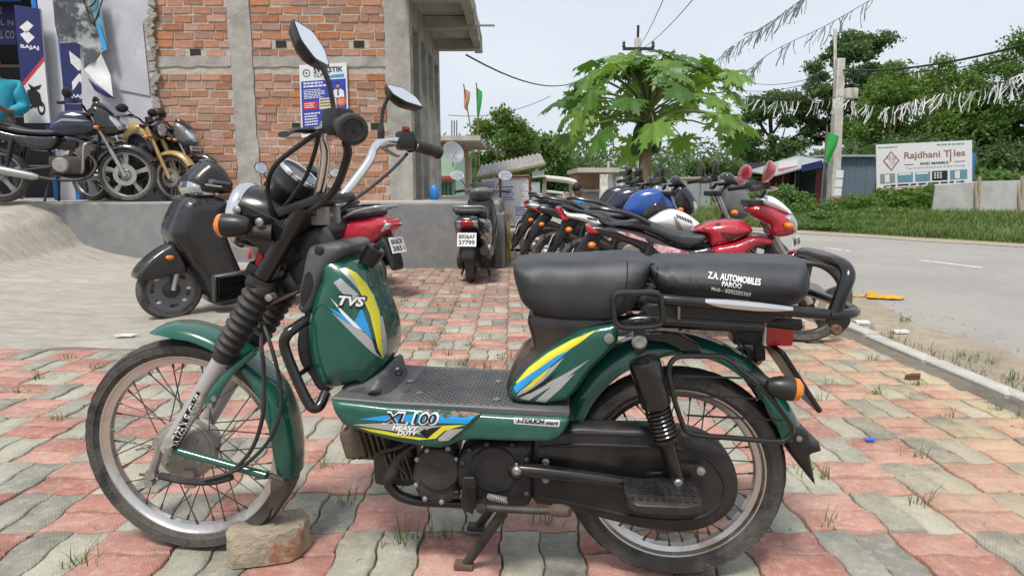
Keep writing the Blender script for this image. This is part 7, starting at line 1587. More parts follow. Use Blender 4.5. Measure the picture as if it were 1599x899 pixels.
# --- plastered wall with a broken edge
M_plas = mat('white_plaster', (0.50, 0.49, 0.53), 0.8, var=0.08, scale=3, bump=0.15, bscale=14, col2=(0.40, 0.385, 0.42), thr=0.6, soft=0.3)
SY = WY - 0.05
shop = thing('motorcycle_shop', 'open motorcycle shop with white plaster wall and blue edged pillar', 'shop', (0, 0, 0))
edge = [(232, -60), (232, 0), (235, 22), (228, 45), (236, 70), (231, 95), (240, 118), (234, 140), (242, 165), (238, 190), (246, 215), (243, 245), (252, 285), (252, 318)]
wall = [(v_.x, v_.z) for v_ in [V(p[0], p[1], SY) for p in edge]] + [(v_.x, v_.z) for v_ in [V(140, 318, SY), V(128, 150, SY), V(120, -60, SY)]]
B().ext(wall, SY, SY + 0.22).obj('plaster_wall', M_plas, shop, flat=True)
M_rub = mat('broken_plaster', (0.33, 0.30, 0.26), 0.95, var=0.3, scale=30, bump=1.0, bscale=40); rb = B(); r = random.Random(8)
for i in range(len(edge) - 1):
    for k in range(7):
        a, d = V(*edge[i], SY), V(*edge[i + 1], SY); p = a.lerp(d, k / 7); rb.box((p.x + r.uniform(-0.02, 0.04), SY + 0.025 + r.uniform(-0.012, 0.012), p.z), (r.uniform(0.05, 0.11), 0.05, r.uniform(0.04, 0.09)), Matrix.Rotation(r.uniform(-0.6, 0.6), 3, 'Y'))
rb.obj('broken_edge', M_rub, shop, flat=True)['kind'] = 'stuff'
IZ = PZ
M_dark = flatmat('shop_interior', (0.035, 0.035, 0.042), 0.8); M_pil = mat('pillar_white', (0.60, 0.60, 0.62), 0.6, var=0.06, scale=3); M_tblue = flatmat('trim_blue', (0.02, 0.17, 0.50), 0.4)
xa, xb = V(70, 100, 8.9).x, V(96, 100, 8.9).x
B().box(((xa + xb) / 2, 9.0, IZ + 1.6), (xb - xa, 0.22, 3.2)).obj('pillar', M_pil, shop, bev=0.006)
for x in (xa - 0.04, xb + 0.035): B().box((x, 8.93, IZ + 1.6), (0.06, 0.12, 3.2)).obj('pillar_trim', M_tblue, shop, bev=0.004)
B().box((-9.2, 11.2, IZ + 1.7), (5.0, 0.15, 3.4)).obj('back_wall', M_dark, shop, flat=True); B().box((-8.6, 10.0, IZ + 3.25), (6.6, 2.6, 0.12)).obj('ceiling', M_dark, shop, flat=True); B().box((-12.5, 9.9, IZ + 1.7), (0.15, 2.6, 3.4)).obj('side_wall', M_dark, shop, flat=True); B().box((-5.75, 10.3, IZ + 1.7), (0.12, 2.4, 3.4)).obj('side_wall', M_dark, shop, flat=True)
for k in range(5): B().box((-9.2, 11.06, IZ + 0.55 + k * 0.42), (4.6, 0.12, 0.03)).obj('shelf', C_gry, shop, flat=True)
B().box((-9.2, 8.95, IZ + 2.95), (4.9, 0.1, 0.5)).obj('fascia', M_tblue, shop, bev=0.01)
# --- standee boards
def logo(c, u, v, s, m, asp=0.5):
    c.poly('logo_wing', m, [(u - s, v - 0.1 * s), (u + 0.2 * s, v - s * asp * 1.5), (u + s, v - s * asp * 0.9), (u - 0.1 * s, v + 0.05 * s)], 0.004); c.poly('logo_wing', m, [(u - s, v + s * asp * 0.5), (u + 0.1 * s, v - 0.02 * s), (u + 1.05 * s, v + s * asp * 0.7), (u, v + s * asp * 1.7)], 0.004)
sd_ = thing('standee_board', 'tall navy and white showroom standee with motorcycle picture', 'sign'); KIDS[sd_.name] = []
c = Card([V(22, 8, 8.72), V(62, 14, 8.72), V(78, 192, 8.72), V(38, 192, 8.72)], sd_); c.slab('board', C_wht, 0.03); c.poly('navy_field', C_navy, [(0, 0), (1, 0), (1, 0.41), (0.06, 0.66), (0, 0.66)]); c.poly('red_band', C_red, [(1, 0.41), (1, 0.45), (0.06, 0.69), (0.06, 0.65)], 0.003)
logo(c, 0.42, 0.21, 0.28, C_wht, 0.22); c.text('BAJAJ', C_wht, 0.48, 0.345, 0.72, 0.04, 0.03)
# the printed motorcycle: dark silhouette with wheels
c.circ('print_wheel', C_blk, 0.72, 0.87, 0.15, 0.42, 0.004, 0.09); c.circ('print_wheel', C_blk, 0.32, 0.83, 0.11, 0.42, 0.004, 0.06); c.poly('print_bike', C_blk, [(0.22, 0.72), (0.4, 0.70), (0.58, 0.71), (0.72, 0.74), (0.78, 0.86), (0.62, 0.84), (0.5, 0.87), (0.34, 0.85), (0.24, 0.78)], 0.005); c.poly('print_bars', C_blk, [(0.28, 0.655), (0.5, 0.685), (0.82, 0.66), (0.7, 0.70), (0.5, 0.715), (0.36, 0.70)], 0.005)
sb_ = thing('shop_banner', 'navy banner board with white chevron logo beside the white pillar', 'sign'); KIDS[sb_.name] = []
c = Card([V(93, 66, 8.75), V(140, 66, 8.75), V(142, 200, 8.75), V(103, 200, 8.75)], sb_); c.slab('board', C_navy, 0.03); c.poly('chevron', C_wht, [(0.30, 0.1), (0.75, 0.22), (0.95, 0.1), (0.95, 0.26), (0.6, 0.33), (0.34, 0.24)], 0.003); c.poly('chevron', C_wht, [(0.34, 0.46), (0.62, 0.36), (0.95, 0.44), (0.95, 0.56), (0.62, 0.45), (0.36, 0.56)], 0.003); c.text('BAJAJ', C_wht, 0.62, 0.63, 0.62, 0.055, 0.03); c.rect('light_foot', C_gry, 0.12, 0.88, 1, 1)
tb = thing('torn_banner', 'torn vinyl banner with motorcycle print hanging over the shop corner', 'banner'); KIDS[tb.name] = []
b = B(); bp = [(80, -30), (134, -30), (140, 10), (152, 42), (164, 76), (156, 86), (146, 97), (131, 108), (129, 72), (116, 66), (92, 68), (86, 40)]
yy = 8.42
def bump_sheet(pts, Y, amp, name, m, parent, seed=0):
    """hanging sheet: outline filled with a buckled surface, a few millimetres thick"""
    po = [(v_.x, v_.z) for v_ in [V(p[0], p[1], Y) for p in pts]]; A = np.array(po); lo, hi = A.min(0), A.max(0); g = np.array([(x, z) for x in np.arange(lo[0], hi[0], 0.06) for z in np.arange(lo[1], hi[1], 0.06)]); d, ins = dist_inside(g, po); vv, ff, _ = cdt(po, [tuple(q) for q in g[ins & (d > 0.015)]])
    fr = [(x, Y + amp * mnoise.noise((x * 3, z * 3, seed)), z) for x, z in vv]; n = len(fr); return B().add(fr + [(x, y + 0.004, z) for x, y, z in fr], ff + [[i + n for i in q][::-1] for q in ff]).obj(name, m, parent, 60)
M_bprint = mat('banner_print', (0.06, 0.065, 0.07), 0.5, var=0.5, scale=9, col2=(0.34, 0.36, 0.36), thr=0.56, soft=0.08)
bump_sheet(bp, yy, 0.06, 'banner_print_sheet', M_bprint, tb, 1); bump_sheet([(134, -30), (150, -30), (168, 72), (164, 78), (150, 38), (140, 8)], yy - 0.02, 0.03, 'banner_border', C_teal, tb, 2); bump_sheet([(150, 40), (156, 38), (168, 78), (161, 80)], yy - 0.035, 0.01, 'banner_stripe', C_sky, tb, 5); bump_sheet([(131, 108), (146, 97), (158, 84), (172, 118), (178, 152), (150, 130)], yy - 0.03, 0.05, 'banner_back', C_wht, tb, 3); bump_sheet([(137, 122), (152, 136), (180, 154), (166, 152), (148, 142)], yy - 0.01, 0.03, 'banner_fold', C_navy, tb, 6); bump_sheet([(222, 30), (234, 150), (185, 140)], SY - 0.02, 0.01, 'loose_flap', M_plas, tb, 4)
wr_ = thing('shop_cable', 'black cables hanging down the white plaster wall', 'cable'); KIDS[wr_.name] = []
for pts in ([(128, -20, 8.4), (136, 18, 8.4), (146, 36, 8.4), (160, 0, 8.4), (164, -20, 8.4)], [(126, -20, 8.38), (134, 10, 8.38), (148, 4, 8.38), (152, -20, 8.38)]): B().tube([V(*p) for p in pts], 0.008, 6, sm=5).obj('cable', M_rubber, wr_)
ns = thing('name_board', 'dark glass shop board with pale letters above the shelves', 'sign'); KIDS[ns.name] = []
c = Card([V(-60, 4, 9.3), V(24, 12, 9.3), V(26, 70, 9.3), V(-58, 70, 9.3)], ns); c.slab('board', C_navy, 0.03); c.text('AL CO', C_gry, 0.80, 0.74, 0.34, 0.22, 0.02); c.text('L N', C_gry, 0.84, 0.42, 0.24, 0.14); c.text('2', C_gry, 0.72, 0.1, 0.06, 0.2)

# --- people
def skin_body(name, parent, verts, edges, m, root=0, sub=2):
    me = bpy.data.meshes.new(name); me.from_pydata([v_[0] for v_ in verts], edges, []); o = bpy.data.objects.new(name, me); COL.objects.link(o); o.modifiers.new('skin', 'SKIN'); sl = me.skin_vertices[0].data
    for i, v_ in enumerate(verts): rr = v_[1]; sl[i].radius = rr if isinstance(rr, tuple) else (rr, rr); sl[i].use_root = i == root
    o.modifiers['skin'].use_smooth_shade = True; s_ = o.modifiers.new('sub', 'SUBSURF'); s_.levels = sub; s_.render_levels = sub
    bpy.context.view_layer.update(); nm = bpy.data.meshes.new_from_object(o.evaluated_get(bpy.context.evaluated_depsgraph_get())); bpy.data.objects.remove(o)
    nm.materials.clear(); nm.materials.append(m); r_ = link(name, nm, parent); KIDS.setdefault(parent.name, []).append(r_); return r_
M_skin = mat('skin', (0.24, 0.125, 0.075), 0.55, var=0.08, scale=8); M_hair = mat('hair', (0.012, 0.010, 0.010), 0.6, bump=0.5, bscale=80); M_shirt = mat('shirt_cyan', (0.02, 0.30, 0.42), 0.8, var=0.12, scale=6, bump=0.3, bscale=20); M_shirt2 = mat('shirt_blue', (0.03, 0.24, 0.55), 0.8, var=0.12, scale=6, bump=0.3, bscale=20); M_trs = mat('trousers', (0.03, 0.032, 0.045), 0.85, var=0.15, bump=0.3, bscale=25)
def head(p, c, d, s=1.0):
    """head with brow, nose, ears and hair, looking along d"""
    c = Vector(c); d = Vector(d).normalized(); side = d.cross(Vector((0, 0, 1))).normalized(); up = side.cross(d)
    M4 = Matrix((( d.x, side.x, up.x, c.x), (d.y, side.y, up.y, c.y), (d.z, side.z, up.z, c.z), (0, 0, 0, 1))) @ Matrix.Scale(s, 4)
    h = B().ball((0, 0, 0), (0.098, 0.076, 0.118), 18, 12).ball((0.035, 0, -0.055), (0.055, 0.052, 0.06), 14, 8).ball((0.10, 0, -0.015), (0.016, 0.013, 0.024), 8, 6)
    for q in (1, -1): h.ball((0.0, 0.078 * q, -0.01), (0.022, 0.010, 0.032), 8, 6)
    h.ball((0.083, 0, -0.062), (0.012, 0.024, 0.007), 8, 5); h.xf(M4).obj('head', M_skin, p, 60)
    e = B(); [e.ball((0.087, 0.031 * q, 0.008), (0.008, 0.012, 0.006), 8, 5) for q in (1, -1)]; e.xf(M4).obj('eyes', M_hair, p)
    B().ball((-0.018, 0, 0.030), (0.098, 0.082, 0.104), 18, 12).xf(M4).obj('hair', M_hair, p)
def man_standing(label, base, rz):
    t = thing('person', label, 'person', base, rz); S = 1.06
    # x forward, y left; arms bent, phone in front of the belly
    bv = [((0, 0, 0.95), 0.12), ((0, 0, 1.15), 0.125), ((0, 0, 1.38), 0.13), ((0.01, 0, 1.50), 0.055), ((0.03, 0, 1.56), 0.05)]; ed = [(0, 1), (1, 2), (2, 3), (3, 4)]
    for q in (1, -1):
        i = len(bv); bv += [((-0.01, 0.19 * q, 1.41), 0.058), ((-0.02, 0.25 * q, 1.15), 0.043), ((0.20, 0.12 * q, 1.08), 0.032), ((0.25, 0.08 * q, 1.10), 0.034)]; ed += [(2, i), (i, i + 1), (i + 1, i + 2), (i + 2, i + 3)]
        for k in range(4): 
            j = len(bv); bv += [((0.31, (0.075 - 0.018 * k) * q + 0.02 * q, 1.13 - 0.012 * k), 0.010), ((0.335, (0.05 - 0.012 * k) * q, 1.15 - 0.012 * k), 0.008)]; ed += [(i + 3, j), (j, j + 1)]
        j = len(bv); bv += [((0.27, 0.04 * q, 1.14), 0.011), ((0.30, 0.02 * q, 1.155), 0.009)]; ed += [(i + 3, j), (j, j + 1)]
        i = len(bv); bv += [((0, 0.10 * q, 0.88), 0.085), ((0.02, 0.11 * q, 0.50), 0.058), ((-0.01, 0.12 * q, 0.09), 0.042), ((0.13, 0.13 * q, 0.035), 0.035)]; ed += [(0, i), (i, i + 1), (i + 1, i + 2), (i + 2, i + 3)]
    skin_body('body', t, bv, ed, M_skin)
    sv = [((0, 0, 0.93), 0.15), ((0, 0, 1.15), 0.16), ((0, 0, 1.38), 0.17), ((0.005, 0, 1.49), 0.085)]; se = [(0, 1), (1, 2), (2, 3)]
    for q in (1, -1): i = len(sv); sv += [((-0.01, 0.195 * q, 1.41), 0.108), ((-0.02, 0.255 * q, 1.15), 0.088), ((0.16, 0.145 * q, 1.09), 0.056)]; se += [(2, i), (i, i + 1), (i + 1, i + 2)]
    skin_body('shirt', t, sv, se, M_shirt)
    tv = [((0, 0, 0.94), 0.135)]; te = []
    for q in (1, -1): i = len(tv); tv += [((0, 0.10 * q, 0.86), 0.10), ((0.02, 0.11 * q, 0.50), 0.078), ((-0.01, 0.12 * q, 0.10), 0.068)]; te += [(0, i), (i, i + 1), (i + 1, i + 2)]
    skin_body('trousers', t, tv, te, M_trs); head(t, (0.05, 0, 1.66), (1, 0, -0.35))
    B().rbox((0.33, 0.0, 1.16), (0.012, 0.07, 0.14), 0.004, Matrix.Rotation(-0.6, 3, 'Y')).obj('phone', M_ink, t); B().rbox((0.145, -0.06, 1.36), (0.006, 0.09, 0.06), 0.002).obj('name_badge', C_yel, t); t.scale = (S, S, S); return t
man_standing('man in a turquoise shirt looking at his phone inside the motorcycle shop', (V(2, 200, 8.35).x, 8.35, IZ), R_(-62))
def man_sitting(label, base, rz):
    t = thing('person', label, 'person', base, rz)
    bv = [((0, 0, 0.12), 0.125), ((0.02, 0, 0.34), 0.115), ((0.06, 0, 0.54), 0.12), ((0.09, 0, 0.66), 0.052), ((0.11, 0, 0.72), 0.048)]; ed = [(0, 1), (1, 2), (2, 3), (3, 4)]
    for q in (1, -1):
        i = len(bv); bv += [((0.05, 0.18 * q, 0.56), 0.055), ((0.16, 0.23 * q, 0.34), 0.042), ((0.36, 0.16 * q, 0.38), 0.032), ((0.42, 0.13 * q, 0.37), 0.032)]; ed += [(2, i), (i, i + 1), (i + 1, i + 2), (i + 2, i + 3)]
        for k in range(5): j = len(bv); bv += [((0.47, (0.15 - 0.018 * k) * q, 0.355), 0.009), ((0.49, (0.15 - 0.018 * k) * q, 0.335), 0.008)]; ed += [(i + 3, j), (j, j + 1)]
        i = len(bv); bv += [((0.10, 0.11 * q, 0.14), 0.088), ((0.44, 0.16 * q, 0.40), 0.058), ((0.42, 0.15 * q, 0.09), 0.042), ((0.55, 0.16 * q, 0.035), 0.034)]; ed += [(0, i), (i, i + 1), (i + 1, i + 2), (i + 2, i + 3)]
    skin_body('body', t, bv, ed, M_skin)
    sv = [((0, 0, 0.14), 0.15), ((0.02, 0, 0.34), 0.14), ((0.06, 0, 0.54), 0.142), ((0.08, 0, 0.65), 0.07)]; se = [(0, 1), (1, 2), (2, 3)]
    for q in (1, -1): i = len(sv); sv += [((0.05, 0.185 * q, 0.56), 0.076), ((0.15, 0.235 * q, 0.36), 0.062)]; se += [(2, i), (i, i + 1)]
    skin_body('shirt', t, sv, se, M_shirt2)
    tv = [((0, 0, 0.12), 0.14)]; te = []
    for q in (1, -1): i = len(tv); tv += [((0.10, 0.11 * q, 0.14), 0.105), ((0.44, 0.16 * q, 0.40), 0.076), ((0.42, 0.15 * q, 0.10), 0.06)]; te += [(0, i), (i, i + 1), (i + 1, i + 2)]
    skin_body('trousers', t, tv, te, M_trs); head(t, (0.13, 0, 0.81), (1, 0, -0.1)); return t
smx = V(893, 340, 11.0).x; tag(B().box((smx + 0.12, 11.05, 0.03), (0.95, 0.7, 0.17)).obj('concrete_block', M_rc, None, flat=True, bev=0.012), 'low concrete block under the man in the bright blue shirt', 'block')
man_sitting('man in a bright blue shirt sitting on a low block beyond the parked motorcycles', (smx, 11.0, 0.11), R_(35))
# --- notice board, roofed stand, posts
M_rfr = mat('frame_red', (0.20, 0.05, 0.045), 0.7, var=0.2, scale=20); M_wood = mat('old_wood', (0.30, 0.25, 0.19), 0.9, var=0.25, scale=12, bump=0.5); M_pap = mat('pasted_paper', (0.58, 0.58, 0.60), 0.8, var=0.12, scale=8); M_paleb = mat('pale_blue_sheet', (0.34, 0.46, 0.50), 0.7, var=0.2, scale=5, col2=(0.55, 0.56, 0.55), thr=0.55)
nb = thing('notice_board', 'white notice board covered in small print with a dark red frame', 'notice board'); KIDS[nb.name] = []
NBY = 10.6; q = [V(781, 276, NBY), V(827, 275, NBY), V(829, 354, NBY), V(783, 354, NBY)]; c = Card(q, nb); c.slab('sheet', M_pap, 0.03)
c.rects('print_lines', C_gry, lines(0.06, 0.94, 0.04, 0.95, 26, 31, 0.4), 0.004); c.rects('print_lines', C_blue, lines(0.08, 0.5, 0.2, 0.5, 6, 33, 0.4) + lines(0.5, 0.9, 0.6, 0.8, 4, 34, 0.4), 0.005); c.rects('red_print', C_red, lines(0.1, 0.4, 0.75, 0.9, 4, 35, 0.4), 0.006)
for a, d in ((0, 1), (1, 2), (2, 3), (3, 0)): B().tube([q[a] + Vector((0, -0.01, 0)), q[d] + Vector((0, -0.01, 0))], 0.022, 4).obj('frame_bar', M_rfr, nb)
for px in (783, 828): p = V(px, 350, NBY); B().box((p.x, NBY + 0.04, 0.42), (0.05, 0.05, 0.94)).obj('post', M_wood, nb, bev=0.005)
p0, p1 = V(750, 276, NBY), V(782, 276, NBY); c2 = Card([V(752, 280, NBY + 0.1), V(779, 278, NBY + 0.1), V(780, 330, NBY + 0.1), V(753, 332, NBY + 0.1)], nb); c2.slab('side_sheet', M_pap, 0.02); c2.rects('print_lines', C_blue, lines(0.08, 0.92, 0.1, 0.9, 12, 41, 0.4), 0.004)
stn = thing('roofed_stall', 'open roadside stall with sloped tin roof behind the notice board', 'stall'); KIDS[stn.name] = []
M_tin = mat('old_tin', (0.33, 0.32, 0.30), 0.6, 0.3, var=0.25, scale=5, col2=(0.22, 0.15, 0.10), thr=0.6)
def corr(p0, p1, up, n, amp, name, m, parent, th=0.006):
    """corrugated sheet from p0 to p1 (bottom edge), height vector up"""
    p0, p1, up = Vector(p0), Vector(p1), Vector(up); d = p1 - p0; nrm = d.cross(up).normalized(); k = n * 6; bt, tp = [], []
    for i in range(k + 1): o = nrm * amp * math.sin(2 * math.pi * i / 6); bt.append(p0 + d * i / k + o); tp.append(p0 + d * i / k + up + o)
    return B().loft([bt, tp, [v_ + nrm * th for v_ in tp], [v_ + nrm * th for v_ in bt]], cap=False, closed=False).obj(name, m, parent, 80)
a, d = V(742, 279, 11.2), V(852, 256, 11.2); corr(a, d, Vector((0, 2.2, 0.3)), 14, 0.02, 'roof_sheet', M_tin, stn); B().tube([a, d], 0.04, 6).obj('roof_beam', M_wood, stn)
for px in (760, 850): p = V(px, 300, 11.3); B().box((p.x, 11.35, 0.55), (0.07, 0.07, 1.2)).obj('post', M_wood, stn, bev=0.006)
c = Card([V(830, 284, 11.3), V(843, 284, 11.3), V(845, 350, 11.3), V(832, 350, 11.3)], stn); c.slab('side_sheet', M_paleb, 0.03); c = Card([V(831, 268, 11.25), V(850, 266, 11.25), V(850, 276, 11.25), V(831, 278, 11.25)], stn); c.slab('gable_sheet', C_wht, 0.02)
gf = thing('white_gate_frame', 'white pipe gate frame standing behind the seated man', 'gate frame'); KIDS[gf.name] = []
M_wpost = mat('whitewash', (0.60, 0.58, 0.54), 0.85, var=0.15, scale=8, col2=(0.38, 0.34, 0.3), thr=0.62); g0, g1, g2 = V(850, 278, 13), V(893, 284, 13), V(899, 330, 13)
B().tube([g0, V(880, 281, 13), g1, V(898, 292, 13), Vector((g2.x, 13, 0))], 0.06, 8, sm=3).obj('pipe', M_wpost, gf); B().tube([V(846, 298, 13), V(880, 302, 13)], 0.03, 6).obj('cross_rail', M_wpost, gf); B().tube([V(880, 302, 13), Vector((V(880, 302, 13).x, 13, -0.05))], 0.025, 6).obj('rail_post', M_wpost, gf)
for i, (px, Y, top, lab) in enumerate([(943, 19, 272, 'thick whitewashed gatepost left of the soil heap'), (967, 19.5, 276, 'whitewashed gatepost with jagged top beside the soil heap')]):
    p = V(px, 300, Y); rough_box(B(), p.x - 0.11, p.x + 0.11, Y, Y + 0.2, -0.08, hgt(top, Y), 8, 0.02, 70 + i).obj('gatepost', M_wpost, None, flat=True); o = bpy.data.objects[-1] if False else COL.objects[-1]; tag(o, lab, 'gatepost')
o = B().ball((0, 0, 0), (1.05, 0.8, 0.62), 22, 12); rr = random.Random(4); o.v = [(x * (1 + rr.uniform(-0.08, 0.08)), y, max(z * (1 + rr.uniform(-0.12, 0.12)), -0.1)) for x, y, z in o.v]; o = o.obj('soil_heap', mat('heap_soil', (0.30, 0.15, 0.08), 0.95, var=0.3, scale=8, bump=1.0, bscale=20), None, 50); o.location = (V(975, 330, 16.5).x, 16.5, -0.05); tag(o, 'heap of reddish brown soil behind the row of motorcycles', 'soil heap')
# --- yellow post
M_ypost = mat('yellow_post_paint', (0.42, 0.30, 0.05), 0.7, var=0.25, scale=14, col2=(0.25, 0.2, 0.12), thr=0.58)
yp = V(790, 380, 8.3); o = B().tube([(0, 0, -0.05), (0, 0, 0.48)], 0.045, 12).tube([(0.06, 0, -0.05), (0.045, 0, 0.55)], 0.012, 6).obj('yellow_post', M_ypost, None); o.location = (yp.x, 8.3, 0); tag(o, 'short yellow post beside the scooter seen from behind', 'post')
st_ = thing('leaning_stick', 'thin dark sticks leaning by the yellow post', 'stick', (V(797, 400, 8.2).x, 8.2, 0)); B().tube([(0, 0, -0.02), (-0.10, 0.1, 0.72)], 0.012, 6).obj('stick', M_bark, st_); B().tube([(0.10, 0.03, -0.02), (-0.06, 0.1, 0.5)], 0.010, 6).obj('stick', M_bark, st_)

# --- far houses at the end of the lane
def house(label, px0, px1, ptop, Y, m, depth=4.0, roof=None, wins=(), door=None, slab=None, zb=0.0):
    x0, x1, zt = V(px0, 290, Y).x, V(px1, 290, Y).x, hgt(ptop, Y); t = thing('house', label, 'house', (0, Y, zb)); zt -= zb
    B().box(((x0 + x1) / 2, depth / 2, zt / 2 - 0.05), (x1 - x0, depth, zt + 0.1)).obj('wall', m, t, flat=True)
    if slab: B().box(((x0 + x1) / 2 + slab * 0.3, depth / 2 - 0.35, zt + 0.07), (x1 - x0 + slab, depth + 0.7, 0.14)).obj('roof_slab', M_rc2, t, flat=True)
    for (a, b_, c_, d_, mm) in wins:
        xx0, xx1 = V(a, 290, Y).x, V(c_, 290, Y).x; z0, z1 = hgt(d_, Y) - zb, hgt(b_, Y) - zb; w_ = grp('window', t)
        B().box(((xx0 + xx1) / 2, -0.01, (z0 + z1) / 2), (xx1 - xx0, 0.05, z1 - z0)).obj('pane', mm, w_, flat=True); B().box(((xx0 + xx1) / 2, -0.04, z1 + 0.05), (xx1 - xx0 + 0.2, 0.25, 0.08)).obj('lintel', M_rc2, w_, flat=True)
        for k in (0.33, 0.66): B().box((xx0 + (xx1 - xx0) * k, -0.04, (z0 + z1) / 2), (0.04, 0.03, z1 - z0)).obj('bar', C_gry, w_, flat=True)
    return t, x0, x1, zt
M_mint = mat('mint_wall', (0.36, 0.55, 0.42), 0.8, var=0.12, scale=3); M_dgreen = mat('green_shutter', (0.03, 0.22, 0.09), 0.6); M_tile = mat('red_awning', (0.32, 0.06, 0.04), 0.7)
t, x0, x1, zt = house('half built brick house with concrete roof slab at the end of the lane', 640, 716, 222, 19.5, M_brick, 4, slab=0.9, wins=[(694, 240, 706, 262, C_blk)])
for px in (700, 704, 708): B().tube([(V(px, 200, 19.5).x, 1.0, zt), (V(px, 200, 19.5).x + 0.02, 1.0, zt + 0.75)], 0.02, 5).obj('rebar', M_rust, t)
t, x0, x1, zt = house('mint green house with red awning and green shutter in the lane', 655, 712, 238, 15.5, M_mint, 3, wins=[(688, 285, 706, 308, M_dgreen)]); B().box((x1 - 0.35, -0.3, hgt(278, 15.5)), (0.75, 0.6, 0.08)).obj('awning', M_tile, t, flat=True)
t, x0, x1, zt = house('low brown brick shop with striped grille across the lane', 902, 945, 270, 20, mat('brown_brick', (0.26, 0.16, 0.11), 0.9, var=0.3, scale=4), 3, wins=[(908, 300, 938, 326, C_gry)], slab=0.4)
house('pale weathered house behind the utility pole', 955, 1000, 268, 40, mat('pale_wall', (0.42, 0.44, 0.46), 0.85, var=0.15, scale=2), 4, wins=[(962, 280, 972, 292, C_blk), (982, 280, 992, 292, C_blk)], slab=0.5)
sd2 = thing('satellite_dish', 'pale satellite dish on the mint green house', 'satellite dish', V(706, 240, 15.2)); B().lathe([(0.0, 0.0), (0.12, 0.012), (0.22, 0.045), (0.28, 0.085), (0.27, 0.085), (0.2, 0.04), (0.0, 0.01)], (0, 0, 0), (0.5, -0.8, 0.4), 26).obj('dish', M_pgr, sd2); B().tube([(0, 0.05, 0), (0, 0.2, -0.3)], 0.02, 6).obj('mount', M_steel, sd2); B().tube([(0, 0, -0.1), (0.14, -0.2, 0.05)], 0.01, 5).obj('feed_arm', M_steel, sd2)
# blue plastic sack in the building's side bay
o = B().ball((0, 0, 0), (0.07, 0.06, 0.12), 12, 8); rr = random.Random(3); o.v = [(x + rr.uniform(-0.02, 0.02), y, z) for x, y, z in o.v]; o = o.obj('blue_sack', mat('blue_plastic', (0.03, 0.22, 0.60), 0.4, bump=0.6, bscale=12), None); o.location = (V(672, 300, 8.9).x + 0.05, 8.95, PZ + 0.10); tag(o, 'crumpled blue plastic sack standing in the side bay of the brick building', 'sack')
# --- poles
M_pole = mat('pole_concrete', (0.50, 0.47, 0.43), 0.9, var=0.2, scale=4, bump=0.4, bscale=25, col2=(0.36, 0.30, 0.25), thr=0.6)
def pole(label, px, Y, ptop, r0, r1, arm=None, arm_z=None, pb=None, zb=0.0):
    xb_, xt = V(pb or px, 330, Y).x, V(px, ptop, Y).x; zt = hgt(ptop, Y); t = thing('utility_pole', label, 'utility pole', (xb_, Y, zb)); dx = xt - xb_
    rings = [[(-r0, -r0, -0.3), (r0, -r0, -0.3), (r0, r0, -0.3), (-r0, r0, -0.3)], [(dx - r1, -r1, zt - zb), (dx + r1, -r1, zt - zb), (dx + r1, r1, zt - zb), (dx - r1, r1, zt - zb)]]; B().loft(rings).obj('shaft', M_pole, t, bev=0.02)
    if arm:
        z = hgt(arm_z, Y) - zb; B().box((dx, -r1 - 0.05, z), (arm, 0.1, 0.1)).obj('cross_arm', M_blackp, t, bev=0.008)
        for q in (-1, 1): B().lathe([(0.05, 0), (0.07, 0.05), (0.04, 0.1), (0.065, 0.15), (0.03, 0.22), (0, 0.23)], (dx + q * arm * 0.47, -r1 - 0.05, z + 0.05), (0, 0, 1), 10).obj('insulator', M_blackp, t)
        B().tube([(dx, 0, zt - zb), (dx, 0, zt - zb + 0.45)], 0.05, 6).obj('top_pin', M_blackp, t)
    return t
pole('concrete utility pole with black cross arm behind the papaya tree', 996, 24, 60, 0.16, 0.11, 1.15, 78, 1003)
pp = pole('leaning white concrete utility pole with pasted notices beside the verge', 1312, 21.5, 92, 0.17, 0.12, None, None, 1300, 0.15)
for i, (z0, m_) in enumerate([(1.25, C_wht), (0.95, C_wht), (0.65, C_wht), (0.4, C_red)]): B().box((0.02 + 0.02 * z0, -0.172, z0), (0.26, 0.012, 0.26 if i < 3 else 0.12)).obj('pasted_notice', m_, pp, flat=True)
B().rbox((0.2, -0.1, 3.9), (0.4, 0.35, 0.35), 0.05).obj('junction_box', M_pole, pp)
pole('slender pole rising behind the tall feathery tree', 1304, 26, 45, 0.07, 0.05)
for i, (px, Y, top) in enumerate([(733, 22, 245), (868, 40, 232), (950, 45, 252)]): pole(['white banded pole at the end of the lane', 'distant pole with cross arm left of the papaya tree', 'distant pole behind the pale house'][i], px, Y, top, 0.09, 0.07, 1.6 if i == 1 else None, top + 6)
# --- wires
def wire(label, pts, r, sag=0.0):
    P = [V(*p) for p in pts]
    if len(P) == 2:
        n = 14; P = [P[0].lerp(P[1], i / n) - Vector((0, 0, sag * 4 * (i / n) * (1 - i / n))) for i in range(n + 1)]
    o = B().tube(P, r, 5).obj('overhead_wire', M_rubber, None); return tag(o, label, 'wire')
wire('black wire sagging from the concrete slab toward the papaya tree', [(728, 86, 9.5), (910, 122, 22)], 0.014, 0.35); wire('thick twisted black cable running from the white pole over the billboard', [(1316, 110, 21.4), (1640, 58, 16)], 0.032, 0.25); wire('thin wire below the thick black cable', [(1316, 116, 21.4), (1640, 78, 16)], 0.012, 0.2)
for i, (a, d) in enumerate([((996, 76, 24), (1040, -10, 14)), ((1006, 74, 24), (1090, -10, 14))]): wire(['wire rising steeply from the cross arm of the pole behind the papaya', 'wire rising to the right from the cross arm behind the papaya'][i], [a, d], 0.010, 0.1)
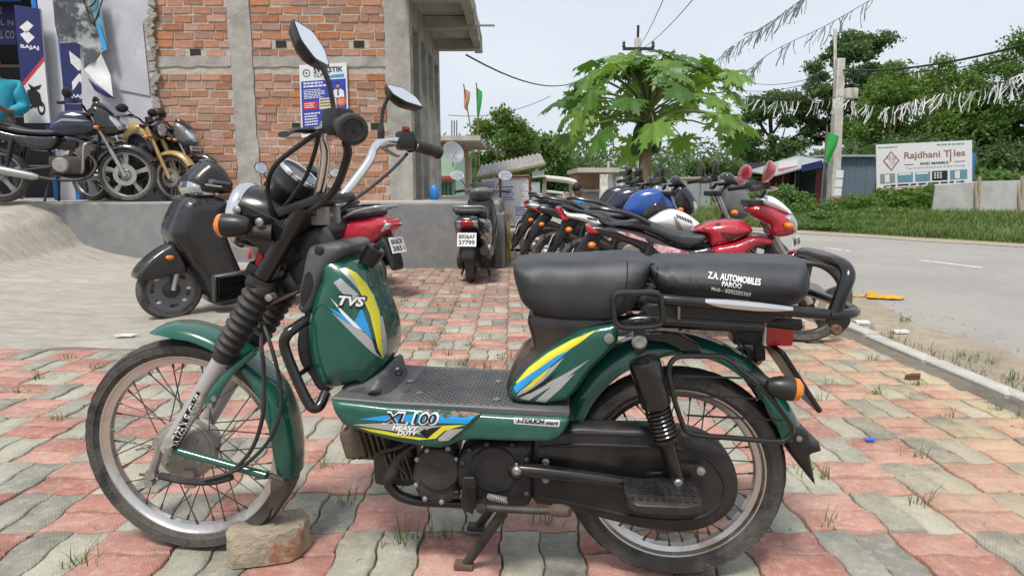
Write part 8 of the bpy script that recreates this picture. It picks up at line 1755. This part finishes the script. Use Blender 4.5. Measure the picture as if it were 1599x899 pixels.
for i, (a, d) in enumerate([((1150, 140, 30), (1312, 112, 21.5)), ((1160, 152, 30), (1312, 120, 21.5)), ((1165, 128, 30), (1312, 106, 21.5)), ((700, 180, 24), (860, 150, 26)), ((735, 262, 22), (905, 200, 26)), ((735, 230, 22), (905, 205, 26))]): wire(['lower wire reaching the white pole from the papaya side', 'lowest wire reaching the white pole from the papaya side', 'upper wire reaching the white pole from the papaya side', 'faint wire above the lane houses', 'lower faint wire crossing the small leafy tree', 'upper faint wire crossing the small leafy tree'][i], [a, d], 0.012, 0.3)
# --- bunting: strings with hanging foil strips
M_foil = mat('foil_strip', (0.22, 0.23, 0.24), 0.35, 0.5, var=0.3, scale=20); M_foilw = mat('foil_strip_pale', (0.66, 0.67, 0.66), 0.4, 0.1, var=0.15, scale=20)
def strip_mesh(seed, m):
    r = random.Random(seed); n = 6; L_ = 0.30; bl = []; w_ = 0.011; a = r.uniform(-0.25, 0.25)
    for i in range(n + 1): t = i / n; cx = a * L_ * t + 0.02 * math.sin(t * 5 + seed); tw = r.uniform(-0.6, 0.6); bl.append((cx, t, tw))
    lft = [(c - w_ * math.cos(tw), -w_ * math.sin(tw), -t * L_) for c, t, tw in bl]; rgt = [(c + w_ * math.cos(tw), w_ * math.sin(tw), -t * L_) for c, t, tw in bl]
    return B().add(lft + rgt, [(i, i + 1, n + 2 + i, n + 1 + i) for i in range(n)]).mesh('foil_strip', m, 80)
dk = [strip_mesh(i, M_foil) for i in range(5)]; lt = [strip_mesh(i + 9, M_foilw) for i in range(5)]
def bunting(label, pts, n, ms, sc, seed, r=0.004, wind=0.3, yaw=0.0, gap=None):
    rr = random.Random(seed); t = thing('bunting', label, 'bunting'); P = cr([tuple(V(*p)) for p in pts], 12); B().tube(P, r, 4).obj('string', M_rubber, t)
    for i in range(n):
        f_ = rr.uniform(0, 1)
        if gap and gap[0] < f_ < gap[1]: continue
        k = f_ * (len(P) - 1); j = int(min(k, len(P) - 2)); p = Vector(P[j]).lerp(Vector(P[j + 1]), k - j); o = link('foil_strip', rr.choice(ms), t); o.location = p; s_ = sc * rr.uniform(0.6, 1.25); o.scale = (sc * rr.uniform(0.5, 1.0), sc * 0.7, s_); o.rotation_euler = (rr.uniform(-0.3, 0.3), wind + rr.gauss(0, 0.3), rr.uniform(0, 6.28) if False else rr.uniform(-0.8, 0.8))
    return t
bunting('dark foil bunting climbing steeply across the sky beside the papaya crown', [(1130, 82, 9.5), (1160, 62, 8.5), (1210, 30, 7.4), (1262, -8, 6.4)], 60, dk, 0.75, 1, wind=0.45)
bunting('sparser dark foil bunting crossing the sky above the tall feathery tree', [(1142, 135, 10), (1200, 85, 9), (1290, 40, 8), (1370, -6, 7)], 36, dk, 0.8, 2, wind=0.35)
bunting('pale foil bunting strung from the white pole past the bright green tree', [(1308, 150, 20), (1380, 168, 18), (1450, 150, 16.5), (1545, 136, 15), (1620, 100, 14)], 95, lt, 1.5, 3, 0.01, 0.25)
bunting('pale foil bunting between the papaya tree and the white pole', [(1160, 150, 22), (1200, 157, 22), (1250, 158, 21.5), (1308, 152, 21)], 34, lt, 1.5, 4, 0.01, 0.2)
# flags
def flag(label, px, py, Y, w_, h_, m, polelen=0.0, tilt=0.0):
    t = thing('flag', label, 'flag', V(px, py, Y)); b = B(); fr = []
    for i in range(7):
        for j in range(7): u, v_ = i / 6, j / 6; fr.append((w_ * u * (0.6 + 0.4 * math.cos(v_ * 2)), 0.12 * w_ * math.sin(u * 5 + v_ * 4), -h_ * v_ - 0.2 * h_ * u))
    b.add(fr, [(i * 7 + j, i * 7 + j + 1, (i + 1) * 7 + j + 1, (i + 1) * 7 + j) for i in range(6) for j in range(6)]).obj('flag_cloth', m, t, 80)
    if polelen: B().tube([(0, 0, 0.15), (tilt, 0, -polelen)], 0.025, 6).obj('flag_pole', M_bark, t)
flag('green flag hanging beside the white concrete pole', 1291, 204, 21.0, 0.4, 0.95, mat('flag_green', (0.03, 0.30, 0.06), 0.8), 2.9)
flag('green flag on a thin stick above the lane houses', 744, 136, 24, 0.22, 0.9, MATS['flag_green'], 3.2, 0.1); flag('faded orange flag on a leaning stick above the lane houses', 724, 138, 24, 0.25, 0.7, mat('flag_faded', (0.42, 0.24, 0.16), 0.8), 3.2, 0.5)
# --- tin fence, stall and hut beyond the road
M_zinc = mat('zinc_sheet', (0.36, 0.38, 0.40), 0.5, 0.3, var=0.15, scale=2, col2=(0.28, 0.27, 0.26), thr=0.6); M_blusheet = mat('blue_grey_sheet', (0.145, 0.19, 0.24), 0.5, 0.2, var=0.12, scale=2); M_maroon = mat('maroon_board', (0.14, 0.03, 0.035), 0.7, var=0.15); M_pink = flatmat('pink_sign', (0.50, 0.14, 0.18))
tf = thing('corrugated_fence', 'grey corrugated tin fence behind the papaya tree and motorcycles', 'fence'); n_s = 7; FYn = 27.0; xs = [V(1050 + i * 22, 300, FYn).x for i in range(n_s + 1)]
for i in range(n_s): corr((xs[i], FYn + 0.05 * (i % 2), 0.05), (xs[i + 1] - 0.02, FYn + 0.05 * (i % 2), 0.05), (0, 0, hgt(282 - (i % 3), FYn) - 0.05), 7, 0.022, 'fence_sheet', M_zinc, tf)
for x in xs: B().tube([(x, FYn + 0.15, 0), (x, FYn + 0.15, hgt(279, FYn))], 0.03, 6).obj('fence_post', M_wood, tf)
B().tube([(xs[0], FYn + 0.1, hgt(279, FYn)), (xs[-1], FYn + 0.1, hgt(277, FYn))], 0.06, 6).obj('top_rail', M_wood, tf)
hY = 25.0; hut = thing('tin_hut', 'blue grey corrugated tin hut behind the white concrete pole', 'hut'); hx0, hx1 = V(1284, 290, hY).x, V(1368, 290, hY).x; hz = hgt(246, hY)
for i in range(5): a = hx0 + (hx1 - hx0) * i / 5; d = hx0 + (hx1 - hx0) * (i + 1) / 5; corr((a, hY, 0.1), (d - 0.01, hY, 0.1), (0, 0, hz - 0.1), 5, 0.025, 'wall_sheet', M_blusheet, hut)
B().box(((hx0 + hx1) / 2, hY + 1.5, hz + 0.06), (hx1 - hx0 + 0.3, 3.4, 0.08)).obj('roof', M_zinc, hut, flat=True); B().box((hx0 + 0.06, hY + 1.5, hz / 2), (0.1, 3.0, hz)).obj('side_wall', M_blusheet, hut, flat=True); B().box((hx1 - 0.06, hY + 1.5, hz / 2), (0.1, 3.0, hz)).obj('side_wall', M_blusheet, hut, flat=True)
stl = thing('roadside_stall', 'open stall with maroon boards and blue fascia attached to the tin hut', 'stall'); sx0, sx1 = V(1196, 290, hY).x, hx0 - 0.02
B().box(((sx0 + sx1) / 2, hY + 2.2, 1.0), (sx1 - sx0, 0.1, 2.0)).obj('back_wall', M_dark, stl, flat=True)
xm0, xm1 = V(1224, 290, hY).x, V(1257, 290, hY).x; B().box(((xm0 + xm1) / 2, hY + 1.4, 0.9), (xm1 - xm0, 0.08, 1.7)).obj('maroon_board', M_maroon, stl, flat=True); xd0, xd1 = V(1272, 290, hY).x, V(1284, 290, hY).x; B().box(((xd0 + xd1) / 2, hY - 0.02, 0.85), (xd1 - xd0, 0.06, 1.6)).obj('door_leaf', M_maroon, stl, flat=True)
for px in (1191, 1213, 1232): x = V(px, 290, hY).x; B().tube([(x, hY - 0.5, 0), (x, hY - 0.5, hgt(272 - (px - 1191) * 0.22, hY))], 0.035, 6).obj('post', M_rust, stl)
B().loft([[(sx0, hY - 0.8, hgt(276, hY)), (sx1, hY - 0.8, hgt(251, hY)), (sx1, hY - 0.8, hgt(251, hY) + 0.06), (sx0, hY - 0.8, hgt(276, hY) + 0.06)], [(sx0, hY + 2.4, hgt(276, hY) + 0.25), (sx1, hY + 2.4, hgt(251, hY) + 0.25), (sx1, hY + 2.4, hgt(251, hY) + 0.31), (sx0, hY + 2.4, hgt(276, hY) + 0.31)]]).obj('lean_to_roof', M_zinc, stl, flat=True)
c = Card([V(1252, 258, hY - 0.85), V(1284, 250, hY - 0.85), V(1284, 262, hY - 0.85), V(1252, 268, hY - 0.85)], stl); c.slab('blue_fascia', C_navy, 0.03); B().rbox((V(1212, 300, hY).x, hY + 0.3, 0.75), (0.7, 0.5, 0.5), 0.08).obj('yellow_crate', M_ypost, stl)
rsg = thing('roof_sign', 'faded white and pink sign board on the stall roof', 'sign'); KIDS[rsg.name] = []; c = Card([V(1216, 252, hY - 0.4), V(1246, 249, hY - 0.4), V(1246, 266, hY - 0.4), V(1215, 273, hY - 0.4)], rsg); c.slab('board', C_wht, 0.04); c.rect('pink_half', M_pink, 0, 0.55, 1, 1)
# --- billboard
bY = 22.0; bb = thing('billboard', 'large white tile shop billboard on blue posts beyond the road', 'billboard'); KIDS[bb.name] = []
c = Card([V(1368, 226, bY), V(1518, 219, bY - 0.8), V(1518, 290, bY - 0.8), V(1369, 299, bY)], bb); c.slab('board', C_wht, 0.06)
c.text('Rajdhani T les', C_brn, 0.615, 0.285, 0.63, 0.19, 0.02); c.rect('long_i', C_brn, 0.775, 0.22, 0.789, 0.45, 0.006); c.circ('i_dot', C_brn, 0.782, 0.19, 0.009, 2.0, 0.006); c.text('AND MARBLE', C_navy, 0.61, 0.455, 0.30, 0.055, 0.03); c.rects('rule', C_navy, [(0.30, 0.455, 0.40, 0.468), (0.82, 0.44, 0.93, 0.453)], 0.005)
c.poly('diamond', C_brn, [(0.16, 0.15), (0.25, 0.36), (0.16, 0.58), (0.07, 0.36)], 0.004); c.poly('diamond_inner', C_wht, [(0.16, 0.19), (0.232, 0.36), (0.16, 0.54), (0.088, 0.36)], 0.006)
for k in range(4): c.rects('diamond_rays', C_brn, [(0.16 - 0.055 + 0.012 * k, 0.30 + 0.035 * k - 0.03, 0.155, 0.312 + 0.035 * k - 0.03), (0.165, 0.30 + 0.035 * k, 0.215 - 0.012 * k * 0.5, 0.312 + 0.035 * k), (0.118 + k * 0.026, 0.40, 0.123 + k * 0.026, 0.48), (0.118 + k * 0.026, 0.24, 0.123 + k * 0.026, 0.33)], 0.008)
c.rects('top_print', C_gry, lines(0.02, 0.28, 0.055, 0.085, 1, 60, 0.9) + lines(0.64, 0.97, 0.05, 0.085, 1, 61, 0.9), 0.005); c.text('Tiles Granite Sanitarywar & Bath Fittings', C_gry, 0.62, 0.545, 0.62, 0.05, 0.0)
for i, (u0, u1, m_) in enumerate([(0.04, 0.20, C_gry), (0.225, 0.39, C_teal), (0.415, 0.57, C_teal), (0.59, 0.75, C_blk), (0.775, 0.95, C_teal)]): c.rect('product_picture', m_, u0, 0.63, u1, 0.84, 0.005); c.rects('picture_detail', C_wht, [(u0 + 0.05, 0.65, u0 + 0.10, 0.82)] if i in (0, 4) else ([(u0 + 0.02 + 0.03 * k, 0.66 + 0.05 * j, u0 + 0.04 + 0.03 * k, 0.69 + 0.05 * j) for k in range(3) for j in range(3)] if i == 3 else [(u0 + 0.01, 0.64, u1 - 0.02, 0.68)]), 0.008)
c.rects('address_print', C_blk, lines(0.15, 0.83, 0.875, 0.915, 1, 62, 0.9), 0.005); c.poly('arrow', C_blk, [(0.84, 0.885), (0.89, 0.885), (0.89, 0.865), (0.93, 0.895), (0.89, 0.925), (0.89, 0.905), (0.84, 0.905)], 0.006); c.poly('spanner_mark', C_blk, [(0.07, 0.89), (0.14, 0.885), (0.14, 0.905), (0.07, 0.92), (0.085, 0.905)], 0.006); c.rect('footer', C_brn, 0, 0.945, 1, 1, 0.004); c.rects('footer_print', C_yel, lines(0.03, 0.9, 0.955, 0.99, 1, 63, 0.8), 0.006)
for px, Yp in ((1371, bY + 0.1), (1516, bY - 0.7)): x = V(px, 300, Yp).x; B().box((x - 0.02, Yp + 0.05, 1.0), (0.12, 0.1, 2.2)).obj('post', mat('post_blue', (0.03, 0.14, 0.32), 0.5), bb, bev=0.01)
# --- concrete slab fence
M_slab = mat('fence_slab', (0.42, 0.41, 0.40), 0.9, var=0.15, scale=2, bump=0.3, bscale=14, col2=(0.33, 0.30, 0.29), thr=0.58)
sf = thing('slab_fence', 'low fence of leaning concrete slabs and stakes on the grass verge', 'fence'); P0, P1 = Vector((13.1, 19.3, 0)), Vector((19.5, 20.6, 0)); dvv = (P1 - P0).normalized(); L_ = 0
tops = [(0.0, 1.02, 1.15), (1.7, 1.15, 1.18), (3.4, 1.2, 1.2), (5.1, 1.2, 1.22)]
for i, (l0, h0, h1) in enumerate(tops):
    a = P0 + dvv * l0; d = P0 + dvv * (l0 + 1.66); nn = Vector((dvv.y, -dvv.x, 0)) * 0.035; zb_ = verge_z(a.x, a.y) - 0.06; ln = nn * (1.5 + i % 2)
    B().loft([[a - nn + Vector((0, 0, zb_)), d - nn + Vector((0, 0, zb_)), d - nn - ln + Vector((0, 0, h1)), a - nn - ln + Vector((0.06, 0, h0))], [a + nn + Vector((0, 0, zb_)), d + nn + Vector((0, 0, zb_)), d + nn - ln + Vector((0, 0, h1)), a + nn - ln + Vector((0.06, 0, h0))]]).obj('slab', M_slab, sf, flat=True, bev=0.01)
    p = a.lerp(d, 0.98) + nn * 2; B().tube([p + Vector((0, 0, zb_)), p - ln * 1.5 + Vector((0, 0, h1 + 0.15))], 0.055, 5).obj('stake', M_wood if i % 3 < 2 else M_wpost, sf)
    p = a.lerp(d, 0.9) + nn * 5; B().tube([p + Vector((0, 0, zb_)), p - ln * 2.2 - nn * 2 + Vector((0, 0, h1 - 0.05))], 0.045, 5).obj('prop', M_wood, sf)
# --- litter
def litter(name, label, px, py, pts, m, h=0.01, seed=0, z=0.0, cat='litter'):
    g = G(px, py, z); r = random.Random(seed); top = [(x, y, h + r.uniform(0, h)) for x, y in pts]; bot = [(x, y, 0.001) for x, y, _ in top]; o = B().loft([bot, top]).obj(name, m, None, flat=True); o.location = (g.x, g.y, z); return tag(o, label, cat)
M_ycl = mat('yellow_cloth', (0.55, 0.30, 0.03), 0.85, var=0.25, scale=14, bump=0.8, bscale=20)
yc = thing('yellow_cloth', 'crumpled yellow cloth lying at the edge of the road', 'cloth', G(1378, 466, -0.025)); rr = random.Random(6)
for k, (x, y, sx, sy, sz) in enumerate([(0, 0, 0.16, 0.05, 0.02), (0.08, -0.03, 0.10, 0.05, 0.015), (-0.07, 0.06, 0.05, 0.05, 0.03), (-0.16, 0.09, 0.11, 0.015, 0.008)]):
    b = B().ball((x, y, sz * 0.8), (sx, sy, sz), 16, 8); b.v = [(p[0], p[1], max(p[2] + 0.014 * mnoise.noise((p[0] * 30, p[1] * 30, k)), 0.0)) for p in b.v]; b.obj('fold', M_ycl, yc, 80)
litter('blue_wrapper', 'small blue wrapper on the pavers behind the moped', 1358, 687, [(-0.016, -0.008), (0.018, -0.010), (0.020, 0.008), (-0.012, 0.014)], mat('wrapper_blue', (0.02, 0.12, 0.62), 0.4), 0.004, 1, 0.002)
litter('paper_slip', 'white paper slip on the concrete in front of the black scooter', 198, 524, [(-0.07, -0.02), (0.05, -0.03), (0.07, 0.03), (-0.04, 0.035)], C_wht, 0.006, 2, 0.03)
litter('dry_leaf', 'curled brown leaf on the sandy pavers by the kerb', 1426, 592, [(-0.05, -0.01), (-0.01, -0.018), (0.03, -0.006), (0.045, 0.014), (0.0, 0.012), (-0.035, 0.014)], mat('leaf_brown', (0.12, 0.05, 0.025), 0.9), 0.018, 3, 0.003)
for i, (px, py, lab) in enumerate([(1345, 505, 'white scrap in the dirt by the kerb'), (1405, 519, 'small pale scrap on the road shoulder'), (1480, 363, 'pale scrap on the far road edge'), (1318, 357, 'crumpled white bag on the far verge')]): litter('paper_scrap', lab, px, py, [(-0.05, -0.03), (0.05, -0.025), (0.06, 0.03), (-0.04, 0.035)] if i < 2 else [(-0.2, -0.1), (0.2, -0.08), (0.22, 0.1), (-0.15, 0.12)], C_wht, 0.01 if i < 2 else 0.05, 5 + i, -0.02)
# pebbles and grit on the shoulder and the ramp foot
rng = np.random.default_rng(9); pv, pf = [], []; nP = 900
for i in range(nP):
    if i < 620: y = rng.uniform(2.2, 7.5); x = 2.5 + 0.9 * rng.random() ** 1.5; z = -0.026
    else: x = rng.uniform(-3.0, 2.2); y = rng.uniform(1.5, 3.7); z = 0.0
    s_ = rng.uniform(0.003, 0.011) * (1 if i < 620 else 0.5); o = len(pv); pv += [(x + s_, y, z), (x - s_ * 0.5, y + s_ * 0.9, z), (x - s_ * 0.5, y - s_ * 0.9, z), (x + rng.normal() * s_ * 0.2, y, z + s_)]; pf += [(o, o + 1, o + 3), (o + 1, o + 2, o + 3), (o + 2, o, o + 3)]
tag(raw('grit', pv, pf, M_shoulder), 'loose grit and pebbles scattered on shoulder and pavers', 'grit', kind='stuff')
